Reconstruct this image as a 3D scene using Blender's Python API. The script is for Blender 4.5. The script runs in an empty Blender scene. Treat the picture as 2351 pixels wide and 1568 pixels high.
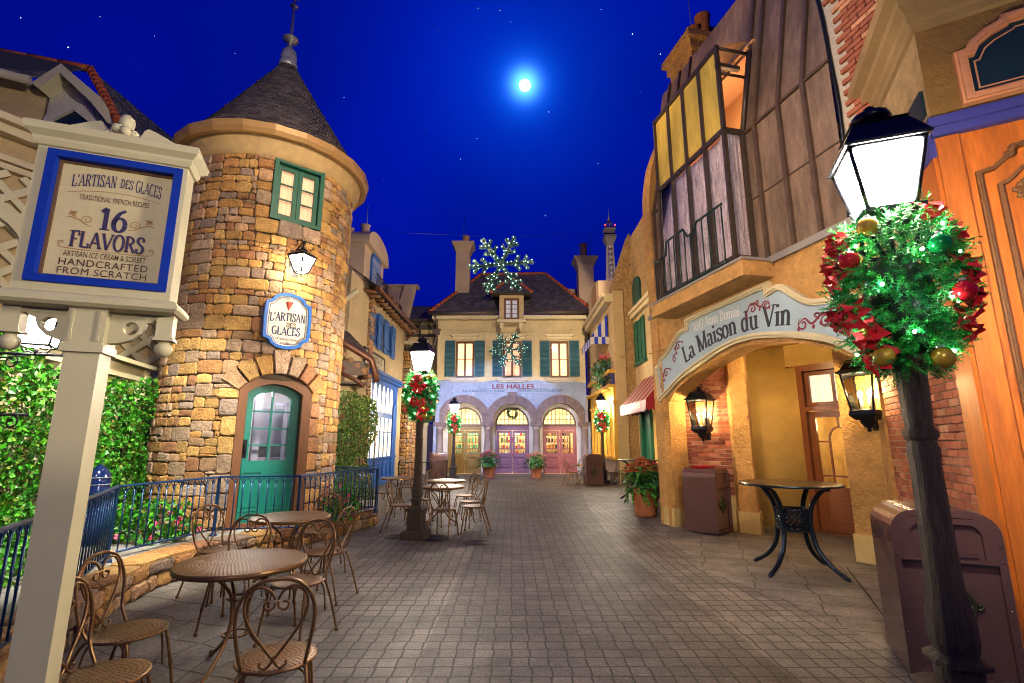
import bpy, math, random
from math import sin, cos, pi, radians, sqrt, atan2
from mathutils import Vector, Matrix
from mathutils.geometry import tessellate_polygon
R = random.Random(7)
C = bpy.context.scene.collection
S = bpy.context.scene

# ------------------------------------------------------------------ camera, sky, lights, exposure
EYE = 1.6
TILT = math.atan(228/1135)
cam = bpy.data.objects.new('camera', bpy.data.cameras.new('camera')); C.objects.link(cam)
cam.location = (0, 0, EYE); cam.rotation_euler = (pi/2+TILT, 0, 0)
cam.data.sensor_width = 36; cam.data.lens = 1135/2351*36
cam.data.clip_start = .05; cam.data.clip_end = 3000
S.camera = cam
S.view_settings.view_transform = 'Standard'; S.view_settings.look = 'None'
S.view_settings.exposure = 0; S.view_settings.gamma = 1
S.cycles.max_bounces = 5; S.cycles.diffuse_bounces = 3; S.cycles.glossy_bounces = 2
S.cycles.transparent_max_bounces = 8; S.cycles.sample_clamp_indirect = 3
S.cycles.use_denoising = True; S.cycles.filter_width = 1.05; S.cycles.caustics_reflective = False; S.cycles.caustics_refractive = False

# the view ray of a point of the 2351 x 1568 survey print, used to measure positions on known planes
def ray(px, py):
    u = (px-1175.5)/1135; v = (784-py)/1135
    return Vector((u, cos(TILT)-v*sin(TILT), sin(TILT)+v*cos(TILT)))
def ground(px, py, z=0.):
    r = ray(px, py); t = (z-EYE)/r.z
    return Vector((r.x*t, r.y*t, z))
def atdepth(px, py, y):
    r = ray(px, py); t = y/r.y
    return Vector((r.x*t, y, EYE+r.z*t))

MOON_DIR = ray(1205, 193).normalized()
w = bpy.data.worlds.new('World'); S.world = w; w.use_nodes = True
nt = w.node_tree; nt.nodes.clear()
def nn(t, **k):
    n = nt.nodes.new(t)
    for a, b in k.items(): setattr(n, a, b)
    return n
tc = nn('ShaderNodeTexCoord')
nrm = nn('ShaderNodeVectorMath', operation='NORMALIZE'); nt.links.new(tc.outputs['Generated'], nrm.inputs[0])
dt = nn('ShaderNodeVectorMath', operation='DOT_PRODUCT'); nt.links.new(nrm.outputs[0], dt.inputs[0]); dt.inputs[1].default_value = MOON_DIR
def powr(e):
    m = nn('ShaderNodeMath', operation='MAXIMUM'); nt.links.new(dt.outputs['Value'], m.inputs[0]); m.inputs[1].default_value = 0
    p = nn('ShaderNodeMath', operation='POWER'); nt.links.new(m.outputs[0], p.inputs[0]); p.inputs[1].default_value = e
    return p
nz = nn('ShaderNodeTexNoise'); nz.inputs['Scale'].default_value = 2.2; nz.inputs['Detail'].default_value = 1; nt.links.new(nrm.outputs[0], nz.inputs['Vector'])
mr = nn('ShaderNodeMapRange'); nt.links.new(nz.outputs['Fac'], mr.inputs['Value'])
mr.inputs['From Min'].default_value = .3; mr.inputs['From Max'].default_value = .7; mr.inputs['To Min'].default_value = .5; mr.inputs['To Max'].default_value = 1.35
base = nn('ShaderNodeVectorMath', operation='SCALE'); base.inputs[0].default_value = (.0002, .0024, .195); nt.links.new(mr.outputs[0], base.inputs['Scale'])
acc = base.outputs[0]
for e, c in ((7, (.0, .005, .14)), (90, (.0, .024, .2)), (900, (.006, .13, .62)), (4500, (.3, 1.2, 3.))):
    s = nn('ShaderNodeVectorMath', operation='SCALE'); s.inputs[0].default_value = c; nt.links.new(powr(e).outputs[0], s.inputs['Scale'])
    a = nn('ShaderNodeVectorMath', operation='ADD'); nt.links.new(acc, a.inputs[0]); nt.links.new(s.outputs[0], a.inputs[1]); acc = a.outputs[0]
bg = nn('ShaderNodeBackground'); bg.inputs['Strength'].default_value = 1.; nt.links.new(acc, bg.inputs['Color'])
ow = nn('ShaderNodeOutputWorld'); nt.links.new(bg.outputs[0], ow.inputs['Surface'])

def lamp(name, kind, loc, power, color, target=None, size=.1, angle=60, blend=.5):
    l = bpy.data.lights.new(name, kind); l.energy = power; l.color = color
    o = bpy.data.objects.new(name, l); C.objects.link(o); o.location = loc
    if kind == 'SPOT': l.spot_size = radians(angle); l.spot_blend = blend; l.shadow_soft_size = size
    elif kind == 'AREA': l.shape = 'RECTANGLE' if isinstance(size, tuple) else 'SQUARE'; l.size = size[0] if isinstance(size, tuple) else size; l.size_y = size[1] if isinstance(size, tuple) else size
    else: l.shadow_soft_size = size
    if target is not None:
        o.rotation_euler = (Vector(target)-Vector(loc)).to_track_quat('-Z', 'Y').to_euler()
    return o
WARM = (1., .70, .36); SOFT = (1., .84, .62); COOL = (.62, .78, 1.)
# spotlights added out of view to light the scene, on roofs and behind camera
lamp('unseen_spot', 'SPOT', (3.2, 2.2, 7.4), 1900, (1., .78, .48), (-4.8, 9.4, 4.6), .12, 36, .6)
lamp('unseen_spot', 'SPOT', (-4.5, -3, 6.), 3000, WARM, (3.9, 8.8, 3.9), .12, 34, .8)
lamp('unseen_spot', 'SPOT', (.2, -4.2, 5.2), 250, (1., .90, .86), (.1, 3.2, 1.6), .05, 84, .6)  # added front fill over the foreground
lamp('unseen_spot', 'SPOT', (1.4, -2.4, 3.4), 460, (1., .86, .60), (-2.05, 2.4, 2.5), .04, 22, .5)  # added fill aimed at the cream post sign
lamp('unseen_spot', 'SPOT', (-.6, -2.2, 3.3), 330, (1., .86, .72), (2.1, 2.6, 2.0), .04, 26, .6)  # added fill aimed at the near wreath and post
lamp('unseen_spot', 'SPOT', (-4.2, 7.5, 8.), 2200, WARM, (4.6, 11.5, 11.), .1, 60)  # added to brighten the roofs and chimney on the right
lamp('unseen_spot', 'SPOT', (3.2, 12, 8.5), 3000, (1., .80, .52), (.0, 24.4, 8.2), .1, 42, .25)
lamp('unseen_spot', 'SPOT', (-2.2, 15.5, 6.2), 3300, (.30, .48, 1.), (-.8, 24.4, 1.7), .08, 46, .2)
lamp('unseen_spot', 'SPOT', (2.5, 13.0, 7.), 1200, SOFT, (-5, 18, 5), .1, 80)
lamp('unseen_spot', 'SPOT', (-3.5, 12.5, 7.), 3600, WARM, (5, 18, 4.5), .1, 80)
lamp('unseen_spot', 'SPOT', (-1., 3., 8.), 1100, SOFT, (-8.5, 9.5, 6.5), .1, 70)
lamp('unseen_spot', 'SPOT', (-2.6, 4.2, 6.5), 4300, (1., .95, .8), (-5.5, 6.4, 1.6), .1, 50)
lamp('unseen_spot', 'SPOT', (-1., 3., 7.5), 1150, (1., .82, .72), (4.2, 6.6, 6.4), .1, 60)
# ------------------------------------------------------------------ materials
_m = {}
def M(name, col=(.5, .5, .5), rough=.6, metal=0., var=None, bump=None, attr=False, emit=0., spec=.5, coat=0., stain=None, stretch=None):
    if name in _m: return _m[name]
    m = bpy.data.materials.new(name); m.use_nodes = True; t = m.node_tree; b = t.nodes['Principled BSDF']; L = t.links
    b.inputs['Roughness'].default_value = rough; b.inputs['Metallic'].default_value = metal
    b.inputs['Specular IOR Level'].default_value = spec; b.inputs['Coat Weight'].default_value = coat
    tcn = t.nodes.new('ShaderNodeTexCoord'); vec = tcn.outputs['Object']
    if stretch:
        mp = t.nodes.new('ShaderNodeMapping'); L.new(vec, mp.inputs[0]); mp.inputs['Scale'].default_value = stretch; vec = mp.outputs[0]
    c = None
    if attr:
        a = t.nodes.new('ShaderNodeVertexColor'); a.layer_name = 'Col'; c = a.outputs['Color']
    else:
        r = t.nodes.new('ShaderNodeRGB'); r.outputs[0].default_value = (*col, 1); c = r.outputs[0]
    def noise(sc, det=4., rg=.6):
        n = t.nodes.new('ShaderNodeTexNoise'); n.inputs['Scale'].default_value = sc; n.inputs['Detail'].default_value = det; n.inputs['Roughness'].default_value = rg
        L.new(vec, n.inputs['Vector']); return n
    def mult(c, fac, lo, hi):
        q = t.nodes.new('ShaderNodeMapRange'); L.new(fac, q.inputs['Value']); q.inputs['From Min'].default_value = .28; q.inputs['From Max'].default_value = .72
        q.inputs['To Min'].default_value = lo; q.inputs['To Max'].default_value = hi
        s = t.nodes.new('ShaderNodeVectorMath'); s.operation = 'SCALE'; L.new(c, s.inputs[0]); L.new(q.outputs[0], s.inputs['Scale']); return s.outputs[0]
    if var:
        for sc, am in (var if isinstance(var[0], tuple) else (var,)):
            c = mult(c, noise(sc).outputs['Fac'], 1-am, 1+am)
    if stain:      # (colour, scale, coverage): blotches of another colour
        sc_, s_, cov = stain
        n = noise(s_, 6, .65); q = t.nodes.new('ShaderNodeMapRange'); L.new(n.outputs['Fac'], q.inputs['Value'])
        q.inputs['From Min'].default_value = .66-cov*.3; q.inputs['From Max'].default_value = .74-cov*.3; q.clamp = True
        mx = t.nodes.new('ShaderNodeMix'); mx.data_type = 'RGBA'; L.new(q.outputs[0], mx.inputs['Factor']); L.new(c, mx.inputs['A']); mx.inputs['B'].default_value = (*sc_, 1); c = mx.outputs['Result']
    L.new(c, b.inputs['Base Color'])
    if bump:
        sc, st, di = bump[:3]
        bn = t.nodes.new('ShaderNodeBump'); bn.inputs['Strength'].default_value = st; bn.inputs['Distance'].default_value = di
        L.new(noise(sc, 5, .62).outputs['Fac'], bn.inputs['Height']); L.new(bn.outputs[0], b.inputs['Normal'])
    if emit:
        L.new(c, b.inputs['Emission Color']); b.inputs['Emission Strength'].default_value = emit
    _m[name] = m; return m
def glass(name, tint=(1, 1, 1), refl=.12):
    if name in _m: return _m[name]
    m = bpy.data.materials.new(name); m.use_nodes = True; t = m.node_tree; t.nodes.clear()
    tr = t.nodes.new('ShaderNodeBsdfTransparent'); tr.inputs[0].default_value = (*tint, 1)
    gl = t.nodes.new('ShaderNodeBsdfGlossy'); gl.inputs['Roughness'].default_value = .04
    mx = t.nodes.new('ShaderNodeMixShader'); lw = t.nodes.new('ShaderNodeLayerWeight'); lw.inputs[0].default_value = refl
    t.links.new(lw.outputs['Fresnel'], mx.inputs[0]); t.links.new(tr.outputs[0], mx.inputs[1]); t.links.new(gl.outputs[0], mx.inputs[2])
    o = t.nodes.new('ShaderNodeOutputMaterial'); t.links.new(mx.outputs[0], o.inputs[0]); _m[name] = m; return m
def perforated(name, col):      # stamped sheet metal: rings of small holes round the middle
    m = M(name, col, .33, .75, var=(30, .12)); t = m.node_tree; L = t.links; b = t.nodes['Principled BSDF']
    tcn = t.nodes.new('ShaderNodeTexCoord'); sx = t.nodes.new('ShaderNodeSeparateXYZ'); L.new(tcn.outputs['Object'], sx.inputs[0])
    def mt(op, a, bb=None, cc=None):
        n = t.nodes.new('ShaderNodeMath'); n.operation = op
        for i, v in enumerate((a, bb, cc)):
            if v is None: continue
            if isinstance(v, (int, float)): n.inputs[i].default_value = v
            else: L.new(v, n.inputs[i])
        return n.outputs[0]
    r = mt('SQRT', mt('ADD', mt('MULTIPLY', sx.outputs[0], sx.outputs[0]), mt('MULTIPLY', sx.outputs[1], sx.outputs[1])))
    st = .0235; k = mt('DIVIDE', r, st); ri = mt('ROUND', k); dr = mt('MULTIPLY', mt('SUBTRACT', k, ri), 2.)
    ang = mt('DIVIDE', mt('ARCTAN2', sx.outputs[1], sx.outputs[0]), 2*pi)
    cnt = mt('MULTIPLY', ri, 6.); fa = mt('MULTIPLY', mt('SUBTRACT', mt('FRACT', mt('MULTIPLY', ang, cnt)), .5), 2.)
    d = mt('ADD', mt('MULTIPLY', dr, dr), mt('MULTIPLY', fa, fa))
    hole = mt('MULTIPLY', mt('LESS_THAN', d, .26), mt('GREATER_THAN', r, .03))
    src = b.inputs['Base Color'].links[0].from_socket
    mx = t.nodes.new('ShaderNodeMix'); mx.data_type = 'RGBA'; L.new(hole, mx.inputs['Factor']); L.new(src, mx.inputs['A']); mx.inputs['B'].default_value = (.012, .008, .006, 1)
    L.new(mx.outputs['Result'], b.inputs['Base Color'])
    bp = t.nodes.new('ShaderNodeBump'); bp.inputs['Strength'].default_value = .5; bp.inputs['Distance'].default_value = .003
    L.new(mt('MULTIPLY', mt('MINIMUM', d, 1.), 1.), bp.inputs['Height']); L.new(bp.outputs[0], b.inputs['Normal'])
    return m
def paver(name, c1, c2, mort, sx=.27, sy=.2, dist=.06, rot=0.):
    m = M(name, c1, .62, spec=.35); t = m.node_tree; L = t.links; b = t.nodes['Principled BSDF']
    tcn = t.nodes.new('ShaderNodeTexCoord'); n0 = t.nodes.new('ShaderNodeTexNoise'); n0.inputs['Scale'].default_value = 3.2; n0.inputs['Detail'].default_value = 3
    L.new(tcn.outputs['Object'], n0.inputs['Vector'])
    v1 = t.nodes.new('ShaderNodeVectorMath'); v1.operation = 'SUBTRACT'; L.new(n0.outputs['Color'], v1.inputs[0]); v1.inputs[1].default_value = (.5, .5, .5)
    v2 = t.nodes.new('ShaderNodeVectorMath'); v2.operation = 'SCALE'; L.new(v1.outputs[0], v2.inputs[0]); v2.inputs['Scale'].default_value = dist
    v3 = t.nodes.new('ShaderNodeVectorMath'); v3.operation = 'ADD'; L.new(tcn.outputs['Object'], v3.inputs[0]); L.new(v2.outputs[0], v3.inputs[1])
    mp = t.nodes.new('ShaderNodeMapping'); L.new(v3.outputs[0], mp.inputs[0]); mp.inputs['Rotation'].default_value = (0, 0, rot)
    bt = t.nodes.new('ShaderNodeTexBrick'); L.new(mp.outputs[0], bt.inputs['Vector'])
    bt.inputs['Color1'].default_value = (*c1, 1); bt.inputs['Color2'].default_value = (*c2, 1); bt.inputs['Mortar'].default_value = (*mort, 1)
    bt.inputs['Scale'].default_value = 1.; bt.inputs['Mortar Size'].default_value = .009; bt.inputs['Mortar Smooth'].default_value = .35
    bt.inputs['Brick Width'].default_value = sx; bt.inputs['Row Height'].default_value = sy; bt.inputs['Bias'].default_value = -.1; bt.offset = .07; bt.offset_frequency = 2
    c = bt.outputs['Color']
    for sc, am, det in ((55., .4, 3), (2.2, .42, 6), (.45, .28, 2)):
        n = t.nodes.new('ShaderNodeTexNoise'); n.inputs['Scale'].default_value = sc; n.inputs['Detail'].default_value = det; L.new(tcn.outputs['Object'], n.inputs['Vector'])
        q = t.nodes.new('ShaderNodeMapRange'); L.new(n.outputs['Fac'], q.inputs['Value']); q.inputs['From Min'].default_value = .3; q.inputs['From Max'].default_value = .7; q.inputs['To Min'].default_value = 1-am; q.inputs['To Max'].default_value = 1+am
        s = t.nodes.new('ShaderNodeVectorMath'); s.operation = 'SCALE'; L.new(c, s.inputs[0]); L.new(q.outputs[0], s.inputs['Scale']); c = s.outputs[0]
    L.new(c, b.inputs['Base Color'])
    n = t.nodes.new('ShaderNodeTexNoise'); n.inputs['Scale'].default_value = 26; n.inputs['Detail'].default_value = 6; L.new(tcn.outputs['Object'], n.inputs['Vector'])
    h = t.nodes.new('ShaderNodeMath'); h.operation = 'MULTIPLY_ADD'; L.new(n.outputs['Fac'], h.inputs[0]); h.inputs[1].default_value = .55
    inv = t.nodes.new('ShaderNodeMath'); inv.operation = 'SUBTRACT'; inv.inputs[0].default_value = 1; L.new(bt.outputs['Fac'], inv.inputs[1]); L.new(inv.outputs[0], h.inputs[2])
    bp = t.nodes.new('ShaderNodeBump'); bp.inputs['Strength'].default_value = .8; bp.inputs['Distance'].default_value = .012; L.new(h.outputs[0], bp.inputs['Height']); L.new(bp.outputs[0], b.inputs['Normal'])
    rr = t.nodes.new('ShaderNodeMapRange'); L.new(n.outputs['Fac'], rr.inputs['Value']); rr.inputs['To Min'].default_value = .38; rr.inputs['To Max'].default_value = .75; L.new(rr.outputs[0], b.inputs['Roughness'])
    return m

STONE = M('sandstone', attr=True, rough=.85, var=((7, .3), (40, .3)), bump=(26, 1., .03), stain=((.10, .05, .02), 13, .09))
MORTAR = M('mortar', (.055, .035, .02), .95, var=(20, .3), bump=(60, .6, .01))
SHINGLE = M('slate', attr=True, rough=.7, var=((30, .25),), bump=(60, .5, .006))
BRICK = M('brick', attr=True, rough=.85, var=((12, .2), (70, .15)), bump=(60, .6, .006))
LIMEMORT = M('lime_mortar', (.42, .36, .28), .95, var=(30, .2))
CREAM = M('cream_paint', (.62, .56, .36), .42, var=(3, .06), bump=(160, .12, .002))
CREAM2 = M('cream_trim', (.62, .52, .33), .5, var=(5, .08), bump=(40, .2, .004))
BLUEP = M('blue_paint', (.001, .032, .40), .6, spec=.2, var=(8, .1))
STUCCO_O = M('ochre_stucco', (.54, .28, .085), .9, var=((1.6, .28), (9, .18)), bump=(20, 1., .06), stain=((.30, .13, .035), 3.2, .06))
STUCCO_Y = M('yellow_plaster', (.56, .34, .085), .8, var=((1.5, .2),), bump=(30, .25, .01))
STUCCO_B = M('buff_stucco', (.42, .27, .12), .9, var=((1.2, .25), (8, .25)), bump=(9, 1., .14), stain=((.22, .13, .05), 2.4, .05))
STUCCO_C = M('cream_stucco', (.50, .37, .20), .88, var=((1.2, .16), (10, .1)), bump=(22, .45, .02), stain=((.36, .25, .12), 2.0, .03))
STUCCO_W = M('white_stucco', (.60, .55, .48), .88, var=((2, .14),), bump=(20, .8, .03))
STUCCO_P = M('peach_plaster', (.50, .36, .25), .88, var=((1.2, .15),), bump=(30, .3, .01))
COOL_LIT = M('cool_lit_plaster', (.24, .29, .45), .85, var=((1.5, .16), (7, .12)), bump=(14, .7, .03), stain=((.50, .46, .42), 2.2, .12))  # blue of the cool floodlighting put into the plaster colour
IRON = M('black_iron', (.012, .014, .02), .32, .6, var=(30, .2))
RAILP = M('blue_lit_iron', (.012, .045, .14), .28, .5, var=(30, .2))  # blue light falling on the railing is put into its base colour
BRONZE = M('bronze_paint', (.235, .125, .052), .3, .65, var=(25, .15))
SEATM = perforated('bronze_perforated', (.25, .135, .058))
TABLEM = perforated('bronze_tabletop', (.26, .15, .07))
WOODD = M('weathered_wood', (.075, .050, .037), .5, var=((6, .35), (26, .55)), bump=(18, 1., .05), stretch=(6, 6, .45))
BINP = M('brown_enamel', (.125, .062, .062), .25, .35, var=((3, .12),), coat=.3)
PINKBIN = M('pinkish_enamel', (.36, .20, .19), .3, .2, var=(4, .1))
TEAL = M('teal_paint', (.005, .16, .125), .35, var=(6, .1), coat=.2)
TEALS = M('teal_shutter', (.003, .075, .125), .5, var=(6, .15))
BROWNP = M('brown_paint', (.13, .048, .016), .45, var=((8, .2),), stretch=(4, 4, .5))
MAHOG = M('mahogany', (.20, .06, .018), .35, var=((5, .2),), stretch=(5, 5, .4), coat=.3)
ORANGEW = M('orange_varnish', (.50, .125, .012), .4, var=((2, .3), (16, .16)), stretch=(3, 3, .3), coat=.15, bump=(14, .25, .006), stain=((.24, .055, .006), 1.6, .07))
CARVED = M('dark_carving', (.16, .065, .02), .4, var=(20, .25))
PEACHW = M('peach_frame', (.60, .25, .12), .45, var=(6, .1))
PURPLE = M('violet_paint', (.045, .045, .23), .45, var=(5, .1))
DARKT = M('dark_teal_board', (.006, .02, .03), .4)
TERRA = M('terracotta', (.36, .11, .04), .8, var=((6, .25), (30, .15)), bump=(40, .3, .006), stain=((.45, .33, .25), 7, .07))
RIDGE = M('ridge_tile', (.42, .09, .025), .7, var=((7, .25),))
COPPER = M('brown_gutter', (.16, .065, .035), .4, .4, var=(8, .2))
LEADG = M('pale_metal', (.42, .42, .40), .45, .5, var=(10, .25), bump=(25, .3, .01))
CLAD = M('zinc_cladding', (.20, .13, .088), .5, .25, var=((1.1, .45), (5, .35), (22, .15)), stretch=(2, 2, .5), bump=(10, .15, .01))
LEAF = M('leaf', attr=True, rough=.45, spec=.4)
LEAF.node_tree.nodes['Principled BSDF'].inputs['Transmission Weight'].default_value = 0
PETAL = M('petal', attr=True, rough=.55)
GLASS = glass('clear_glass')
LAMPG = M('lamp_glass', (1., .86, .66), .4, emit=480., stain=((.0010, .0009, .0008), 7, .34))
LANTG = M('lantern_glass', (1., .80, .52), .4, emit=80.)
BULB = M('white_bulb', (.50, 1., .86), .4, emit=5.)
GOLDB = M('candle_bulb', (1., .66, .28), .4, emit=60.)
CURT = M('lit_curtain', (1., .72, .38), .9, emit=1.15, var=((7, .25),), stretch=(7, 7, .25))
CURTW = M('lit_white_curtain', (1., .82, .60), .9, emit=.9, var=((7, .3),), stretch=(8, 8, .3))
CURTP = M('lit_peach_curtain', (1., .55, .34), .9, emit=.55, var=((6, .2),), stretch=(8, 8, .2))
PALEROOM = M('pale_room', (.8, .8, .84), .8)
ROOMY = M('warm_room', (.8, .62, .32), .8)
GAPBLACK = M('gap_black', (.012, .012, .012), .7)

# ------------------------------------------------------------------ mesh building
class MB:
    def __init__(s): s.v = []; s.f = []; s.c = []; s.s = []
    def add(s, vs, fs, col=None, smooth=False):
        o = len(s.v); s.v += [Vector(p) for p in vs]
        for f in fs: s.f.append([i+o for i in f]); s.c.append(col); s.s.append(smooth)
        return s
    def box(s, c, d, rz=0., col=None, bev=0.):
        x, y, z = d[0]/2, d[1]/2, d[2]/2
        if bev:
            b = min(bev, x*.9, y*.9, z*.9); pts = []
            for sx in (-1, 1):
                for sy in (-1, 1):
                    for sz in (-1, 1):
                        pts += [(sx*x, sy*(y-b), sz*(z-b)), (sx*(x-b), sy*y, sz*(z-b)), (sx*(x-b), sy*(y-b), sz*z)]
            import bmesh
            bm = bmesh.new(); vs = [bm.verts.new(p) for p in pts]; bmesh.ops.convex_hull(bm, input=vs); bm.verts.index_update()
            bm.normal_update(); bmesh.ops.dissolve_limit(bm, angle_limit=.02, verts=bm.verts, edges=bm.edges); bm.verts.index_update()
            vv = [v.co.copy() for v in bm.verts]; ff = [[v.index for v in f.verts] for f in bm.faces]; bm.free()
        else:
            vv = [Vector((i, j, k)) for i in (-x, x) for j in (-y, y) for k in (-z, z)]
            ff = [(0, 1, 3, 2), (4, 6, 7, 5), (0, 4, 5, 1), (2, 3, 7, 6), (0, 2, 6, 4), (1, 5, 7, 3)]
        m = Matrix.Translation(c) @ Matrix.Rotation(rz, 4, 'Z')
        return s.add([m @ p for p in vv], ff, col)
    def tube(s, pts, r, n=8, col=None, closed=False, cap=True, flat=None):
        pts = [Vector(p) for p in pts]; m = len(pts); rr = r if isinstance(r, (list, tuple)) else [r]*m
        vs = []; up = None
        for i, p in enumerate(pts):
            if closed: d = pts[(i+1) % m]-pts[i-1]
            else: d = pts[min(i+1, m-1)]-pts[max(i-1, 0)]
            if d.length < 1e-9: d = Vector((0, 0, 1))
            d.normalize()
            if up is None: up = Vector((0, 0, 1)) if abs(d.z) < .9 else Vector((0, 1, 0))
            a = up-d*up.dot(d)
            if a.length < 1e-6: a = d.orthogonal()
            a.normalize(); up = a; b = d.cross(a)
            for k in range(n):
                t = 2*pi*k/n; f = flat or 1
                vs.append(p+(a*cos(t)*f+b*sin(t))*rr[i])
        fs = []
        for i in range(m if closed else m-1):
            j = (i+1) % m
            for k in range(n): fs.append((i*n+k, i*n+(k+1) % n, j*n+(k+1) % n, j*n+k))
        s.add(vs, fs, col, True)
        if cap and not closed: s.f += [[len(s.v)-n*m+k for k in range(n)][::-1], [len(s.v)-n+k for k in range(n)]]; s.c += [col]*2; s.s += [False]*2
        return s
    def lathe(s, prof, c=(0, 0, 0), n=16, col=None, smooth=True, axis=None, a0=0., a1=2*pi):
        vs = []; full = abs(a1-a0-2*pi) < 1e-6; k_ = n if full else n+1
        for r, z in prof:
            for k in range(k_):
                t = a0+(a1-a0)*k/n; vs.append(Vector((r*cos(t), r*sin(t), z)))
        if axis is not None: q = Vector(axis).to_track_quat('Z', 'Y').to_matrix(); vs = [q @ p for p in vs]
        vs = [p+Vector(c) for p in vs]; fs = []
        for i in range(len(prof)-1):
            for k in range(n): fs.append((i*k_+k, i*k_+(k+1) % k_, (i+1)*k_+(k+1) % k_, (i+1)*k_+k))
        return s.add(vs, fs, col, smooth)
    def sqlathe(s, prof, c=(0, 0, 0), rz=0., ch=0., col=None):      # square (or chamfered square) profile, half widths
        vs = []; n = 8 if ch else 4
        for h, z in prof:
            if ch: k = h*(1-ch); ring = [(h, -k), (h, k), (k, h), (-k, h), (-h, k), (-h, -k), (-k, -h), (k, -h)]
            else: ring = [(h, -h), (h, h), (-h, h), (-h, -h)]
            vs += [Vector((x*cos(rz)-y*sin(rz), x*sin(rz)+y*cos(rz), z))+Vector(c) for x, y in ring]
        fs = [(i*n+k, i*n+(k+1) % n, (i+1)*n+(k+1) % n, (i+1)*n+k) for i in range(len(prof)-1) for k in range(n)]
        fs += [tuple(range(n))[::-1], tuple(range((len(prof)-1)*n, len(prof)*n))]
        return s.add(vs, fs, col)
    def ball(s, c, r, n=10, col=None, sc=(1, 1, 1)):
        vs = [Vector((0, 0, sc[2]*r))]; m = max(4, n//2)
        for i in range(1, m):
            for k in range(n):
                a = pi*i/m; t = 2*pi*k/n; vs.append(Vector((r*sin(a)*cos(t)*sc[0], r*sin(a)*sin(t)*sc[1], r*cos(a)*sc[2])))
        vs.append(Vector((0, 0, -r*sc[2]))); e = len(vs)-1
        fs = [(0, 1+k, 1+(k+1) % n) for k in range(n)]
        for i in range(m-2):
            for k in range(n): a = 1+i*n; fs.append((a+k, a+n+k, a+n+(k+1) % n, a+(k+1) % n))
        a = 1+(m-2)*n; fs += [(e, a+(k+1) % n, a+k) for k in range(n)]
        return s.add([p+Vector(c) for p in vs], fs, col, True)
    def prism(s, fr, loops, d0, d1, col=None):      # outline with holes on a frame, from depth d0 to d1
        lo = [[Vector((u, v, 0)) for u, v in l] for l in loops]
        tr = tessellate_polygon(lo); flat = [p for l in lo for p in l]; n = len(flat)
        vs = [fr(p.x, p.y, d1) for p in flat]+[fr(p.x, p.y, d0) for p in flat]
        fs = [tuple(t) for t in tr]+[tuple(i+n for i in t[::-1]) for t in tr]; o = 0
        for l in lo:
            m = len(l)
            for i in range(m): j = (i+1) % m; fs.append((o+i, o+j, o+j+n, o+i+n))
            o += m
        return s.add(vs, fs, col)
    def rect(s, fr, u0, v0, u1, v1, d0, d1, col=None):
        return s.prism(fr, [[(u0, v0), (u1, v0), (u1, v1), (u0, v1)]], d0, d1, col)
    def tiles(s, fr, rects, d, inset=.012, jit=.006, colf=None, gap=.006, chop=.25, base=-.01):
        for (u0, v0, u1, v1) in rects:
            u0 += gap; u1 -= gap; v0 += gap; v1 -= gap
            if u1-u0 < .02 or v1-v0 < .015: continue
            w, h = u1-u0, v1-v0; k = min(w, h)*chop
            ring = [(u0+k, v0), ((u0+u1)/2, v0), (u1-k, v0), (u1, v0+k), (u1, v1-k), (u1-k, v1), ((u0+u1)/2, v1), (u0+k, v1), (u0, v1-k), (u0, v0+k)]
            ring = [(a+R.uniform(-jit, jit), b+R.uniform(-jit, jit)) for a, b in ring]
            cu, cv = (u0+u1)/2, (v0+v1)/2; dd = d*R.uniform(.55, 1.3); iu = 1-2*inset/w if w > 2*inset else .4; iv = 1-2*inset/h if h > 2*inset else .4
            n = len(ring)
            vs = [fr(a, b, base) for a, b in ring]+[fr(a, b, dd*.55) for a, b in ring]+[fr(cu+(a-cu)*iu, cv+(b-cv)*iv, dd*R.uniform(.9, 1.12)) for a, b in ring]
            vs.append(fr(cu+R.uniform(-.2, .2)*w, cv+R.uniform(-.2, .2)*h, dd*R.uniform(1., 1.35)))
            fs = [(i, (i+1) % n, n+(i+1) % n, n+i) for i in range(n)]+[(n+i, n+(i+1) % n, 2*n+(i+1) % n, 2*n+i) for i in range(n)]+[(2*n+i, 2*n+(i+1) % n, 3*n) for i in range(n)]
            s.add(vs, fs, colf() if colf else None)
        return s
    def build(s, name, mat, parent=None, world=False, kind=None):
        me = bpy.data.meshes.new(name); vs = s.v
        if world and parent is not None:
            m = Matrix.Identity(4); p = parent
            while p is not None: m = p.matrix_basis @ m; p = p.parent
            im = m.inverted(); vs = [im @ v for v in vs]
        me.from_pydata([tuple(v) for v in vs], [], s.f)
        me.polygons.foreach_set('use_smooth', s.s)
        if any(c is not None for c in s.c):
            ca = me.color_attributes.new('Col', 'FLOAT_COLOR', 'CORNER'); buf = []
            for f, c in zip(s.f, s.c): buf += [*(c or (.5, .5, .5)), 1.]*len(f)
            ca.data.foreach_set('color', buf)
        me.materials.append(mat); me.update()
        o = bpy.data.objects.new(name, me); C.objects.link(o); o.parent = parent
        if kind: o['kind'] = kind
        return o
class Fr:       # a vertical working plane: origin, direction of u, outward normal
    def __init__(s, o, ud, z=0.):
        s.o = Vector((o[0], o[1], z)); u = Vector((ud[0], ud[1], 0)).normalized(); s.U = u; s.N = Vector((u.y, -u.x, 0))
    def __call__(s, u, v, d=0.): return s.o+s.U*u+Vector((0, 0, v))+s.N*d
    def px(s, x, y, d=0.):
        r = ray(x, y); o = s.o+s.N*d; e = Vector((0, 0, EYE)); t = (o-e).dot(s.N)/r.dot(s.N); p = e+r*t-o
        return (p.dot(s.U), p.z)
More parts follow.
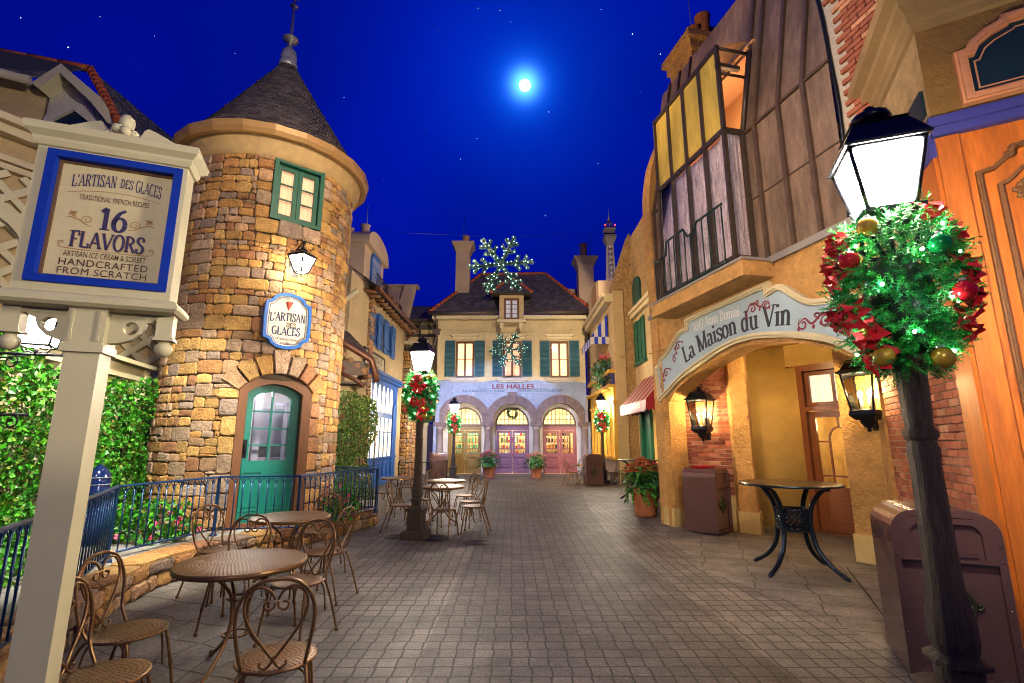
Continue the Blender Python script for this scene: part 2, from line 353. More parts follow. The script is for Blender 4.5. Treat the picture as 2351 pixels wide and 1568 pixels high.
class Cy:       # the same on an upright cylinder: u = arc length from angle a0, counter-clockwise seen from above
    def __init__(s, c, r, a0): s.c = Vector((c[0], c[1], 0)); s.r = r; s.a0 = a0
    def __call__(s, u, v, d=0.):
        a = s.a0+u/s.r; return s.c+Vector((cos(a)*(s.r+d), sin(a)*(s.r+d), v))
    def px(s, x, y, d=0.):
        r = ray(x, y); R_ = s.r+d; ex, ey = -s.c.x, -s.c.y; a = r.x**2+r.y**2; b = ex*r.x+ey*r.y; c = ex*ex+ey*ey-R_*R_
        t = (-b-sqrt(max(0, b*b-a*c)))/a; x_, y_ = ex+r.x*t, ey+r.y*t; an = atan2(y_, x_)
        u = (an-s.a0+pi) % (2*pi)-pi
        return (u*s.r, EYE+r.z*t)
def thing(name, label, cat, loc=(0, 0, 0), rz=0., group=None):
    o = bpy.data.objects.new(name, None); C.objects.link(o); o.empty_display_size = .1
    o.location = loc; o.rotation_euler = (0, 0, rz); o.matrix_basis = Matrix.Translation(loc) @ Matrix.Rotation(rz, 4, 'Z')
    return tag(o, label, cat, group)
def tag(o, label=None, cat=None, group=None, kind=None):
    if label: o['label'] = label
    if cat: o['category'] = cat
    if group: o['group'] = group
    if kind: o['kind'] = kind
    return o
def struct(o): o['kind'] = 'structure'; return o
def dup(root, loc, rz=0., label=None, scale=None):
    r = root.copy(); C.objects.link(r); r.location = loc; r.rotation_euler = (0, 0, rz)
    if scale: r.scale = (scale,)*3
    if label: r['label'] = label
    def rec(a, b):
        for ch in list(a.children):
            c = ch.copy(); C.objects.link(c); c.parent = b; rec(ch, c)
    rec(root, r); return r
def offs(loop, d):      # inset (d > 0) of an anticlockwise outline
    n = len(loop); out = []
    for i in range(n):
        p0, p1, p2 = Vector(loop[i-1]), Vector(loop[i]), Vector(loop[(i+1) % n])
        a = (p1-p0).normalized(); b = (p2-p1).normalized(); na = Vector((-a.y, a.x)); nb = Vector((-b.y, b.x)); m = na+nb
        if m.length < 1e-6: m = na
        m.normalize(); k = max(.45, m.dot(na)); q = p1+m*d/k; out.append((q.x, q.y))
    return out
def arc(cx, cy, rx, ry, a0, a1, n=12): return [(cx+rx*cos(radians(a0+(a1-a0)*i/n)), cy+ry*sin(radians(a0+(a1-a0)*i/n))) for i in range(n+1)]
def spline(pts, n=6):
    P = [Vector(p) for p in pts]; out = []
    for i in range(len(P)-1):
        a, b, c, d = P[max(i-1, 0)], P[i], P[i+1], P[min(i+2, len(P)-1)]
        for k in range(n):
            t = k/n; out.append(.5*((2*b)+(c-a)*t+(2*a-5*b+4*c-d)*t*t+(3*b-a-3*c+d)*t**3))
    out.append(P[-1]); return out
def ashlar(u0, v0, u1, v1, mx=.42, my=.24, mn=.09):
    out = []
    def rec(a, b, c, d):
        w, h = c-a, d-b
        if h > my*1.05 or (h > mn*2.2 and w > mx*.5 and R.random() < .45):
            if h > mn*2:
                k = b+h*R.uniform(.32, .68); rec(a, b, c, k); rec(a, k, c, d); return
        if w > mx or w > h*R.uniform(1.6, 3.2):
            if w > mn*2: k = a+w*R.uniform(.3, .7); rec(a, b, k, d); rec(k, b, c, d); return
        out.append((a, b, c, d))
    x = u0
    while x < u1-1e-6:
        e = min(x+R.uniform(.7, 1.2), u1); e = u1 if u1-e < .3 else e; y = v0
        while y < v1-1e-6:
            f = min(y+R.uniform(.35, .6), v1); f = v1 if v1-f < .15 else f
            rec(x, y, e, f); y = f
        x = e
    return out
def courses(u0, v0, u1, v1, w, h, jw=0.):
    out = []; y = v0; k = 0
    while y < v1-.2*h:
        x = u0-(w/2 if k % 2 else 0)+R.uniform(-jw, jw)*w
        while x < u1-.01:
            e = x+w*(1+R.uniform(-jw, jw)); out.append((max(x, u0), y, min(e, u1), min(y+h, v1))); x = e
        y += h; k += 1
    return out
PAL = [(.50, .29, .08), (.58, .37, .11), (.40, .21, .07), (.47, .30, .15), (.40, .29, .17), (.56, .36, .11), (.34, .17, .075), (.46, .34, .21), (.50, .28, .08), (.31, .24, .17)]
def stonecol(q=(.95, .86, .92)):
    c = R.choice(PAL); k = R.uniform(.7, 1.2); return tuple(x*k*y for x, y in zip(c, q))
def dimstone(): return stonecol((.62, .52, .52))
def brickcol():
    c = R.choice([(.30, .075, .03), (.36, .10, .04), (.25, .06, .03), (.40, .13, .06), (.33, .085, .035), (.44, .18, .09)]); k = R.uniform(.8, 1.15); return tuple(x*k for x in c)
def slatecol(base=(.085, .075, .08)): k = R.uniform(.55, 1.45); t = R.uniform(-.012, .012); return (base[0]*k+max(t, 0), base[1]*k, base[2]*k)
def shingles(mb, fn, rows, cols, colf, lift=.016, ov=1.35, jit=.12):     # fn(s 0..1 across, t 0..1 up, d)
    for i in range(rows):
        n = cols(i) if callable(cols) else cols
        for k in range(n):
            o = (.5 if i % 2 else 0)+R.uniform(-jit, jit)*.4
            s0, s1 = (k+o)/n, (k+1+o-.05)/n; t0, t1 = max(0, i/rows+R.uniform(-.08, .08)/rows), min(1, (i+ov)/rows)
            s0, s1 = max(0, min(1, s0)), max(0, min(1, s1))
            if s1-s0 < .1/n: continue
            l = lift*R.uniform(.7, 1.3)
            mb.add([fn(s0, t0, l), fn(s1, t0, l), fn(s1, t1, .002), fn(s0, t1, .002), fn(s0, t0, 0), fn(s1, t0, 0)], [(0, 1, 2, 3), (4, 5, 1, 0), (0, 3, 4), (1, 5, 2)], colf())
    return mb
def leaves(mb, n, place, size, pal, fold=.25):
    for _ in range(n):
        p, nrm_ = place(); d = Vector((R.uniform(-1, 1), R.uniform(-1, 1), R.uniform(-1, 1))).normalized(); a = (Vector(nrm_)*.9+d).normalized()
        t = a.cross(Vector((R.uniform(-1, 1), R.uniform(-1, 1), R.uniform(-.3, 1)))).normalized(); b = a.cross(t)
        l = size*R.uniform(.5, 1.5); w = l*.42; p = Vector(p); c = R.choice(pal); k = R.uniform(.6, 1.3); c = tuple(x*k for x in c)
        mb.add([p-t*l*.5, p+b*w+a*fold*w, p+t*l*.5, p-b*w+a*fold*w], [(0, 1, 2), (0, 2, 3)], c)
    return mb
GREENS = [(.025, .20, .006), (.045, .28, .008), (.018, .13, .006), (.08, .36, .012), (.03, .24, .008), (.02, .16, .01), (.11, .17, .012)]

# ------------------------------------------------------------------ lettering
def textmesh(body, size, spacing=1., bold=0., fr=None, u=0., v=0., d=0., ex=.0012, align='CENTER', warp=None, sx=1., fit=None):
    cu = bpy.data.curves.new('lettering', 'FONT'); cu.body = body; cu.size = size; cu.align_x = align; cu.space_character = spacing; cu.offset = bold*size; cu.extrude = 0; cu.resolution_u = 3
    o = bpy.data.objects.new('lettering', cu); C.objects.link(o); bpy.context.view_layer.update()
    me = bpy.data.meshes.new_from_object(o.evaluated_get(bpy.context.evaluated_depsgraph_get()))
    mb = MB(); vs = []
    if fit: xs_ = [q.co.x for q in me.vertices]; sx = fit/(max(xs_)-min(xs_))
    for q in me.vertices:
        x, y = q.co.x*sx, q.co.y
        if warp: x, y = warp(x, y)
        vs.append((x, y))
    mb.add([fr(u+x, v+y, d+ex) for x, y in vs], [tuple(p.vertices) for p in me.polygons])
    bpy.data.objects.remove(o); bpy.data.curves.remove(cu); bpy.data.meshes.remove(me); return mb
def _st(x, a=0., b=1.): return [(x, a), (x, b)]
GL = {
 'L': (.66, [_st(.16), [(.16, .03), (.58, .03), (.62, .28)]], [(.16, 1)]), "'": (.22, [[(.12, 1.0), (.07, .75)]], []),
 'A': (.80, [[(.06, 0), (.40, 1)], [(.38, 1), (.74, 0)], [(.2, .34), (.58, .34)]], [(.06, 0), (.74, 0)]),
 'R': (.76, [_st(.16), arc(.16, .74, .42, .25, -90, 90), [(.36, .5), (.70, 0)]], [(.16, 0), (.16, 1), (.70, 0)]),
 'T': (.72, [_st(.36), [(.03, .74), (.04, .97), (.68, .97), (.69, .74)]], [(.36, 0)]), 'I': (.36, [_st(.18)], [(.18, 0), (.18, 1)]),
 'S': (.62, [[tuple(p) for p in spline([(.54, .74), (.5, .92), (.32, 1.), (.13, .9), (.12, .7), (.3, .54), (.48, .40), (.54, .2), (.4, .02), (.22, 0), (.1, .08), (.07, .27)], 3)]], []),
 'N': (.80, [_st(.14), [(.14, 1), (.64, 0)], _st(.64)], [(.14, 0), (.14, 1), (.64, 1)]), 'D': (.76, [_st(.16), arc(.16, .5, .5, .5, -90, 90)], [(.1, 0), (.1, 1)]),
 'E': (.66, [_st(.16), [(.16, .97), (.56, .97), (.58, .76)], [(.16, .5), (.46, .5)], [(.16, .03), (.58, .03), (.6, .26)]], [(.1, 0), (.1, 1)]),
 'G': (.78, [arc(.42, .5, .34, .5, 50, 325, 18), [(.68, .38), (.68, .08)]], [(.64, .42)]), 'C': (.74, [arc(.42, .5, .34, .5, 50, 310, 18)], []),
 'F': (.62, [_st(.16), [(.16, .97), (.56, .97), (.58, .72)], [(.16, .5), (.46, .5)]], [(.16, 0), (.1, 1)]), 'V': (.78, [[(.06, 1), (.40, 0)], [(.40, 0), (.72, 1)]], [(.06, 1), (.72, 1)]),
 'O': (.80, [arc(.40, .5, .33, .5, 0, 360, 22)], []), 'M': (.98, [_st(.14), [(.14, 1), (.48, 0)], [(.48, 0), (.82, 1)], _st(.82)], [(.12, 0), (.12, 1), (.84, 0), (.84, 1)]),
 'a': (.56, [_st(.40, .0, .46), arc(.24, .45, .17, .21, 0, 150, 8), arc(.24, .18, .17, .18, 90, 290, 10)], [(.44, 0)]), 'i': (.32, [_st(.16, 0, .66), [(.16, .84), (.16, .98)]], [(.16, 0), (.12, .64)]),
 's': (.48, [[tuple(p*Vector((.82, .66))) for p in spline([(.54, .74), (.5, .92), (.32, 1.), (.13, .9), (.12, .7), (.3, .54), (.48, .40), (.54, .2), (.4, .02), (.22, 0), (.1, .08), (.07, .27)], 3)]], []),
 'o': (.58, [arc(.29, .33, .22, .33, 0, 360, 18)], []), 'n': (.66, [_st(.15, 0, .66), arc(.33, .42, .18, .24, 180, 0, 8)+[(.51, 0)]], [(.15, 0), (.51, 0), (.1, .64)]),
 'd': (.62, [_st(.46, 0, 1.02), arc(.28, .33, .2, .33, 30, 330, 14)], [(.42, 1.), (.5, 0)]), 'u': (.66, [[(.15, .66)]+arc(.33, .24, .18, .24, 180, 360, 8), _st(.51, 0, .66)], [(.11, .64), (.47, .64), (.55, 0)]),
 'm': (.98, [_st(.15, 0, .66), arc(.32, .42, .17, .24, 180, 0, 8)+[(.49, 0)], arc(.66, .42, .17, .24, 180, 0, 8)+[(.83, 0)]], [(.15, 0), (.49, 0), (.83, 0), (.1, .64)]),
 '1': (.5, [_st(.28), [(.28, 1), (.08, .82)]], [(.28, 0)]), '6': (.64, [[tuple(p) for p in spline([(.52, .98), (.28, .82), (.12, .5), (.1, .3)], 4)], arc(.33, .31, .23, .31, 0, 360, 18)], []),
 '4': (.62, [_st(.42), [(.42, 1), (.06, .33), (.58, .33)]], [(.42, 0)]), '3': (.56, [arc(.25, .74, .2, .26, 150, -80, 10), arc(.25, .26, .23, .28, 80, -150, 10)], []),
 ' ': (.34, [], []), '·': (.3, [[(.12, .45), (.18, .45)]], [])}
def serif(body, size, fr, u, v, d, ex=.0012, T=.17, t=.06, warp=None, sx=1., align=.5, track=.02, sf=.3, fit=None):
    if fit: sx = fit/(sum(GL[c][0]+track for c in body)*size)
    tot = sum(GL[c][0]+track for c in body)*size*sx; x0 = -tot*align; mb = MB()
    def put(pts): mb.add([fr(u+a, v+b, d+ex) for a, b in [(warp(x, y) if warp else (x, y)) for x, y in pts]], [tuple(range(len(pts)))])
    for c in body:
        wd, st, se = GL[c]
        P = lambda x, y: (x0+x*size*sx, y*size)
        for pts in st:
            L_, R_ = [], []; n = len(pts)
            for i, (x, y) in enumerate(pts):
                a = pts[max(i-1, 0)]; b = pts[min(i+1, n-1)]
                if pts[0] == pts[-1] and i in (0, n-1): a, b = pts[-2], pts[1]
                dx, dy = b[0]-a[0], b[1]-a[1]; l = math.hypot(dx, dy) or 1; dx /= l; dy /= l
                k = abs(dy)**1.3
                if c in 'ANMVu4' and dx*dy > 0 and abs(dx) > .1: k *= .2
                if c == 'N' and abs(dx) < .1: k = .15
                w = (t+(T-t)*k)/2; L_.append((x-dy*w, y+dx*w)); R_.append((x+dy*w, y-dx*w))
            for i in range(n-1): put([P(*L_[i]), P(*R_[i]), P(*R_[i+1]), P(*L_[i+1])])
        for sx_, sy_ in se:
            q = .03 if sy_ > .5 else -.03; yy = sy_-q
            put([P(sx_-sf/2, yy-.03), P(sx_+sf/2, yy-.03), P(sx_+sf/2, yy+.03), P(sx_-sf/2, yy+.03)])
        x0 += (wd+track)*size*sx
    return mb
def ribbon(mb, fr, pts, w, d):
    n = len(pts); vs = []
    for i, p in enumerate(pts):
        a, b = Vector(pts[max(i-1, 0)]), Vector(pts[min(i+1, n-1)]); t = (b-a).normalized() if (b-a).length > 1e-9 else Vector((1, 0)); ww = w*(.35+.65*sin(pi*min(1, max(0, (i+.3)/(n-.4))))) if n > 3 else w
        vs += [fr(p[0]-t.y*ww/2, p[1]+t.x*ww/2, d), fr(p[0]+t.y*ww/2, p[1]-t.x*ww/2, d)]
    return mb.add(vs, [(2*i, 2*i+1, 2*i+3, 2*i+2) for i in range(n-1)])
def spiral(cx, cy, r0, r1, a0, a1, n=16): return [(cx+(r0+(r1-r0)*i/n)*cos(radians(a0+(a1-a0)*i/n)), cy+(r0+(r1-r0)*i/n)*sin(radians(a0+(a1-a0)*i/n))) for i in range(n+1)]
# ------------------------------------------------------------------ ground
CONC = paver('slate_stamped_concrete', (.17, .148, .13), (.13, .113, .10), (.05, .042, .035), .55, .36, .14, .35)
CENT = paver('street_pavers', (.105, .086, .086), (.066, .055, .057), (.014, .010, .008), .14, .152, .04)
SIDE = paver('side_pavers', (.165, .14, .13), (.115, .10, .094), (.024, .018, .014), .14, .152, .045)
ZF = Fr((0, 0), (1, 0))
def flat(name, pts, z, mat, kind='structure', label=None):
    mb = MB(); mb.add([(x, y, z) for x, y in pts], [tuple(range(len(pts)))]); o = mb.build(name, mat); o['kind'] = kind; return o
flat('ground', [(-160, -160), (160, -160), (160, 220), (-160, 220)], -.004, CONC)
flat('side_pavement', [(-1.75, -3), (3.2, -3), (2.9, 5.2), (2.45, 6.6), (2.6, 9), (3.0, 12.5), (4.2, 15), (3.6, 24.3), (-4.2, 24.3), (-4.2, 13), (-2.6, 10.2), (-2.2, 7.5), (-1.75, 5)], .0, SIDE)
flat('street', [(-.72, -3), (2.0, -3), (1.9, 5), (1.6, 8), (1.9, 13), (2.6, 20), (2.4, 23.6), (-2.2, 23.6), (-1.5, 16), (-.55, 9), (-.68, 4.6)], .004, CENT)
mb = MB()
for a, b, wd in (((2.6, 3.2), (4.3, 6.8), .016), ((2.6, 3.2), (2.2, 1.6), .016), ((-2.2, 2.), (-2.28, 4.2), .01), ((-2.28, 4.2), (-2.55, 5.6), .01)):
    a, b = Vector(a), Vector(b); n = (b-a).normalized(); n = Vector((-n.y, n.x))*wd/2
    mb.add([(p.x, p.y, .008) for p in (a-n, a+n, b+n, b-n)], [(0, 1, 2, 3)])
struct(mb.build('pavement_joint', M('joint', (.03, .025, .02), .9)))
def meshdisc(loc, r, label):
    mb = MB(); mb.lathe([(0, .003), (r, .003)], (0, 0, 0), 28)
    for k in range(6): q = r*(k+1)/6.6; mb.lathe([(q-.012, .004), (q-.006, .008), (q+.006, .008), (q+.012, .004)], (0, 0, 0), 28)
    o = mb.build('tree_grate', M('grate', (.05, .04, .035), .5, .5)); o.location = loc; tag(o, label, 'grate', 'round cast iron grates in the paving')
meshdisc((-.55, 8.35, .006), .24, 'small round iron grate in the pavers under the bistro chair nearest the street')
meshdisc((-1.35, 8.75, .006), .3, 'round iron grate in the pavers right of the dark lamp post base')
meshdisc((-1.95, 8.85, .006), .22, 'round iron grate in the pavers left of the dark lamp post base')
# raised ramp behind the low wall
RAMPM = paver('ramp_paving', (.30, .28, .26), (.27, .25, .24), (.10, .09, .08), .8, .6, .05, .5)
mb = MB(); rp = [(-3.3, 2.2), (-3.75, 4.4), (-4.25, 5.7), (-4.2, 6.6), (-3.7, 7.55), (-2.72, 9.9), (-2.9, 12.6), (-6, 14), (-9, 12), (-7.5, 6), (-6.2, 3), (-4.8, 1.6)]
def rz(p): return .24 if p[1] < 7 else .30
mb.add([(x, y, rz((x, y))) for x, y in rp]+[(x, y, -.05) for x, y in rp], [tuple(range(len(rp)))]+[(i, (i+1) % len(rp), len(rp)+(i+1) % len(rp), len(rp)+i) for i in range(len(rp))])
struct(mb.build('ramp', RAMPM))
# low stone wall along the ramp: blocks following a curve
wl = spline([(-2.75, 2.0), (-3.02, 2.9), (-3.38, 4.0), (-3.82, 5.2), (-3.92, 6.2), (-3.45, 7.5), (-2.98, 8.9), (-2.62, 10.1)], 6)
cum = [0.]
for a, b in zip(wl, wl[1:]): cum.append(cum[-1]+(b-a).length)
def along(u):
    for i in range(len(wl)-1):
        if u <= cum[i+1] or i == len(wl)-2:
            t = (u-cum[i])/(cum[i+1]-cum[i]); p = wl[i].lerp(wl[i+1], t); d = (wl[i+1]-wl[i]).normalized(); return p, Vector((d.y, -d.x))
def wallf(u, v, d=0.):
    p, n = along(min(max(u, 0), cum[-1])); q = p+n*d; return Vector((q.x, q.y, v))
low_wall = thing('low_stone_wall', 'low curved sandstone wall carrying the blue-lit iron railing beside the bistro tables', 'wall', (-3.4, 6, 0))
mb = MB()
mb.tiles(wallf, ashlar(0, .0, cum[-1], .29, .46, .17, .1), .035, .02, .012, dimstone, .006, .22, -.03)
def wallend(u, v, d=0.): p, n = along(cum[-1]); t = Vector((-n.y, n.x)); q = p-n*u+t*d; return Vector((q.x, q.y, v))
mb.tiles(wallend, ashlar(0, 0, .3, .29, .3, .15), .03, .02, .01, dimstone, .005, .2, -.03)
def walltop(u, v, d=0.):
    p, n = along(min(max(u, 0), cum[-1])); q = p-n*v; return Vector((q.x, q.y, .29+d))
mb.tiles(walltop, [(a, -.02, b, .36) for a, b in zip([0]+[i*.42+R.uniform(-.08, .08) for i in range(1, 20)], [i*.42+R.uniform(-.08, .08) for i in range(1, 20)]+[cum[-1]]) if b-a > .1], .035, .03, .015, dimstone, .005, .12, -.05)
mb.build('stonework', STONE, low_wall, True)
mb = MB(); n_ = 40
vs = []
for i in range(n_+1):
    u = cum[-1]*i/n_; vs += [wallf(u, 0, -.02), wallf(u, .30, -.02), wallf(u, .30, -.34), wallf(u, 0, -.34)]
mb.add(vs, [(4*i+k, 4*i+k+1, 4*i+5+k, 4*i+4+k) for i in range(n_) for k in range(3)]+[(4*n_, 4*n_+1, 4*n_+2, 4*n_+3)]); mb.build('mortar_core', MORTAR, low_wall, True)

# ------------------------------------------------------------------ railing
def railing(path, h, label, z0, root=None, step=.125, posts=True, mat=RAILP, scroll=True, name='railing'):
    t = root or thing(name, label, 'railing', (path[0][0], path[0][1], z0[0]))
    P = [Vector((x, y, z)) for (x, y), z in zip(path, z0)]; Z = Vector((0, 0, 1))
    for a, b in zip(P, P[1:]):
        mb = MB(); d = (b-a).normalized(); s = Vector((-d.y, d.x, 0)).normalized()
        for q, wd, ht in ((Z*h, .022, .012),):
            mb.add([p+q+s*x+Z*y for p in (a-d*.01, b+d*.01) for x, y in ((-wd, -ht), (wd, -ht), (wd, 0), (wd*.55, ht), (-wd*.55, ht), (-wd, 0))], [tuple(range(6))[::-1], tuple(range(6, 12))]+[(k, (k+1) % 6, 6+(k+1) % 6, 6+k) for k in range(6)])
        mb.build('top_rail', mat, t, True)
        MB().tube([a+Z*.09, b+Z*.09], .012, 6).build('bottom_rail', mat, t, True)
        L_ = (b-a).length; n = max(2, round(L_/step))
        for k in range(1, n):
            p = a.lerp(b, k/n); m = MB().tube([p+Z*.09, p+Z*(h-.015)], .0085, 6)
            if scroll:
                q = L_/n/2
                m.tube([p+d*q*sin(radians(an))*1.0-d*0+Z*(h-.015-q*1.0+q*cos(radians(an))) for an in ()] or [p+Z*(h-.10), p+d*q*.5+Z*(h-.045), p+d*q+Z*(h-.02)], .006, 5)
                m.tube([p+Z*(h-.10), p-d*q*.5+Z*(h-.045), p-d*q+Z*(h-.02)], .006, 5)
            m.build('baluster', mat, t, True)
    if posts:
        for p in P:
            m = MB(); m.box(p+Z*h*.5, (.034, .034, h)); m.lathe([(.05, 0), (.05, .012), (.03, .03), (.026, .06), (.017, .07)], p, 10); m.build('post', mat, t, True)
    return t
RP = [(-2.52, 2.15), (-3.25, 3.65), (-4.42, 5.75), (-4.2, 7.35), (-3.08, 7.45), (-2.52, 9.55)]
railing(RP, .80, 'long blue-lit iron railing with arched balusters on the low stone wall before the tower', [.3, .3, .3, .29, .3, .3], step=.118)
railing([(-4.1, 18.4), (-2.9, 17.9), (-2.6, 20.4)], .85, 'short black iron railing beside the pinkish litter bin at the far end of the street', [0, 0, 0], step=.14, mat=IRON, scroll=False)
railing([(-3.6, 9.9), (-2.52, 9.62)], .80, 'short end piece of blue-lit railing below the leafy bush right of the tower', [.3, .3], step=.13)

# ------------------------------------------------------------------ round stone tower
TC = Vector((-4.89, 9.40)); TR = 1.5; A0 = radians(-62.5); TY = Cy(TC, TR, A0)
ad = A0+.35/TR
TD = Fr((TC.x+TR*cos(ad), TC.y+TR*sin(ad)), (-sin(ad), cos(ad)))       # tangent plane through the door; u = arc - .35
tower = thing('round_tower', 'round sandstone tower with slate cone roof, teal arched door and green casement window', 'tower', (TC.x, TC.y, .28))
ZR = .30
def sub(rs, m):
    out = []
    for r in rs:
        a, b, c, d = r
        if c <= m[0] or a >= m[2] or d <= m[1] or b >= m[3]: out.append(r); continue
        if b < m[1]: out.append((a, b, c, m[1]))
        if d > m[3]: out.append((a, m[3], c, d))
        y0, y1 = max(b, m[1]), min(d, m[3])
        if a < m[0]: out.append((a, y0, m[0], y1))
        if c > m[2]: out.append((m[2], y0, c, y1))
    return out
rs = ashlar(-2.9, ZR-.1, 2.9, 6.6, .50, .25, .10)
DM = (-.22, 0, .92, 2.72); WM = (-.06, 5.40, .84, 6.6)
quoins = []
z = ZR
while z < 2.4:
    h = R.uniform(.24, .34); e = min(z+h, 2.42)
    quoins += [(-.22-R.uniform(.2, .32), z, -.2, e), (.9, z, .92+R.uniform(.18, .28), e)]; z = e
z = 5.40
while z < 6.6:
    e = min(z+R.uniform(.17, .27), 6.62)
    quoins += [(-.06-R.uniform(.2, .3), z, -.05, e), (.83, z, .84+R.uniform(.18, .26), e)]; z = e
quoins += [(-.26, 5.14, .1, 5.41), (.1, 5.12, .5, 5.41), (.5, 5.14, .86, 5.41)]
for m in [DM, WM]+quoins: rs = sub(rs, m)
mb = MB(); mb.tiles(TY, rs, .03, .017, .011, stonecol, .0045, .16)
mb.tiles(TY, quoins, .055, .02, .01, stonecol, .006, .12)
# voussoirs over the door
vc, vr = 2.0, .70
n = 7
for k in range(n):
    a, b = radians(-56+112*k/n+1), radians(-56+112*(k+1)/n-1); ro = 1.02 if k != 3 else 1.1; c = stonecol(); pr = []
    for t, rr in ((a, vr), ((a+b)/2, vr), (b, vr), (b, ro), ((a+b)/2, ro), (a, ro)): pr.append((.35+rr*sin(t), vc+rr*cos(t)))
    cx = sum(p[0] for p in pr)/6; cy_ = sum(p[1] for p in pr)/6
    inn = [(cx+(x-cx)*.9, cy_+(y-cy_)*.9) for x, y in pr]
    mb.add([TY(x, y, -.02) for x, y in pr]+[TY(x, y, .06) for x, y in pr]+[TY(x, y, .085) for x, y in inn], [(i, (i+1) % 6, 6+(i+1) % 6, 6+i) for i in range(6)]+[(6+i, 6+(i+1) % 6, 12+(i+1) % 6, 12+i) for i in range(6)]+[tuple(range(12, 18))], c)
mb.build('stonework', STONE, tower, True)
mb = MB(); du = .1; nu = int(2*pi*TR/du)
for i in range(nu):
    for j in range(66):
        u0 = -pi*TR+i*2*pi*TR/nu; u1 = u0+2*pi*TR/nu; z0, z1 = .1+j*.1, .2+j*.1; uc = (u0+u1)/2; zc = (z0+z1)/2
        if -.12 < uc < .82 and zc < 2.45: continue
        if -.12 < uc < .82 and 2.4 < zc < 2.62 and (uc-.35)**2+(zc-2.0)**2 < .64**2: continue
        if -.05 < uc < .83 and 5.42 < zc < 6.6: continue
        mb.add([TY(u0, z0), TY(u1, z0), TY(u1, z1), TY(u0, z1)], [(0, 1, 2, 3)])
mb.build('mortar_core', MORTAR, tower, True)
TCZ = (TC.x, TC.y, 0)
mb = MB(); mb.lathe([(1.5, 6.55), (1.56, 6.57), (1.56, 6.64), (1.60, 6.68), (1.60, 6.74), (1.66, 6.80), (1.66, 6.86), (1.70, 6.9), (1.70, 6.96), (1.4, 6.96)], TCZ, 64); mb.build('cornice', M('buff_cornice', (.50, .33, .15), .75, var=(6, .15), bump=(30, .3, .01)), tower, True)
mb = MB(); mb.lathe([(1.66, 6.92), (1.70, 6.86), (1.78, 6.86), (1.83, 6.93), (1.84, 7.04), (1.81, 7.05), (1.77, 6.98), (1.70, 6.98)], TCZ, 22, smooth=False); mb.build('gutter', M('tan_gutter', (.46, .26, .10), .45, .2, var=(3, .12)), tower, True)
mb = MB()
def cone(s, t, d):
    a = 2*pi*s; r = 1.74+(.13-1.74)*t**.94; z = 7.0+(9.62-7.0)*t
    return Vector((TC.x+(r+d*.8)*cos(a), TC.y+(r+d*.8)*sin(a), z+d*.5))
shingles(mb, cone, 30, lambda i: max(8, int(2*pi*(1.74-1.6*i/30)/.17)), lambda: slatecol((.085, .07, .068)), .022, 1.3)
mb.lathe([(1.72, 6.99), (.12, 9.6)], TCZ, 40, (.05, .045, .045)); mb.build('roof', SHINGLE, tower, True)
mb = MB(); mb.lathe([(.15, 9.55), (.19, 9.60), (.19, 9.68), (.15, 9.74), (.17, 9.80), (.15, 9.95), (.09, 10.05), (.05, 10.1)], TCZ, 14); mb.lathe([(.045, 10.08), (.03, 10.2), (.16, 10.26), (.17, 10.3), (.05, 10.36), (.035, 10.5), (.026, 11.0), (.022, 11.1), (.08, 11.14), (.085, 11.17), (.03, 11.22), (.02, 11.3), (.055, 11.36), (.03, 11.45), (.0, 11.62)], TCZ, 12)
for k in range(6): a = k*pi/3; mb.tube([(TC.x, TC.y, 11.32), (TC.x+.05*cos(a), TC.y+.05*sin(a), 11.4), (TC.x+.09*cos(a), TC.y+.09*sin(a), 11.38)], .009, 5)
mb.build('finial', LEADG, tower, True)
# door in its recess (frame, leaf, panes), slightly behind the wall face
dfr = [(-.57, ZR-.1), (-.57, 2.40)]+[( .70*sin(radians(t)), 2.0+.70*cos(radians(t))) for t in range(-54, 55, 9)]+[(.57, 2.40), (.57, ZR-.1)]
dfr = dfr[::-1]
def arcdoor(hw, top, spring, n=9): rise = top-spring; rr = (hw*hw+rise*rise)/(2*rise); a = math.asin(hw/rr); return [(rr*sin(a-2*a*i/n), top-rr+rr*cos(a-2*a*i/n)) for i in range(n+1)]
def shift(l, dx, dz=0): return [(x+dx, z+dz) for x, z in l]
leafo = [(.43, ZR+.03)]+arcdoor(.43, 2.53, 2.37)+[(-.43, ZR+.03)]
leafo = shift(leafo, -.015)
mb = MB(); mb.prism(TD, [[(.57, ZR-.1)]+arcdoor(.57, 2.70, 2.40)+[(-.57, ZR-.1)], [(x*1.0, z) for x, z in leafo][::-1]], -.30, -.03); mb.build('door_frame', BROWNP, tower, True)
door = None
glo = [(.30, 1.28), (.30, 2.30)]+[(x, z) for x, z in arcdoor(.30, 2.41, 2.31)][1:-1]+[(-.30, 2.30), (-.30, 1.28)]
glo = shift(glo, -.015)
mb = MB(); mb.prism(TD, [leafo, glo[::-1]], -.24, -.19)
dl = mb.build('door', TEAL, tower, True)
mb = MB()
for zz in (1.53, 1.80, 2.08): mb.rect(TD, -.315, zz-.013, .285, zz+.013, -.235, -.20)
mb.rect(TD, -.03, 1.28, 0., 2.41, -.236, -.196); mb.build('glazing_bar', TEAL, dl, True)
MB().prism(TD, [glo], -.218, -.214).build('window_pane', GLASS, dl, True)
for x in (-.235, .205):
    mb = MB(); mb.prism(TD, [[(x-.16, .5), (x+.16, .5), (x+.16, 1.12), (x-.16, 1.12)], [(x-.135, 1.095), (x+.135, 1.095), (x+.135, .525), (x-.135, .525)]], -.19, -.175); mb.rect(TD, x-.10, .56, x+.10, 1.06, -.19, -.178); mb.build('raised_panel', TEAL, dl, True)
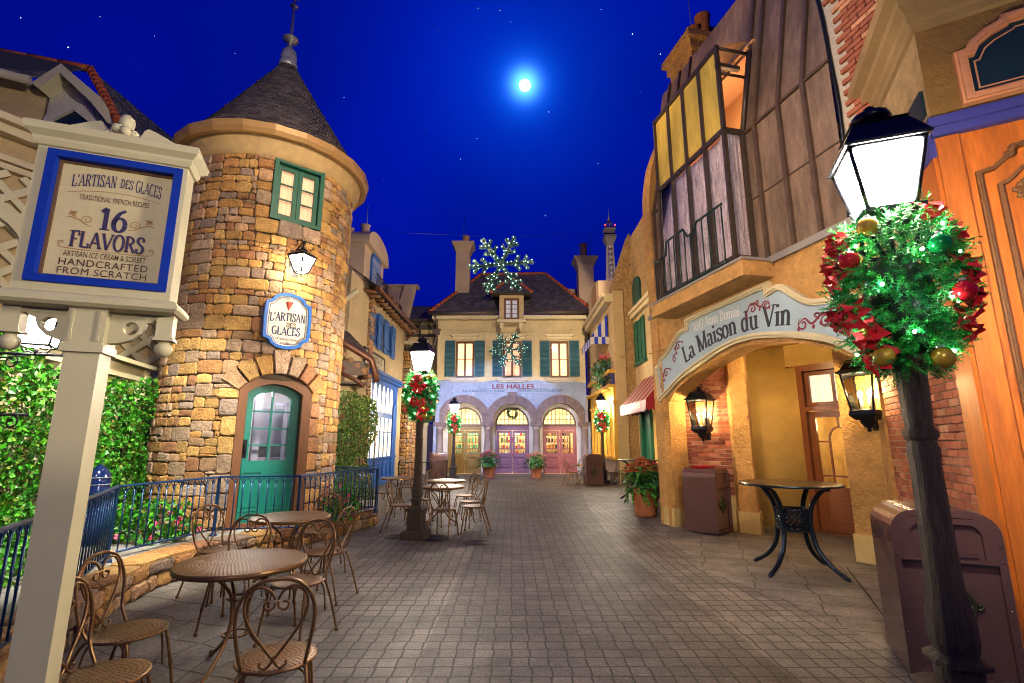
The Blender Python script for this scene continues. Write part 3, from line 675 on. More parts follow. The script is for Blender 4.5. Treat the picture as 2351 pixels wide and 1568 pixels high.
mb = MB(); mb.rect(TD, -.425, 1.33, -.345, 1.62, -.19, -.18); mb.tube([TD(-.385, 1.38, -.18), TD(-.385, 1.40, -.13), TD(-.385, 1.54, -.13), TD(-.385, 1.57, -.18)], .012, 8); mb.build('handle', IRON, dl, True)
mb = MB()      # pale room seen through the door panes
mb.rect(TD, -.82, .2, .82, .3, -1.7, -.34); mb.rect(TD, -.82, .2, -.74, 2.9, -1.7, -.34); mb.rect(TD, .74, .2, .82, 2.9, -1.7, -.34); mb.rect(TD, -.82, .2, .82, 2.9, -1.75, -1.7); mb.rect(TD, -.82, 2.8, .82, 2.9, -1.7, -.34); mb.build('shop_room', PALEROOM, tower, True)
mb = MB(); mb.rect(TD, -.12, .3, .0, 2.8, -.95, -.85); mb.rect(TD, .2, .3, .26, 2.3, -1.1, -1.06); mb.rect(TD, .44, .3, .5, 2.3, -1.1, -1.06); mb.rect(TD, .2, 2.24, .5, 2.3, -1.1, -1.06); mb.rect(TD, .06, .3, .62, 1.3, -1.4, -1.15); mb.rect(TD, .08, 1.5, .6, 2.2, -1.40, -1.37); mb.build('display_cabinet', M('cabinet_lilac', (.42, .40, .52), .6), tower, True)
mb = MB(); R2 = random.Random(3)
for i in range(5):
    for j in range(3): c = [(.8, .25, .04), (.02, .35, .3), (.75, .6, .3)][(i+j) % 3]; x, z_ = -.62+i*.11, 1.3+j*.17; mb.add([TD(x-.05, z_+.15, -1.2), TD(x+.05, z_+.15, -1.2), TD(x, z_, -1.2)], [(0, 1, 2)], c)
mb.rect(TD, -.68, 1.82, -.15, 1.86, -1.25, -1.15, (.02, .3, .26)); mb.rect(TD, -.68, .3, -.15, 1.28, -1.25, -1.21, (.35, .2, .1))
mb.build('display_wall', PETAL, tower, True)
lamp('shop_lamp', 'POINT', TD(-.1, 2.55, -.8), 95, (1., .95, .95), size=.15)
# casement window
TW = Fr(TD(.04, 0, 0).to_2d(), TD.U.to_2d())
mb = MB(); mb.prism(TW, [[(-.44, 5.42), (.44, 5.42), (.44, 6.58), (-.44, 6.58)], [(-.37, 6.51), (.37, 6.51), (.37, 5.49), (-.37, 5.49)]], -.2, .0)
twn = mb.build('window', M('green_paint', (.004, .10, .062), .45, var=(6, .15)), tower, True); GREENP = _m['green_paint']
for s in (-1, 1):
    x0, x1 = (-.365, -.004) if s < 0 else (.004, .365)
    mb = MB(); mb.prism(TW, [[(x0, 5.495), (x1, 5.495), (x1, 6.505), (x0, 6.505)], [(x0+.07, 6.43), (x1-.07, 6.43), (x1-.07, 5.57), (x0+.07, 5.57)]], -.14, -.09)
    for zz in (5.86, 6.15): mb.rect(TW, x0+.07, zz-.012, x1-.07, zz+.012, -.13, -.1)
    mb.build('casement', GREENP, twn, True)
MB().rect(TW, -.36, 5.5, .36, 6.5, -.124, -.120).build('pane', GLASS, twn, True)
def curtain(fr, u0, v0, u1, v1, d, mat, parent, n=26, amp=.012, world=True, name='curtain'):
    mb = MB(); vs = []
    for i in range(n+1):
        u = u0+(u1-u0)*i/n; k = amp*sin(i*1.9)+amp*.5*sin(i*.7+1); vs += [fr(u, v0, d+k), fr(u, v1, d+k*.6)]
    mb.add(vs, [(2*i, 2*i+2, 2*i+3, 2*i+1) for i in range(n)], None, True); return mb.build(name, mat, parent, world)
curtain(TW, -.36, 5.5, .36, 6.5, -.175, CURTP, twn)
# oval hanging board on the tower
so = [tuple(p) for p in [(0, .49), (.16, .465), (.25, .41), (.27, .36), (.30, .335), (.36, .32), (.375, .25), (.385, 0), (.375, -.25), (.36, -.32), (.30, -.335), (.27, -.36), (.25, -.41), (.16, -.465), (0, -.49)]]
so = so+[(-x, z) for x, z in so[-2:0:-1]]; so = so[::-1]
osign = thing('wall_sign', 'oval white board with bright blue rim and an ice cream cone, on the round tower', 'sign', TD(.02, 3.60, .05))
sf = Fr((TD(.02, 0, .08)).to_2d(), TD.U.to_2d(), 3.60)
MB().prism(sf, [so, offs(so, .05)[::-1]], -.06, .05).build('rim', M('sign_blue', (.006, .13, .55), .35), osign, True)
MB().prism(sf, [offs(so, .048)], -.05, .02).build('board', M('sign_white', (.72, .70, .62), .45, var=(4, .05)), osign, True)
MB().prism(sf, [offs(so, .075), offs(so, .083)[::-1]], .02, .024).build('border_line', M('navy_ink', (.006, .012, .10), .5), osign, True)
NAVY = _m['navy_ink']; INKB = M('brown_ink', (.10, .035, .012), .5); INKG = M('gold_ink', (.42, .24, .07), .5); INKT = M('teal_ink', (.004, .06, .11), .6); INKR = M('red_ink', (.14, .004, .014), .6)
mb = serif("L'ARTISAN", .145, sf, 0, -.02, .022, T=.2, t=.09, fit=.58, warp=lambda x, y: (x, y-.25*x*x+.02+.05*x)); mb.v += []; mb.build('lettering', NAVY, osign, True)
serif("GLACES", .14, sf, -.01, -.25, .022, T=.2, t=.09, fit=.46, warp=lambda x, y: (x, y+.2*x*x+.03*x)).build('lettering', NAVY, osign, True)
serif("DES", .075, sf, .06, -.10, .022, T=.2, t=.1).build('lettering', INKB, osign, True)
textmesh('ARTISAN ICE CREAM', .052, 1., .02, sf, 0, -.335, .022, sx=.72).build('lettering', INKB, osign, True)
textmesh('& SORBET', .052, 1., .02, sf, 0, -.40, .022, sx=.8).build('lettering', INKB, osign, True)
mb = MB(); mb.lathe([(0, 0), (.06, .16), (.055, .165), (0, .165)], sf(0, .165, .012), 14, (.62, .10, .06)); mb.ball(sf(0, .345, .012), .062, 14, (.8, .62, .55), (1, .5, 1)); mb.ball(sf(.02, .325, .03), .05, 12, (.55, .06, .16), (1, .4, .7)); mb.build('ice_cream_cone', PETAL, osign, True)
# wall lantern of the tower
def cage(mb_f, mb_g, mb_r, c, w0, w1, z0, z1, rz=0., bar=.012):      # tapered four-sided glass cage
    f = lambda h, z: [Vector((x*cos(rz)-y*sin(rz), x*sin(rz)+y*cos(rz), z))+Vector(c) for x, y in ((h, -h), (h, h), (-h, h), (-h, -h))]
    lo, hi = f(w0, z0), f(w1, z1)
    for k in range(4):
        mb_f.tube([lo[k], hi[k]], bar, 4); mb_f.tube([lo[k], lo[(k+1) % 4]], bar, 4); mb_f.tube([hi[k], hi[(k+1) % 4]], bar, 4)
    lo2, hi2 = f(w0-.004, z0), f(w1-.004, z1); mb_g.add(lo2+hi2, [(k, (k+1) % 4, 4+(k+1) % 4, 4+k) for k in range(4)]+[(3, 2, 1, 0)])
tl = thing('wall_lantern', 'lit black lantern hanging from an iron bracket on the round tower', 'lantern', TD(.10, 4.35, .02))
cl = TD.px(692, 618, .42); c = TD(cl[0], 0, .42)
fm, gm = MB(), MB(); lrz = ad+pi/2+.5
cage(fm, gm, None, (c.x, c.y, 0), .075, .155, 4.40, 4.68, lrz, .016); fm.build('cage', IRON, tl, True); gm.build('lamp_glass', LANTG, tl, True)
MB().sqlathe([(.165, 4.68), (.175, 4.70), (.06, 4.78), (.045, 4.82)], (c.x, c.y, 0), lrz).build('cap', IRON, tl, True)
mb = MB(); mb.rect(TD, -.02, 4.42, .13, 4.90, .03, .045); mb.tube([TD(.05, 4.86, .05), TD(.07, 4.93, .2), TD(cl[0], 4.96, .4), TD(cl[0], 4.92, .45)], .016, 6); mb.tube([TD(cl[0], 4.95, .42), TD(cl[0], 4.8, .42)], .014, 6)
mb.tube([TD(.05, 4.6, .05), TD(.07, 4.72, .16), TD(.09, 4.84, .28), TD(.1, 4.93, .36)], .011, 6); mb.tube([TD(cl[0]+x*.05, 4.93+z_*.05, .42) for x, z_ in spiral(0, 0, 1, .3, 200, 560, 14)], .008, 5)
mb.tube([TD(cl[0], 4.4, .42), TD(cl[0], 4.33, .42)], [.02, .006], 6)
for a in range(4): t = lrz+pi/4+a*pi/2; mb.tube([(c.x+.1*cos(t), c.y+.1*sin(t), 4.40), (c.x+.07*cos(t), c.y+.07*sin(t), 4.35), (c.x, c.y, 4.33)], .007, 5)
mb.build('bracket', IRON, tl, True)
# ------------------------------------------------------------------ cream shop sign on its post
SG = Fr((-2.2, 2.3), (.937, .35))
sgn = thing('shop_sign', 'tall cream post sign with blue frame listing sixteen ice cream flavours', 'sign', SG(.135, 0, -.07))
cx = .16
mb = MB(); mb.rect(SG, .065, 0, .205, 2.02, -.14, 0); mb.build('post', CREAM, sgn, True)
mb = MB()
mb.rect(SG, .05, 2.02, .22, 2.06, -.155, .015); mb.rect(SG, .058, 2.06, .212, 2.235, -.148, .008)
mb.rect(SG, .075, 2.075, .085, 2.225, .008, .016); mb.rect(SG, .185, 2.075, .195, 2.225, .008, .016); mb.build('post_head', CREAM, sgn, True)
for s in (-1, 1):       # pierced scroll brackets and turned drops
    o = [(.076, 2.235), (.076, 2.075), (.12, 2.08), (.17, 2.10), (.205, 2.135), (.218, 2.165), (.225, 2.19), (.25, 2.195), (.262, 2.21), (.275, 2.2), (.275, 2.235)]
    h = arc(.165, 2.158, .034, .034, 20, 380, 14)[:-1]
    o = [(cx-.025+s*x, z) for x, z in o]; h = [(cx-.025+s*x, z) for x, z in h]
    mb = MB(); mb.prism(SG, [o, h], -.09, -.045); mb.build('scroll_bracket', CREAM, sgn, True)
    q = SG(cx-.025+s*.31, 0, -.07); mb = MB()
    mb.sqlathe([(.036, 2.12), (.036, 2.24)], q, atan2(SG.U.y, SG.U.x)); mb.sqlathe([(.044, 2.105), (.044, 2.12)], q, atan2(SG.U.y, SG.U.x)); mb.lathe([(.0, 2.022), (.022, 2.026), (.038, 2.045), (.042, 2.065), (.036, 2.085), (.022, 2.095), (.03, 2.105)], (q.x, q.y, 0), 16); mb.build('drop_finial', CREAM, sgn, True)
def bar(fr, u0, u1, prof, dback, name, mat, parent):      # a moulding: profile (d, z) swept along u, ends returned
    mb = MB(); n = len(prof); m0 = prof[0][0]
    vs = [fr(u0-(d-m0), z, d) for d, z in prof]+[fr(u1+(d-m0), z, d) for d, z in prof]+[fr(u0-(d-m0), z, dback-(d-m0)) for d, z in prof]+[fr(u1+(d-m0), z, dback-(d-m0)) for d, z in prof]
    fs = []
    for i in range(n-1): fs += [(i, n+i, n+i+1, i+1), (2*n+i, i, i+1, 2*n+i+1), (n+i, 3*n+i, 3*n+i+1, n+i+1), (3*n+i, 2*n+i, 2*n+i+1, 3*n+i+1)]
    fs += [(0, n, 3*n, 2*n), (n-1, 2*n-1, 4*n-1, 3*n-1)]
    mb.add(vs, fs); return mb.build(name, mat, parent, True)
bar(SG, -.185, .46, [(.0, 2.235), (.035, 2.24), (.05, 2.255), (.05, 2.275), (.035, 2.295), (.012, 2.305)], -.14, 'lower_shelf', CREAM, sgn)
mb = MB(); mb.prism(SG, [[(-.185, 2.30), (.46, 2.30), (.46, 3.06), (-.185, 3.06)], [(-.105, 3.012), (.405, 3.012), (.405, 2.385), (-.105, 2.385)]], -.13, .0); mb.rect(SG, -.184, 2.301, .459, 3.059, -.14, -.131); mb.build('sign_box', CREAM, sgn, True)
bar(SG, -.185, .46, [(.0, 3.055), (.012, 3.06), (.022, 3.085), (.022, 3.10), (.05, 3.125), (.055, 3.155), (.05, 3.165)], -.14, 'cornice', CREAM, sgn)
mb = MB(); mb.prism(SG, [[(-.14, 2.352), (.44, 2.352), (.44, 3.045), (-.14, 3.045)], [(-.102, 3.008), (.402, 3.008), (.402, 2.389), (-.102, 2.389)]], -.04, .012); mb.build('frame', BLUEP, sgn, True)
mb = MB(); mb.prism(SG, [[(-.104, 2.387), (.404, 2.387), (.404, 3.010), (-.104, 3.010)], [(-.088, 2.996), (.390, 2.996), (.390, 2.402), (-.088, 2.402)]], -.06, -.026); mb.build('inner_frame', M('old_bronze', (.16, .08, .04), .5, .3), sgn, True)
MB().rect(SG, -.1, 2.39, .40, 3.0, -.06, -.036).build('panel', M('parchment', (.64, .54, .32), .55, var=((3, .08), (30, .05))), sgn, True)
for s in (-1, 1):       # broken pediment and pineapple
    o = [(.03, 3.165), (.29, 3.165), (.285, 3.185), (.25, 3.20), (.20, 3.225), (.15, 3.25), (.105, 3.265), (.09, 3.25), (.075, 3.21), (.05, 3.19)]
    o = [(cx-.02+s*x, z) for x, z in o]
    MB().prism(SG, [o], -.09, -.03).build('pediment', CREAM, sgn, True)
q = SG(cx-.02, 0, -.05); mb = MB(); mb.ball(q+Vector((0, 0, 3.285)), .038, 12, None, (1, 1, 1.35))
for k in range(7): a = k*2*pi/7; mb.ball(q+Vector((.045*cos(a), .045*sin(a), 3.215+.012*(k % 2))), .028, 8)
mb.lathe([(.06, 3.165), (.05, 3.18), (.035, 3.2), (.03, 3.24)], (q.x, q.y, 0), 12); mb.build('pineapple_finial', CREAM, sgn, True)
PD = -.0355; tc_ = .150
NAVY2 = M('indigo_ink', (.030, .022, .11), .5); BR2 = M('umber_ink', (.07, .022, .008), .5)
ttl = lambda c0: (lambda x, y: (x, y-.62*(x+c0)**2+.012-.05*0))
serif("L'ARTISAN", .066, SG, tc_-.098, 2.885, PD, T=.17, t=.075, fit=.188, warp=ttl(-.098)).build('lettering', NAVY2, sgn, True)
serif("DES", .050, SG, tc_+.040, 2.892, PD, T=.17, t=.08, fit=.056, warp=ttl(.04)).build('lettering', NAVY2, sgn, True)
serif("GLACES", .066, SG, tc_+.138, 2.885, PD, T=.17, t=.075, fit=.118, warp=ttl(.138)).build('lettering', NAVY2, sgn, True)
textmesh('TRADITIONAL FRENCH RECIPES', .042, 1.02, .004, SG, tc_, 2.812, PD, fit=.30).build('lettering', BR2, sgn, True)
serif('16', .120, SG, tc_+.008, 2.660, PD, T=.2, t=.08, fit=.125, sf=.4).build('number', NAVY2, sgn, True)
serif('FLAVORS', .086, SG, tc_, 2.556, PD, T=.2, t=.09, fit=.315).build('lettering', NAVY2, sgn, True)
serif('FLAVORS', .086, SG, tc_+.003, 2.553, PD-.0004, T=.2, t=.09, fit=.315).build('lettering_shadow', INKG, sgn, True)
textmesh('ARTISAN ICE CREAM & SORBET', .042, 1.04, .004, SG, tc_, 2.505, PD, fit=.345).build('lettering', BR2, sgn, True)
textmesh('HANDCRAFTED', .052, 1.1, .003, SG, tc_, 2.457, PD, fit=.37).build('lettering', BR2, sgn, True)
textmesh('FROM SCRATCH', .052, 1.1, .0, SG, tc_, 2.412, PD, fit=.37).build('lettering', BR2, sgn, True)
mb = MB()
for s in (-1, 1):
    f = lambda pts: [(tc_+s*x, z) for x, z in pts]
    ribbon(mb, SG, f([(.19, 2.705), (.17, 2.712), (.13, 2.70), (.10, 2.678), (.075, 2.672)]), .006, PD+.0012)
    ribbon(mb, SG, f(spiral(.10, 2.705, .026, .004, -60, 480, 22)), .005, PD+.0012)
    for k in range(3): ribbon(mb, SG, f([(.15+.012*k, 2.712+.004*k), (.165+.01*k-.01, 2.728), (.175-.015*k, 2.742)]), .008, PD+.0012)
    ribbon(mb, SG, f([(.195, 2.575), (.2, 2.552), (.17, 2.546), (.1, 2.543), (0, 2.543)]), .005, PD+.0012)
    ribbon(mb, SG, f(spiral(.188, 2.572, .015, .003, -80, 280, 12)), .005, PD+.0012)
    ribbon(mb, SG, f([(.2, 2.842), (.14, 2.858), (.07, 2.868), (0, 2.870)]), .004, PD+.0012)
mb.build('flourish', INKG, sgn, True)

# ------------------------------------------------------------------ ivy hedge on a cream pergola wall, with the small shrubs
HW = Fr((-5.2, 4.6), (-1, 4)); HW2 = HW
perg = thing('pergola_wall', 'cream timber pergola wall behind the ivy left of the round tower', 'pergola', HW(2, 0, -.1))
mb = MB(); mb.rect(HW, -2.2, 2.58, 4.15, 2.78, -.25, -.12); mb.rect(HW, -2.2, 2.80, 4.2, 2.86, -.32, -.02); mb.build('beam', CREAM, perg, True)
for u in (-.4, 1.8, 4.02): MB().rect(HW, u-.1, .2, u+.1, 2.79, -.28, -.09).build('post', CREAM, perg, True)
mb = MB()
for k in range(-4, 9):
    a, b = (-.3+k*.5, .4), (-.3+k*.5+2.2, 2.6)
    for (p, q) in ((a, b), ((b[0], a[1]), (a[0], b[1]))):
        p, q = Vector(p), Vector(q); d = (q-p).normalized(); n = Vector((-d.y, d.x))*.025
        if max(p.x, q.x) > 4. or min(p.x, q.x) < -2.1: continue
        mb.prism(HW, [[tuple(p-n), tuple(q-n), tuple(q+n), tuple(p+n)]], -.2, -.18)
mb.build('lattice', CREAM, perg, True)
mb = MB(); mb.rect(HW, -2.4, .2, 4.0, 2.55, -.5, -.45); mb.build('backing', STUCCO_C, perg, True)
def hedge_pt(fr, u0, u1, z0, z1, dep, holes=0.):
    def f():
        for _ in range(20):
            u, z = R.uniform(u0, u1), R.uniform(z0, z1)
            b = sin(u*2.3+1)*.1+sin(z*3.1+u*1.4)*.09+sin(u*6.1+z*4.7)*.05
            if z > z1-.18+b*.9 or u > u1-.1+b: continue
            if holes and sin(u*4.1+z*2.)*sin(z*5.3-u*2.2) > 1-holes: continue
            break
        return fr(u, z, dep*(.55+b*2.2)+R.uniform(-.08, .08)), fr.N
    return f
iv = leaves(MB(), 15000, hedge_pt(HW, -1.4, 3.98, .28, 2.66, .22, .13), .058, GREENS)
tag(iv.build('ivy_hedge', LEAF), 'big bright green ivy hedge climbing the pergola wall left of the round tower', 'hedge')
def bush(name, label, cat, c, rx, ry, z0, z1, n, size, pal, flowers=None, nf=0, fs=.03):
    t = thing(name, label, cat, (c[0], c[1], z0))
    def pl():
        while True:
            x, y, z = R.uniform(-1, 1), R.uniform(-1, 1), R.uniform(0, 1); q = x*x+y*y
            if q < 1-.5*z*z and R.random() < .35+q: break
        k = 1+.2*sin(5*x+3*z*4)
        return (c[0]+x*rx*k, c[1]+y*ry*k, z0+(z1-z0)*z), (x, y, z)
    leaves(MB(), n, pl, size, pal).build('foliage', LEAF, t, True)
    mb = MB()
    for k in range(5): a = k*1.3; mb.tube([(c[0], c[1], z0-.02), (c[0]+rx*.3*cos(a), c[1]+ry*.3*sin(a), z0+(z1-z0)*.6)], [.012, .005], 5)
    mb.build('stem', M('stem', (.09, .05, .025), .8), t, True)
    if flowers:
        mb = MB()
        for _ in range(nf):
            p, q = pl(); p = Vector(p)+Vector(q)*fs; col = R.choice(flowers)
            for k in range(5): a = k*2*pi/5; mb.add([p, p+Vector((cos(a-.5)*fs, sin(a-.5)*fs*.7-.01, sin(a-.5)*fs)), p+Vector((cos(a)*fs*1.4, -.02, sin(a)*fs*1.4)), p+Vector((cos(a+.5)*fs, sin(a+.5)*fs*.7-.01, sin(a+.5)*fs))], [(0, 1, 2, 3)], col)
        mb.build('blossom', PETAL, t, True)
    return t
PINKS = [(.75, .06, .20), (.8, .12, .30), (.6, .04, .12)]
bush('flower_bed', 'low green bed of pink flowers at the tower foot left of the door', 'flower bed', (-5.0, 7.15), .62, .3, .28, .80, 900, .07, GREENS, PINKS, 26)
bush('flowering_shrub', 'low shrub with magenta flowers behind the railing right of the teal door', 'shrub', (-2.95, 9.0), .32, .3, .28, .85, 700, .06, GREENS, PINKS, 22)
bush('ground_shrub', 'low leafy shrub under the ivy hedge at the left edge beside the sign post', 'shrub', (-4.95, 4.9), .4, .9, .25, .75, 900, .06, GREENS)
def climber(name, label, fr, u0, u1, z0, z1, n, dep, pal):
    t = thing(name, label, 'bush', fr((u0+u1)/2, z0, 0))
    leaves(MB(), n, hedge_pt(fr, u0, u1, z0, z1, dep, .12), .05, pal).build('foliage', LEAF, t, True)
    mb = MB()
    for k in range(6): u = u0+(u1-u0)*(k+.5)/6; mb.tube([fr(u, z0, .05), fr(u+.05, (z0+z1)/2, dep*.3), fr(u-.04, z1-.3, dep*.4)], [.018, .012, .006], 5)
    mb.build('stem', _m['stem'], t, True); return t
OLIVE = [(.06, .16, .018), (.09, .20, .025), (.04, .10, .015), (.12, .22, .04), (.14, .12, .03)]
climber('climbing_bush', 'dense olive green bush on the corner between the tower and the blue shop front', Fr((-4.1, 11.6), (1, .35)), 0, .95, .3, 2.72, 5200, .4, OLIVE)
urn = thing('urn', 'dark blue glazed lidded urn standing on the ramp before the ivy hedge', 'urn', (-5.55, 6.85, .24))
MB().lathe([(.0, 0), (.12, 0), (.15, .1), (.15, .5), (.13, .62), (.16, .66), (.165, .72), (.15, .76), (.155, .82), (.14, .92), (.09, 1.0), (.03, 1.05), (.0, 1.06)], (0, 0, 0), 20).build('body', M('glazed_blue', (.008, .02, .10), .15, .2), urn)
mb = MB()
for z in (.70, .79, .88): mb.lathe([(.152, z-.006), (.164, z), (.152, z+.006)], (0, 0, 0), 20)
mb.build('band', M('grey_band', (.35, .38, .42), .3, .4), urn)
# lit lantern over its curly iron bracket, behind the sign
hl = thing('hanging_lantern', 'lit square lantern on a curly iron bracket behind the cream post sign', 'lantern', (-4.48, 4.6, 2.36))
fm, gm = MB(), MB(); hc = (-4.50, 4.6, 0); cage(fm, gm, None, hc, .115, .165, 2.48, 2.79, .5, .012); fm.build('cage', IRON, hl, True); gm.build('lamp_glass', M('pale_lamp_glass', (1., .88, .7), .4, emit=42.), hl, True)
MB().sqlathe([(.19, 2.79), (.19, 2.80), (.08, 2.90), (.03, 2.93)], hc, .5).build('cap', IRON, hl, True)
mb = MB(); bd = Vector((-.85, -.25, 0)); P0 = Vector((hc[0], hc[1], 2.40))
mb.tube([P0-bd*.28, P0+bd*1.0], .014, 6); mb.tube([P0, P0+Vector((0, 0, .08))], .016, 6)
for s in (-1, 1): mb.tube([P0+bd*.0, P0+bd*s*.06+Vector((0, 0, .03)), P0+bd*s*.1+Vector((0, 0, .02)), P0+bd*s*.13+Vector((0, 0, .06)), P0+bd*s*.1+Vector((0, 0, .09))], .008, 5)
for k, s in ((.2, 1), (.5, -1), (.8, 1)): mb.tube([P0+bd*(k+x)+Vector((0, 0, -.075+z*s)) for x, z in spiral(0, 0, .07, .02, 90, 520, 22)], .007, 5)
mb.tube([P0+bd*.05+Vector((0, 0, -.01)), P0+bd*.4+Vector((0, 0, -.06)), P0+bd*.9+Vector((0, 0, -.2))], .008, 5); mb.build('bracket', IRON, hl, True)
b2 = thing('iron_bracket', 'empty curly iron wall bracket low on the ivy hedge at the left edge', 'bracket', (-4.75, 4.6, 1.78)); mb = MB(); P0 = Vector((-4.6, 4.66, 1.84))
mb.tube([P0+bd*-.08, P0+bd*.9], .013, 6)
for k in (.06, .3, .6): mb.tube([P0+bd*(k+x)+Vector((0, 0, -.07+z)) for x, z in spiral(0, 0, .065, .02, 90, 500, 20)], .007, 5)
mb.build('scrollwork', IRON, b2, True)

# ------------------------------------------------------------------ house with lattice front at far left
lh = thing('lattice_house', 'cream lattice fronted house with slate roof and orange ridge tiles at far left', 'house', (-9, 9, 0))
HA = Fr((-9.5, 9.), (1, .12))
def hz(x, y): return HA.px(x/1.96/1.7423, (200+y/1.96)/1.7423)
g_ = [hz(395, 345), hz(560, 240), hz(830, 480), hz(960, 650)]
mb = MB(); mb.prism(HA, [[(g_[0][0], 3.), (g_[3][0], 3.), g_[3], g_[2], g_[1], g_[0]]], -.3, 0); mb.build('gable_wall', STUCCO_W, lh, True)
u_, z_ = hz(600, 560); mb = MB(); mb.prism(HA, [[(u_-.55, z_-.8), (u_+.45, z_-.8), (u_+.45, z_), (u_+.3, z_+.25), (u_-.05, z_+.42), (u_-.4, z_+.3), (u_-.55, z_)], [(u_-.4, z_-.7), (u_-.4, z_-.05), (u_-.05, z_+.22), (u_+.3, z_-.05), (u_+.3, z_-.7)]], 0, .08); mb.build('window_surround', STUCCO_W, lh, True)
mb = MB(); mb.rect(HA, u_-.4, z_-.7, u_+.32, z_+.2, .0, .02); mb.build('window', DARKT, lh, True)
LS = Fr(HA(g_[0][0], 0, 0).to_2d(), (-.96, -.9)); LS = Fr(HA(g_[0][0]-4.2, 0, 1.6).to_2d(), (4.0, 2.1))
mb = MB(); mb.prism(LS, [[(-.5, 2), (4.45, 2), (4.45, g_[0][1]+.1), (-.5, g_[0][1]+.25)]], -.3, 0); mb.build('side_wall', STUCCO_C, lh, True)
ez = g_[0][1]
A_, B_ = LS(-.8, ez+.02, .45), HA(g_[0][0]-.05, ez+.02, .42)
C_ = HA(g_[1][0]+.05, g_[1][1]+.15, .35); D_ = LS(-.8, g_[1][1]+.55, -1.2); E_ = HA(g_[3][0]+.12, g_[3][1]+.05, .35)
mb = MB(); fn = lambda s, t, d: A_.lerp(B_, s).lerp(D_.lerp(C_+Vector((0, .6, .35)), s), t)+Vector((0, -.3*d, d))
shingles(mb, fn, 9, 26, lambda: slatecol((.075, .075, .085)), .02); mb.add([fn(0, 0, 0), fn(1, 0, 0), fn(1, 1, 0), fn(0, 1, 0)], [(0, 1, 2, 3)], (.04, .04, .045))
F_ = C_+Vector((0, .6, .35)); G_ = F_+Vector((0, 3., .1)); H_ = E_+Vector((0, 3., .0))
fn2 = lambda s, t, d: E_.lerp(H_, s).lerp(F_.lerp(G_, s), t)+Vector((d, 0, d)); shingles(mb, fn2, 12, 14, lambda: slatecol((.07, .07, .08)), .02); mb.add([E_, H_, G_, F_], [(0, 1, 2, 3)], (.04, .04, .045))
mb.build('roof', SHINGLE, lh, True)
mb = MB()
for k in range(11): p = D_.lerp(F_, k/11); q = D_.lerp(F_, (k+1.1)/11); mb.tube([p, q], [.09, .075], 8)
for k in range(12): p = F_.lerp(E_, k/12); q = F_.lerp(E_, (k+1.1)/12); mb.tube([p, q], [.075, .09], 8)
mb.build('ridge_tiles', RIDGE, lh, True)
mb = MB(); mb.tube([A_+Vector((0, 0, -.05)), B_+Vector((0, 0, -.05))], .09, 8); mb.build('gutter', M('pale_gutter', (.5, .44, .36), .5), lh, True)
vo = [(g_[0][0]-.12, g_[0][1]), (g_[1][0], g_[1][1]+.14), (g_[2][0]+.08, g_[2][1]+.1), (g_[3][0]+.12, g_[3][1]), (g_[3][0]-.08, g_[3][1]), (g_[2][0]-.1, g_[2][1]), (g_[1][0], g_[1][1]-.06), (g_[0][0]+.04, g_[0][1]-.12)]
mb = MB(); mb.prism(HA, [vo[::-1]], -.1, .32); mb.build('verge_board', CREAM, lh, True)
LW = Fr((-8.4, 7.3), (.5, .866))
def lz(x, y): return LW.px(x/1.7423, y/1.7423)
ltop = lz(0, 200+880/1.96)[1]; ltop2 = lz(0, 200+545/1.96)[1]
mb = MB(); mb.rect(LW, -2, 2, 4, ltop2-.1, -.3, 0); mb.build('front_wall', STUCCO_C, lh, True)
mb = MB()
for zz, h, d in ((ltop2-.1, .12, .3), (ltop2-.26, .16, .18), (ltop, .1, .15), (ltop-.12, .1, .1)): mb.rect(LW, -2, zz, 4, zz+h, -.02, d)
mb.build('moulding', CREAM2, lh, True)
mb = MB()
for k in range(-12, 16):
    for s in (1, -1):
        p = Vector((k*.5, 2.6)); d = Vector((s*.74, .67)); n = Vector((-d.y, d.x))*.055; L_ = 4.2
        # clip to the panel
        t1 = (ltop-.15-p.y)/d.y; q0, q1 = p, p+d*t1
        if max(q0.x, q1.x) < -2.2 or min(q0.x, q1.x) > 4.2: continue
        mb.prism(LW, [[tuple(q0-n), tuple(q1-n), tuple(q1+n), tuple(q0+n)]], 0, .09 if s > 0 else .07)
mb.build('lattice', CREAM, lh, True)
ca = lz(0, 750); mb = MB(); mb.prism(LW, [arc(-.2, ca[1]-1.2, 1.0, 1.0, 0, 180, 14)+arc(-.2, ca[1]-1.2, .75, .75, 180, 0, 14)], 0, .16); mb.build('arch', CREAM, lh, True)
# small red-eaved slate roof between hedge and tower
sr = thing('shed_roof', 'low slate roof with red eaves board between the ivy hedge and the tower', 'roof', (-8.0, 11, 0))
SRF = Fr((-9.6, 11.0), (1, 0)); a0 = SRF.px((930/1.96)/1.7423, (1000+800/1.96)/1.7423); a1 = SRF.px((1140/1.96)/1.7423, (1000+590/1.96)/1.7423)
mb = MB(); fn = lambda s, t, d: SRF(a0[0]+s*2.6, a0[1], .3).lerp(SRF(a1[0]+s*2.6, a1[1]+.3, -.9), t)+Vector((0, -d, d))
shingles(mb, fn, 6, 12, lambda: slatecol((.07, .06, .06)), .02); mb.add([fn(0, 0, 0), fn(1, 0, 0), fn(1, 1, 0), fn(0, 1, 0)], [(0, 1, 2, 3)], (.04, .035, .035)); mb.build('roof', SHINGLE, sr, True)
mb = MB(); mb.rect(SRF, a0[0], a0[1]-.2, a0[0]+2.6, a0[1]+.0, .25, .32); mb.build('eaves_board', M('red_board', (.22, .02, .012), .5), sr, True)
MB().rect(SRF, a0[0], .2, a0[0]+2.6, a0[1]-.1, -.3, .0).build('wall', BROWNP, sr, True)

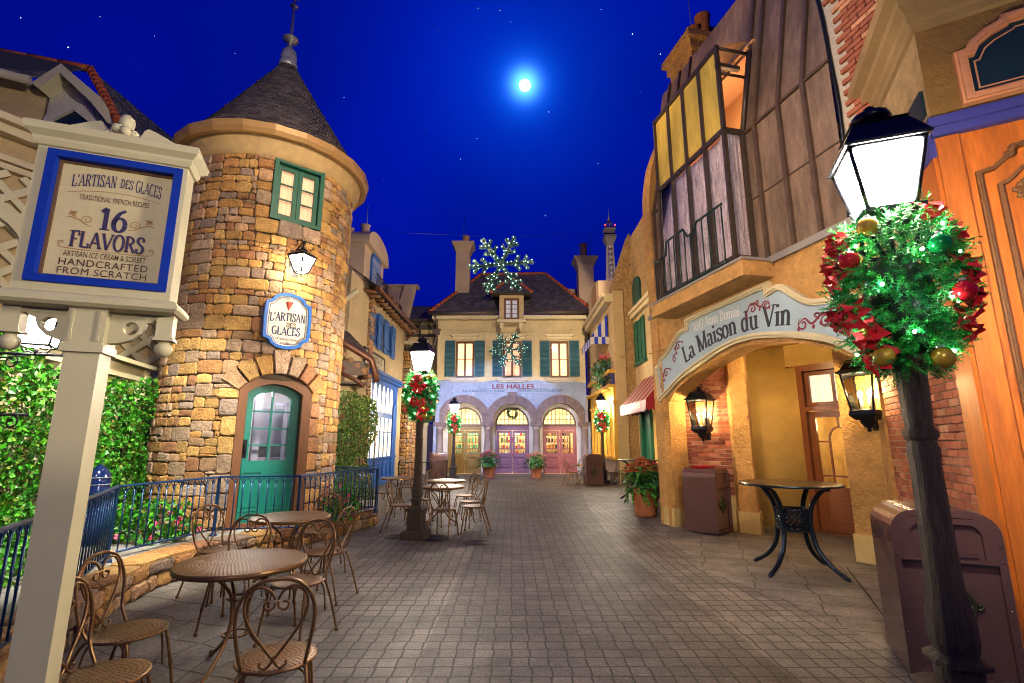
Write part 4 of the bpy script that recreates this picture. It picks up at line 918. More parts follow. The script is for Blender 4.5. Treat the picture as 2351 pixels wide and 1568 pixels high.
# ------------------------------------------------------------------ porch roof behind the tower
pr = thing('porch_roof', 'low porch with brown gutter and rounded rafter ends right of the tower', 'porch', (-3.9, 12, 0))
pA, pB = Vector((-4.45, 11.6, 4.08)), Vector((-3.42, 12.0, 3.52)); pC = Vector((-3.38, 13.2, 3.1)); pD = Vector((-3.36, 12.1, 3.05))
mb = MB(); mb.tube([(-4.45, 11.55, 4.12), (-3.95, 11.8, 3.85), (-3.45, 12.0, 3.55), (-3.36, 12.1, 3.2), (-3.34, 12.15, 3.02)], .085, 10); mb.build('gutter', COPPER, pr, True)
mb = MB(); fn = lambda s, t, d: Vector((-4.4+s*1.0, 11.65+.4*s, 4.14-.58*s)).lerp(Vector((-5.2+s*.6, 13.6, 4.9-.3*s)), t)+Vector((0, -d*.3, d)); shingles(mb, fn, 7, 9, lambda: slatecol((.10, .065, .045)), .02); mb.add([fn(0, 0, 0), fn(1, 0, 0), fn(1, 1, 0), fn(0, 1, 0)], [(0, 1, 2, 3)], (.05, .035, .025)); mb.build('roof', SHINGLE, pr, True)
for k in range(6):
    t = k/5; x = -4.2+.72*t; z = 3.9-.62*t; y = 11.75+.35*t
    mb = MB(); mb.tube([(x, y, z-.12), (x-.5, y+.7, z-.08)], .065, 8); mb.build('rafter', M('rafter_wood', (.26, .12, .045), .6, var=(8, .2)), pr, True)
mb = MB(); mb.tube([(-4.3, 11.7, 3.3), (-3.7, 11.95, 3.0), (-3.6, 12.0, 2.88)], .05, 8); mb.build('lower_gutter', COPPER, pr, True)
mb = MB(); mb.box((-4.0, 11.95, 3.35), (.75, .06, .35), .38); mb.box((-4.0, 12.15, 2.98), (.75, .5, .05), .38); mb.build('fascia', M('dark_fascia', (.10, .06, .045), .6, var=(8, .2)), pr, True)
mb = MB(); mb.tube([(-4.12, 11.6, .3), (-4.12, 11.6, 3.1), (-4.1, 11.62, 3.25), (-4.02, 11.7, 3.32)], .055, 10)
for z in (1.2, 2.2): mb.lathe([(.055, z-.02), (.066, z-.015), (.066, z+.015), (.055, z+.02)], (-4.12, 11.6, 0), 10)
mb.build('downpipe', M('red_brown_pipe', (.20, .045, .025), .4, .2), pr, True)
mb = MB(); mb.box((-4.2, 12.6, 1.7), (.9, .1, 2.6), .3); mb.build('wall', STUCCO_C, pr, True)
# ------------------------------------------------------------------ blue shop house along the left side
bs = thing('blue_shop_house', 'cream house with bright blue shutters and blue shop front beyond the tower', 'house', (-4.9, 18.5, 0))
BL = Fr((-4.9, 14.), (0, 1))
MB().rect(BL, .4, 0, 8.0, 6.75, -.4, 0).build('wall', STUCCO_C, bs, True)
BLUE2 = M('shop_blue', (.012, .10, .42), .45, var=(5, .12)); BLUE3 = M('shutter_blue', (.05, .15, .42), .5, var=(6, .12))
def shutter(fr, u0, u1, z0, z1, mat, parent, d=.02, slats=True, nm='shutter'):
    mb = MB(); mb.prism(fr, [[(u0, z0), (u1, z0), (u1, z1), (u0, z1)], [(u0+.05, z1-.05), (u1-.05, z1-.05), (u1-.05, z0+.05), (u0+.05, z0+.05)]], d, d+.045)
    if slats:
        z = z0+.06
        while z < z1-.06:
            mb.add([fr(u0+.045, z, d+.012), fr(u1-.045, z, d+.012), fr(u1-.045, z+.05, d+.038), fr(u0+.045, z+.05, d+.038), fr(u0+.045, z+.055, d+.012), fr(u1-.045, z+.055, d+.012)], [(0, 1, 2, 3), (3, 2, 5, 4)]); z += .062
        mb.rect(fr, u0+.05, (z0+z1)/2-.03, u1-.05, (z0+z1)/2+.03, d, d+.04)
    else: mb.rect(fr, u0+.05, z0+.05, u1-.05, z1-.05, d, d+.02); [mb.rect(fr, u0, z0+k*(z1-z0), u1, z0+k*(z1-z0)+.09, d+.045, d+.06) for k in (.15, .75)]
    return mb.build(nm, mat, parent, True)
def casement(fr, u0, u1, z0, z1, frame, curt, parent, rows=3, d=0., inset=.10, nm='window', leaves_=2, fw=.06):
    mb = MB(); mb.prism(fr, [[(u0, z0), (u1, z0), (u1, z1), (u0, z1)], [(u0+fw, z1-fw), (u1-fw, z1-fw), (u1-fw, z0+fw), (u0+fw, z0+fw)]], d-.02, d+.05)
    w_ = mb.build(nm, frame, parent, True); mb = MB(); W = (u1-u0-2*fw)/leaves_
    for k in range(leaves_):
        a, b = u0+fw+k*W, u0+fw+(k+1)*W; f2 = fw*.8
        mb.prism(fr, [[(a, z0+fw), (b, z0+fw), (b, z1-fw), (a, z1-fw)], [(a+f2, z1-fw-f2), (b-f2, z1-fw-f2), (b-f2, z0+fw+f2), (a+f2, z0+fw+f2)]], d-.01, d+.03)
        for r in range(1, rows): zz = z0+fw+(z1-z0-2*fw)*r/rows; mb.rect(fr, a+f2, zz-.014, b-f2, zz+.014, d-.005, d+.025)
    mb.build('casement', frame, w_, True)
    MB().rect(fr, u0+fw, z0+fw, u1-fw, z1-fw, d+.004, d+.007).build('pane', GLASS, w_, True)
    curtain(fr, u0+fw, z0+fw, u1-fw, z1-fw, d-.06, curt, w_, 22, .012); return w_
DIMB = M('dim_blue_glass', (.01, .03, .16), .1, spec=.8)
for a, b in ((2.9, 3.4), (4.9, 5.4)):
    w_ = MB().rect(BL, a, 4.95, b, 6.1, .0, .03).build('window', BLUE2, bs, True); MB().rect(BL, a+.08, 5.02, b-.08, 6.02, .03, .034).build('pane', DIMB, w_, True)
for a, b in ((2.45, 2.92), (3.42, 3.95), (4.3, 4.9), (5.42, 6.0)): shutter(BL, a, b, 4.85, 6.15, BLUE3, bs, .05, False)
mb = MB(); mb.prism(BL, [[(2.0, 4.05), (4.62, 4.05), (4.62, 4.66), (2.0, 4.66)], [(2.1, 4.58), (4.54, 4.58), (4.54, 4.13), (2.1, 4.13)]], .0, .07); sbf = mb.build('signboard_frame', IRON, bs, True)
MB().rect(BL, 2.08, 4.1, 4.56, 4.6, .0, .05).build('signboard', M('sign_cream', (.58, .50, .34), .5), bs, True)
serif("L'ARTISAN·DES·GLACES", .2, BL, 3.3, 4.33, .052, T=.2, t=.1, sx=.76).build('lettering', M('black_ink', (.012, .012, .014), .5), bs, True)
textmesh('ARTISAN ICE CREAM & SORBET', .1, 1, .01, BL, 3.3, 4.18, .052).build('lettering', _m['black_ink'], bs, True)
mb = MB()      # the blue shop front
mb.prism(BL, [[(2.6, 0), (7.0, 0), (7.0, 3.9), (2.6, 3.9)]]+[[(a, 1.0), (a, 2.45), (a+.42, 2.45), (a+.42, 1.0)] for a in (2.75, 3.35, 3.95, 4.55, 5.15, 5.75)]+[[(a+.42*t, z) for t, z in ((0, 2.65), (0, 3.3), (.12, 3.5), (.3, 3.6), (.5, 3.64), (.7, 3.6), (.88, 3.5), (1, 3.3), (1, 2.65))] for a in (2.75, 3.35, 3.95, 4.55, 5.15, 5.75)], .0, .045)
sf_ = mb.build('shop_front', BLUE2, bs, True)
mb = MB(); mb.rect(BL, 2.45, 3.9, 7.2, 4.0, .0, .34); mb.rect(BL, 2.55, 3.82, 7.1, 3.9, 0, .22); mb.build('cornice', BLUE2, sf_, True); MB().rect(BL, 2.6, .95, 7.0, 1.02, .045, .12).build('sill', BLUE2, sf_, True)
MB().rect(BL, 2.7, 1., 6.2, 3.66, .03, .04).build('pane', M('lit_shop_window', (1., .86, .62), .5, emit=1.5, var=(3, .4)), sf_, True)
mb = MB()
for a in (2.75, 3.35, 3.95, 4.55, 5.15, 5.75): mb.rect(BL, a, 1.9, a+.42, 1.94, .04, .052); mb.rect(BL, a+.2, 1., a+.22, 2.45, .04, .055); mb.prism(BL, [[(a-.04, .25), (a+.5, .25), (a+.5, .85), (a-.04, .85)], [(a+.04, .77), (a+.42, .77), (a+.42, .33), (a+.04, .33)]], .045, .07)
mb.build('glazing_bar', BLUE2, sf_, True)
mb = MB(); mb.prism(BL, [[(6.25, .02), (6.85, .02), (6.85, 2.9), (6.55, 3.2), (6.25, 2.9)]], .045, .09); mb.build('door', BLUE2, bs, True)
mb = MB(); mb.add([BL(1.5, 6.55, .5), BL(8.4, 6.65, .5), BL(8.4, 7.6, -.9), BL(1.5, 7.6, -.9)], [(0, 1, 2, 3)], (.05, .045, .045)); fn = lambda s, t, d: BL(1.5+6.9*s, 6.58+1.0*t, .5-1.4*t)+Vector((d*.4, 0, d)); shingles(mb, fn, 8, 34, lambda: slatecol((.08, .07, .075)), .02); mb.build('roof', SHINGLE, bs, True)
mb = MB(); mb.tube([BL(1.5, 6.52, .52), BL(8.45, 6.6, .52)], .075, 8); mb.tube([BL(8.2, 6.5, .45), BL(8.15, 6.2, .12), BL(8.1, 6.0, .1), BL(8.1, 4.2, .1)], .05, 8); mb.box(BL(8.1, 4.9, .1), (.16, .16, .4)); mb.build('gutter', COPPER, bs, True)
for k in range(14): MB().tube([BL(1.7+k*.5, 6.42, .42), BL(1.7+k*.5, 6.5, 0)], .06, 6).build('rafter', _m['rafter_wood'], bs, True)
# wall dormer with arched window on the same front, chimney pots behind it
mb = MB(); mb.rect(BL, 1.6, 6.4, 4.0, 8.2, -2.2, -.02); mb.build('dormer', STUCCO_P, bs, True)
mb = MB(); mb.prism(BL, [[(1.5, 8.1), (4.1, 8.1), (4.1, 8.25)]+arc(2.8, 8.25, 1.3, .55, 0, 180, 12)], -2.2, .15); mb.build('dormer_cornice', STUCCO_P, bs, True)
mb = MB(); mb.prism(BL, [[(2.3, 6.9), (3.5, 6.9), (3.5, 7.8)]+arc(2.9, 7.8, .6, .4, 0, 180, 10)], -.02, .04); w_ = mb.build('dormer_window', BLUE2, bs, True)
mb = MB()
for k in range(2):
    for j in range(3): mb.rect(BL, 2.4+k*.54, 6.98+j*.34, 2.86+k*.54, 7.26+j*.34, .04, .045)
mb.build('pane', M('dusk_glass', (.20, .22, .30), .2, emit=.25), w_, True)
mb = MB()
for k in range(12): mb.tube([BL(2.1+k*.13, 6.65, .3), BL(2.1+k*.13, 7.2, .3)], .012, 5)
mb.tube([BL(2.05, 7.2, .3), BL(3.65, 7.2, .3)], .02, 5); mb.tube([BL(2.05, 6.65, .3), BL(3.65, 6.65, .3)], .015, 5); mb.build('balcony_rail', IRON, bs, True)
# stepped sandstone gable in front of it
sg = thing('stone_gable', 'stepped sandstone gable wall with chimney pots between the tower and the blue shutters', 'wall', (-6, 16.4, 0))
SGF = Fr((-7.2, 16.4), (1, 0))
prof = lambda u: 8.35-max(0, (u-.9))*.98
mb = MB(); rs2 = []
for r in ashlar(0, .0, 2.36, 8.4, .5, .24, .12):
    if (r[1]+r[3])/2 < prof((r[0]+r[2])/2): rs2.append(r)
mb.tiles(SGF, rs2, .05, .025, .015, stonecol, .008, .2)
SGR = Fr((-4.84, 16.4), (0, 1)); mb.tiles(SGR, ashlar(0, 0, .5, 6.9, .5, .24, .12), .04, .025, .012, stonecol, .008, .2)
mb.build('stonework', STONE, sg, True)
mb = MB(); mb.prism(SGF, [[(-.6, 0), (2.34, 0), (2.34, 6.9), (.9, 8.3), (-.6, 8.3)]], -.5, -.01); mb.build('mortar_core', MORTAR, sg, True)
mb = MB(); mb.lathe([(.75, 8.6), (.8, 8.75), (.6, 9.0), (.3, 9.15), (0, 9.2)], (-6.0, 17.6, 0), 16); mb.build('chimney_cap', STUCCO_P, sg, True)
for x, h in ((-6.15, .42), (-5.55, .55)):
    MB().lathe([(.17, 8.9), (.2, 9.0), (.16, 9.05), (.16, 9.0+h), (.2, 9.05+h), (.14, 9.05+h)], (x, 17.5, 0), 12).build('chimney_pot', STUCCO_P, sg, True)
MB().tube([(-5.5, 17.5, 9.4), (-5.5, 17.5, 10.4)], .015, 5).build('lightning_rod', LEADG, sg, True)
# second stepped gable and the dim end house
s2 = thing('stone_end_house', 'dim stone end house with stepped parapet behind the lit street lamp on the left', 'house', (-5, 22.2, 0))
SF2 = Fr((-6.4, 22.0), (1, 0)); mb = MB()
mb.tiles(SF2, [r for r in ashlar(0, 3.2, 1.2, 8.8, .5, .26, .14) if (r[3]) < 9.0-max(0, (r[0]+r[2])/2-.1)*.95], .05, .03, .015, stonecol, .008)
SR2 = Fr((-4.62, 22.0), (0, 1)); mb.tiles(SF2, ashlar(1.2, 0, 1.78, 5.6, .5, .26, .14), .05, .03, .015, stonecol, .008); mb.tiles(SR2, ashlar(0, 0, 2., 5.8, .5, .26, .14), .05, .03, .015, stonecol, .008)
mb.build('stonework', STONE, s2, True)
mb = MB(); mb.rect(SF2, -.8, 0, 1.76, 5.7, -2., -.02); mb.prism(SF2, [[(-.8, 5.72), (1.2, 5.72), (1.2, 7.8), (.1, 8.8), (-.8, 8.8)]], -.6, -.03); mb.build('mortar_core', MORTAR, s2, True)
mb = MB(); mb.box((-4.9, 22.9, 5.95), (1.2, 2.3, .12), 0); mb.build('roof_edge', CREAM2, s2, True)
lw = thing('left_wing', 'shadowed wing with slate roof and purple door between the left lamp and the arcade', 'house', (-4.6, 25.4, 0))
WF = Fr((-6.8, 25.2), (1, 0)); mb = MB(); mb.rect(WF, 0, 2.6, 3.4, 7.75, -.4, 0); mb.rect(WF, 0, 0, 2.55, 2.6, -.4, 0); mb.build('wall', STUCCO_C, lw, True)
for q_ in ((1.4, 7.3, 3.2, 7.5, 0, .15), (.9, 6.9, 3.2, 7.05, 0, .05), (1.6, 2.5, 3.2, 2.85, 0, .1)): MB().rect(WF, *q_).build('beam', M('dim_beam', (.06, .04, .035), .7), lw, True)
mb = MB(); mb.rect(WF, 1.9, .05, 2.3, 2.4, 0, .04); mb.rect(WF, 2.55, .05, 3.1, 2.4, -.1, -.05); mb.build('door', M('plum_door', (.05, .02, .045), .5), lw, True)
mb = MB(); fn = lambda s, t, d: Vector((-7.0+3.6*s, 24.7, 7.75)).lerp(Vector((-7.0+3.6*s, 26.6, 8.95)), t)+Vector((0, -.4*d, d)); shingles(mb, fn, 8, 18, lambda: slatecol((.05, .042, .045)), .02); mb.add([fn(0, 0, 0), fn(1, 0, 0), fn(1, 1, 0), fn(0, 1, 0)], [(0, 1, 2, 3)], (.03, .025, .03)); mb.build('roof', SHINGLE, lw, True)
mb = MB(); mb.box((-5.2, 24.72, 7.68), (3.8, .14, .14)); mb.tube([(-4.75, 24.75, 7.6), (-4.75, 24.9, 7.1), (-4.75, 25.1, 6.95), (-4.75, 25.1, 2)], .06, 6); mb.build('gutter', M('dark_gutter', (.05, .035, .03), .5, .3), lw, True)
par = thing('roof_parapet', 'pale rendered parapet wall above the dim stone end house', 'wall', (-6.2, 24, 7)); mb = MB(); mb.prism(Fr((-7.4, 24.2), (1, 0)), [[(0, 5), (2.0, 5), (2.0, 7.0), (2.45, 9.3), (0, 9.3)]], -.4, 0); mb.prism(Fr((-7.4, 24.2), (1, 0)), [[(1.45, 7.2), (2.0, 7.2), (2.5, 9.35), (1.95, 9.35)]], 0.0, .2); mb.rect(Fr((-7.4, 24.2), (1, 0)), 0, 9.3, 2.6, 9.42, -.5, .1); mb.build('wall', STUCCO_P, par, True)

# ------------------------------------------------------------------ Les Halles
hall = thing('arcade_hall', 'cream market hall with three stone arches, teal shutters and steep slate roof closing the street', 'building', (0, 24.6, 0))
LH = Fr((0, 24.4), (1, 0))
CX = (-2.355, .01, 2.375); ZS = 2.5; RI, RO = .92, 1.32
holes = []
for c in CX: holes.append([(c-RI, 0.01), (c-RI, ZS)]+arc(c, ZS, RI, RI, 180, 0, 18)[1:-1]+[(c+RI, ZS), (c+RI, .01)])
# wall of the front above the arches (one outline running round the arch heads)
low = [(-3.72, 7.62), (-3.72, 0), (CX[0]-RI-.02, 0)]
outl = [(-3.74, 7.62), (-3.74, ZS)]
for c in CX: outl += [(c-RI, ZS)]+arc(c, ZS, RI, RI, 180, 0, 18)[1:-1]+[(c+RI, ZS)]
outl += [(3.66, ZS), (3.66, 7.62)]
wh = [[(c-.47, 4.68), (c-.47, 6.52), (c+.47, 6.52), (c+.47, 4.68)] for c in CX]
HALLW = M('hall_plaster', (.55, .44, .26), .88, var=((1.1, .14), (8, .1)), bump=(18, .4, .02), stain=((.38, .27, .13), 1.6, .04), stretch=(1, 1, .6))
mb = MB(); mb.prism(LH, [outl]+wh, -.35, 0); mb.build('front_wall', HALLW, hall, True)
mb = MB(); zl = [(-3.735, 2.52)]
o2 = [(-3.73, 4.55), (-3.73, ZS)]
for c in CX: o2 += [(c-RI-.02, ZS)]+arc(c, ZS, RI+.02, RI+.02, 180, 0, 18)[1:-1]+[(c+RI+.02, ZS)]
o2 += [(3.65, ZS), (3.65, 4.4), (2.9, 4.52), (2.2, 4.42), (1.3, 4.56), (.5, 4.46), (-.6, 4.57), (-1.5, 4.45), (-2.6, 4.58)]
mb.prism(LH, [o2], .0, .004); mb.build('cool_light_sheet', COOL_LIT, hall, True)  # thin sheet over the lower front, tinted as if lit by the cool floods
VS = M('arch_stone', (.14, .10, .115), .75, var=((4, .25), (14, .15)), bump=(9, .9, .03), stain=((.30, .25, .26), 4, .1))
for i, c in enumerate(CX):
    mb = MB(); n = 9
    for k in range(n):
        a0_, a1_ = 180-180*k/n-.5, 180-180*(k+1)/n+.5; lim = lambda p: (max(p[0], c-1.183) if p[0] < c else min(p[0], c+1.183), p[1])
        o = arc(c, ZS, RI, RI, a0_, a1_, 3)+[lim(p) for p in arc(c, ZS, RO, RO, a1_, a0_, 3)]
        if k == 4 and i == 1: continue
        mb.prism(LH, [o], -.1, .07)
    if i == 1: mb.prism(LH, [[(c-.17, 3.36), (c+.17, 3.36), (c+.23, 3.95), (c-.23, 3.95)]], -.1, .13)
    mb.build('arch_ring', VS, hall, True)
for x in (-3.535, -1.17, 1.19, 3.56):
    o = thing_col = MB().lathe([(.25, 0), (.25, .12), (.21, .18), (.20, .3), (.185, 1.2), (.17, 2.15), (.2, 2.17), (.2, 2.21), (.18, 2.23), (.24, 2.3)], LH(x, 0, -.14), 20).build('column', M('column_stone', (.24, .19, .20), .5, var=((3, .2), (12, .12)), bump=(20, .3, .01)), hall, True)
    mb = MB(); mb.box(LH(x, 2.40, -.13), (.60, .52, .2), 0, None, .015); mb.box(LH(x, .06, -.13), (.56, .5, .12)); mb.build('capital', VS, o, True)
for x in (-3.75, 3.75): MB().box((x+(.0), 25.0, 1.2), (.14, 1.3, 2.4)).build('side_wall', COOL_LIT, hall, True)
# doors at the back of the arcade
LD = Fr((0, 25.05), (1, 0)); ARC_IN = M('arcade_inner', (.60, .55, .50), .85, var=(2, .1))
dh = []
for c in CX: dh.append([(c-.84, .0), (c-.84, 2.42)]+arc(c, 2.42, .84, .84, 180, 0, 16)[1:-1]+[(c+.84, 2.42), (c+.84, 0)])
o3 = [(-3.8, 3.7), (-3.8, 0)]
for h_ in dh: o3 += h_
o3 += [(3.8, 0), (3.8, 3.7)]
mb = MB(); mb.prism(LD, [o3], -.2, 0); mb.build('inner_wall', ARC_IN, hall, True)
mb = MB(); mb.rect(LD, -3.8, 3.7, 3.8, 3.8, 0, .65); mb.build('arcade_ceiling', ARC_IN, hall, True)
DC = [M('olive_gold_door', (.24, .135, .025), .45, var=(4, .1)), M('mauve_door', (.20, .09, .17), .45, var=(4, .1)), M('rose_door', (.36, .10, .095), .45, var=(4, .1))]
for i, c in enumerate(CX):
    m = DC[i]
    mb = MB(); mb.prism(LD, [[(c-.84, 2.30), (c+.84, 2.30), (c+.84, 2.42)]+arc(c, 2.42, .84, .84, 0, 180, 16)[1:-1]+[(c-.84, 2.42)], ([(c-.76, 2.42)]+arc(c, 2.42, .76, .76, 180, 0, 16)[1:-1]+[(c+.76, 2.42)])], -.15, -.06); 
    for k in range(1, 8): x = c-.76+1.52*k/8; mb.rect(LD, x-.016, 2.42, x+.016, 2.42+sqrt(max(0, .76**2-(x-c)**2))+.01, -.13, -.08)
    for zz in (2.66, 2.92): hw = sqrt(.76**2-(zz-2.42)**2); mb.rect(LD, c-hw, zz-.016, c+hw, zz+.016, -.13, -.085)
    fl = mb.build('fanlight', M('fan_frame', (.10, .05, .035), .5), hall, True)
    mb = MB(); mb.prism(LD, [arc(c, 2.42, .76, .76, 0, 180, 16)], -.112, -.108); mb.build('pane', GLASS, fl, True)
    mb = MB(); mb.rect(LD, c-.84, 2.12, c+.84, 2.30, -.16, -.05); mb.rect(LD, c-.84, .02, c-.78, 2.12, -.16, -.06); mb.rect(LD, c+.78, .02, c+.84, 2.12, -.16, -.06); mb.build('door_frame', m, hall, True)
    for s in (-1, 1):
        a, b = (c-.775, c-.01) if s < 0 else (c+.01, c+.775)
        mb = MB(); mb.prism(LD, [[(a, .03), (b, .03), (b, 2.11), (a, 2.11)], [(a+.12, 1.98), (b-.12, 1.98), (b-.12, 1.0), (a+.12, 1.0)]], -.14, -.09)
        mb.prism(LD, [[(a+.1, .32), (b-.1, .32), (b-.1, .88), (a+.1, .88)], [(a+.17, .81), (b-.17, .81), (b-.17, .39), (a+.17, .39)]], -.09, -.03); mb.rect(LD, a+.23, .45, b-.23, .75, -.09, -.045)
        d_ = mb.build('door', m, hall, True); mb = MB()
        for k in (.22, .78) if True else (): x = a+.12+(b-a-.24)*k; mb.rect(LD, x-.012, 1., x+.012, 1.98, -.135, -.095)
        x = a+.12+(b-a-.24)*.5; mb.rect(LD, x-.01, 1., x+.01, 1.98, -.135, -.097)
        for zz in (1.22, 1.78): mb.rect(LD, a+.12, zz-.012, b-.12, zz+.012, -.136, -.094)
        mb.build('glazing_bar', m, d_, True); MB().rect(LD, a+.12, 1., b-.12, 1.98, -.118, -.114).build('pane', GLASS, d_, True)
# shop interior behind the doors, with shelves of goods
mb = MB(); mb.box((0, 27.6, 1.9), (7.6, .1, 3.8)); mb.box((-3.8, 26.4, 1.9), (.1, 2.4, 3.8)); mb.box((3.8, 26.4, 1.9), (.1, 2.4, 3.8)); mb.box((0, 26.4, .01), (7.6, 2.4, .02)); mb.box((0, 26.4, 3.75), (7.6, 2.4, .06)); mb.build('shop_room', ROOMY, hall, True)
mb = MB()
for k in range(15): mb.box((-3.5+k*.5, 26.4, 3.62), (.1, 2.4, .18))
for x in (-1.2, 1.2): mb.box((x, 26.6, 1.8), (.16, .16, 3.6))
mb.build('ceiling_beam', M('beam_green', (.16, .15, .06), .6), hall, True)
lamp('shop_lamp', 'AREA', (0, 26.2, 3.5), 420, (1., .80, .45), (0, 26.2, 0), (6.5, 1.2))
lamp('shop_lamp', 'AREA', (0, 25.7, 3.55), 160, (1., .9, .75), (0, 27.5, 1.2), (6.5, .3))
for i, c in enumerate(CX):
    sh = thing('shop_shelf', 'shelf of goods seen through the %s doors of the arcade' % ('olive', 'mauve', 'rose')[i], 'shelf', (c, 26.9, .02))
    mb = MB()
    for z in (.4, .8, 1.15, 1.5, 1.85): mb.box((0, 0, z), (1.4, .4, .03))
    for x in (-.7, .7): mb.box((x, 0, 1.0), (.04, .4, 2.0))
    mb.build('frame', M('shelf_wood', (.18, .09, .04), .6), sh)
    pal = [[(.05, .35, .3), (.7, .7, .6), (.1, .5, .4)], [(.75, .05, .06), (.8, .75, .7), (.1, .3, .08)], [(.08, .06, .04), (.5, .3, .08), (.03, .02, .02)]][i]
    mb = MB()
    for z in (.4, .8, 1.15, 1.5, 1.85):
        x = -.62
        while x < .6: wd = R.uniform(.06, .16); h = R.uniform(.12, .27); mb.box((x+wd/2, R.uniform(-.1, .05), z+.016+h/2), (wd*.85, .14, h), R.uniform(-.2, .2), tuple(q*R.uniform(.6, 1.2) for q in R.choice(pal))); x += wd+.02
    o = mb.build('goods', PETAL, sh); o['kind'] = 'stuff'
# upper windows with shutters
UPF = M('window_brown', (.13, .05, .025), .5)
for i, c in enumerate(CX):
    casement(LH, c-.47, c+.47, 4.68, 6.52, UPF, (CURT, CURTP, CURT)[i], hall, 2, -.12, .1)
    for s in (-1, 1): shutter(LH, c+s*.74-.25, c+s*.74+.25, 4.72, 6.54, TEALS, hall, .01)
    mb = MB(); mb.rect(LH, c-.72, 4.5, c+.72, 4.64, 0, .2); mb.rect(LH, c-.66, 4.44, c+.66, 4.5, 0, .12); mb.build('sill', M('sill_stone', (.45, .40, .36), .8, var=(6, .15)), hall, True)
    mb = MB(); mb.rect(LH, c-.62, 6.62, c+.62, 6.74, 0, .07); mb.rect(LH, c-.70, 6.74, c+.70, 6.80, 0, .13); mb.rect(LH, c-.76, 6.80, c+.76, 6.86, 0, .18); mb.build('lintel', CREAM2, hall, True)
textmesh('LES HALLES', .30, 1.08, .03, LH, .05, 4.13, .006, fit=2.06).build('lettering', INKR, hall, True)
textmesh('BOULANGERIE·PATISSERIE', .18, 1.05, .012, LH, -1.4, 3.95, .006, fit=2.09).build('lettering', INKT, hall, True)
textmesh('CAFÉ·BOUTIQUE DE CADEAUX', .18, 1.05, .012, LH, 1.41, 3.98, .006, fit=2.11).build('lettering', INKT, hall, True)
mb = MB()
for s in (-1, 1): mb.rect(LH, .05+s*1.4-.32, 4.13, .05+s*1.4+.32, 4.14, .004, .008); mb.rect(LH, s*.95-.38, 3.88, s*.95+.38, 3.888, .004, .008); mb.rect(LH, s*.8-.1, 3.8, s*.8+.14, 3.808, .004, .008)
mb.build('flourish', INKT, hall, True)
# roof
e0, e1, e2, e3 = Vector((-4.15, 24.0, 7.92)), Vector((4.1, 24.0, 7.98)), Vector((1.87, 26.6, 10.85)), Vector((-1.74, 26.6, 10.8))
def slope(mb, a, b, c, d, rows, cols, colf, lift=.02):
    nn_ = (b-a).cross(d-a).normalized()
    if nn_.z < 0: nn_ = -nn_
    shingles(mb, lambda s, t, q: a.lerp(b, s).lerp(d.lerp(c, s), t)+nn_*q, rows, cols, colf, lift); mb.add([a, b, c, d], [(0, 1, 2, 3)], (.03, .028, .032))
mb = MB(); sc_ = lambda: slatecol((.078, .07, .082))
slope(mb, e0, e1, e2, e3, 22, lambda i: 34, sc_, .022); slope(mb, Vector((-4.15, 29.2, 7.9)), e0, e3, Vector((-1.74, 26.7, 10.8)), 18, 16, sc_); slope(mb, e1, Vector((4.1, 29.2, 7.9)), Vector((1.87, 26.7, 10.85)), e2, 18, 16, sc_)
rf = mb.build('roof', SHINGLE, hall, True)
def ridge(a, b, n, r, parent, nm='ridge_tiles'):
    mb = MB()
    for k in range(n): mb.tube([a.lerp(b, k/n), a.lerp(b, min(1, (k+1.12)/n))], [r*1.1, r*.88], 8)
    return mb.build(nm, RIDGE, parent, True)
ridge(e0, e3, 15, .1, rf); ridge(e1, e2, 15, .1, rf); ridge(e3, e2, 12, .1, rf)
mb = MB(); mb.tube([(-4.2, 23.95, 7.86), (-.68, 23.95, 7.88)], .11, 8); mb.tube([(.63, 23.95, 7.89), (4.2, 23.95, 7.92)], .11, 8); mb.build('gutter', M('lead_gutter', (.10, .075, .065), .5, .3), hall, True)
mb = MB(); mb.rect(LH, -4.0, 7.6, 4.0, 7.78, -.3, .35); mb.build('soffit', CREAM2, hall, True)
for x in (-3.85, 3.78):
    mb = MB(); s = 1 if x > 0 else -1
    mb.tube([(x, 23.98, 7.8), (x-s*.05, 24.2, 7.45), (x-s*.05, 24.3, 7.3), (x-s*.05, 24.32, 6.7), (x+s*.05, 24.3, 6.3), (x+s*.35, 24.3, 6.0), (x+s*.4, 24.3, 5.6), (x+s*.75, 24.3, 5.3)], .055, 8); mb.box((x-s*.05, 24.3, 6.95), (.34, .24, .22)); mb.box((x-s*.05, 24.3, 7.08), (.42, .3, .07)); mb.build('downpipe', _m['lead_gutter'], hall, True)
# dormer
DF = Fr((0, 23.88), (1, 0)); mb = MB(); mb.prism(DF, [[(-.63, 7.45), (.58, 7.45), (.58, 8.85), (-.63, 8.85)], [(-.41, 8.6), (.36, 8.6), (.36, 7.5), (-.41, 7.5)]], -.25, .12); mb.rect(DF, -.63, 7.45, .58, 8.85, -1.6, -.25); dm = mb.build('dormer', STUCCO_C, hall, True)
casement(DF, -.41, .36, 7.5, 8.6, UPF, M('dim_curtain', (.55, .56, .66), .9, emit=.28, var=(8, .3), stretch=(8, 8, .3)), dm, 4, .0, nm='dormer_window')
mb = MB(); mb.rect(DF, -.72, 7.32, .68, 7.45, 0, .28)
for x in (-.5, .44): mb.rect(DF, x-.08, 7.02, x+.08, 7.32, 0, .2); mb.rect(DF, x-.05, 6.96, x+.05, 7.02, 0, .12)
mb.build('dormer_sill', CREAM2, dm, True)
d0_, d1_, dt_ = Vector((-1.05, 23.45, 8.80)), Vector((.98, 23.45, 8.82)), Vector((-.03, 24.6, 9.95))
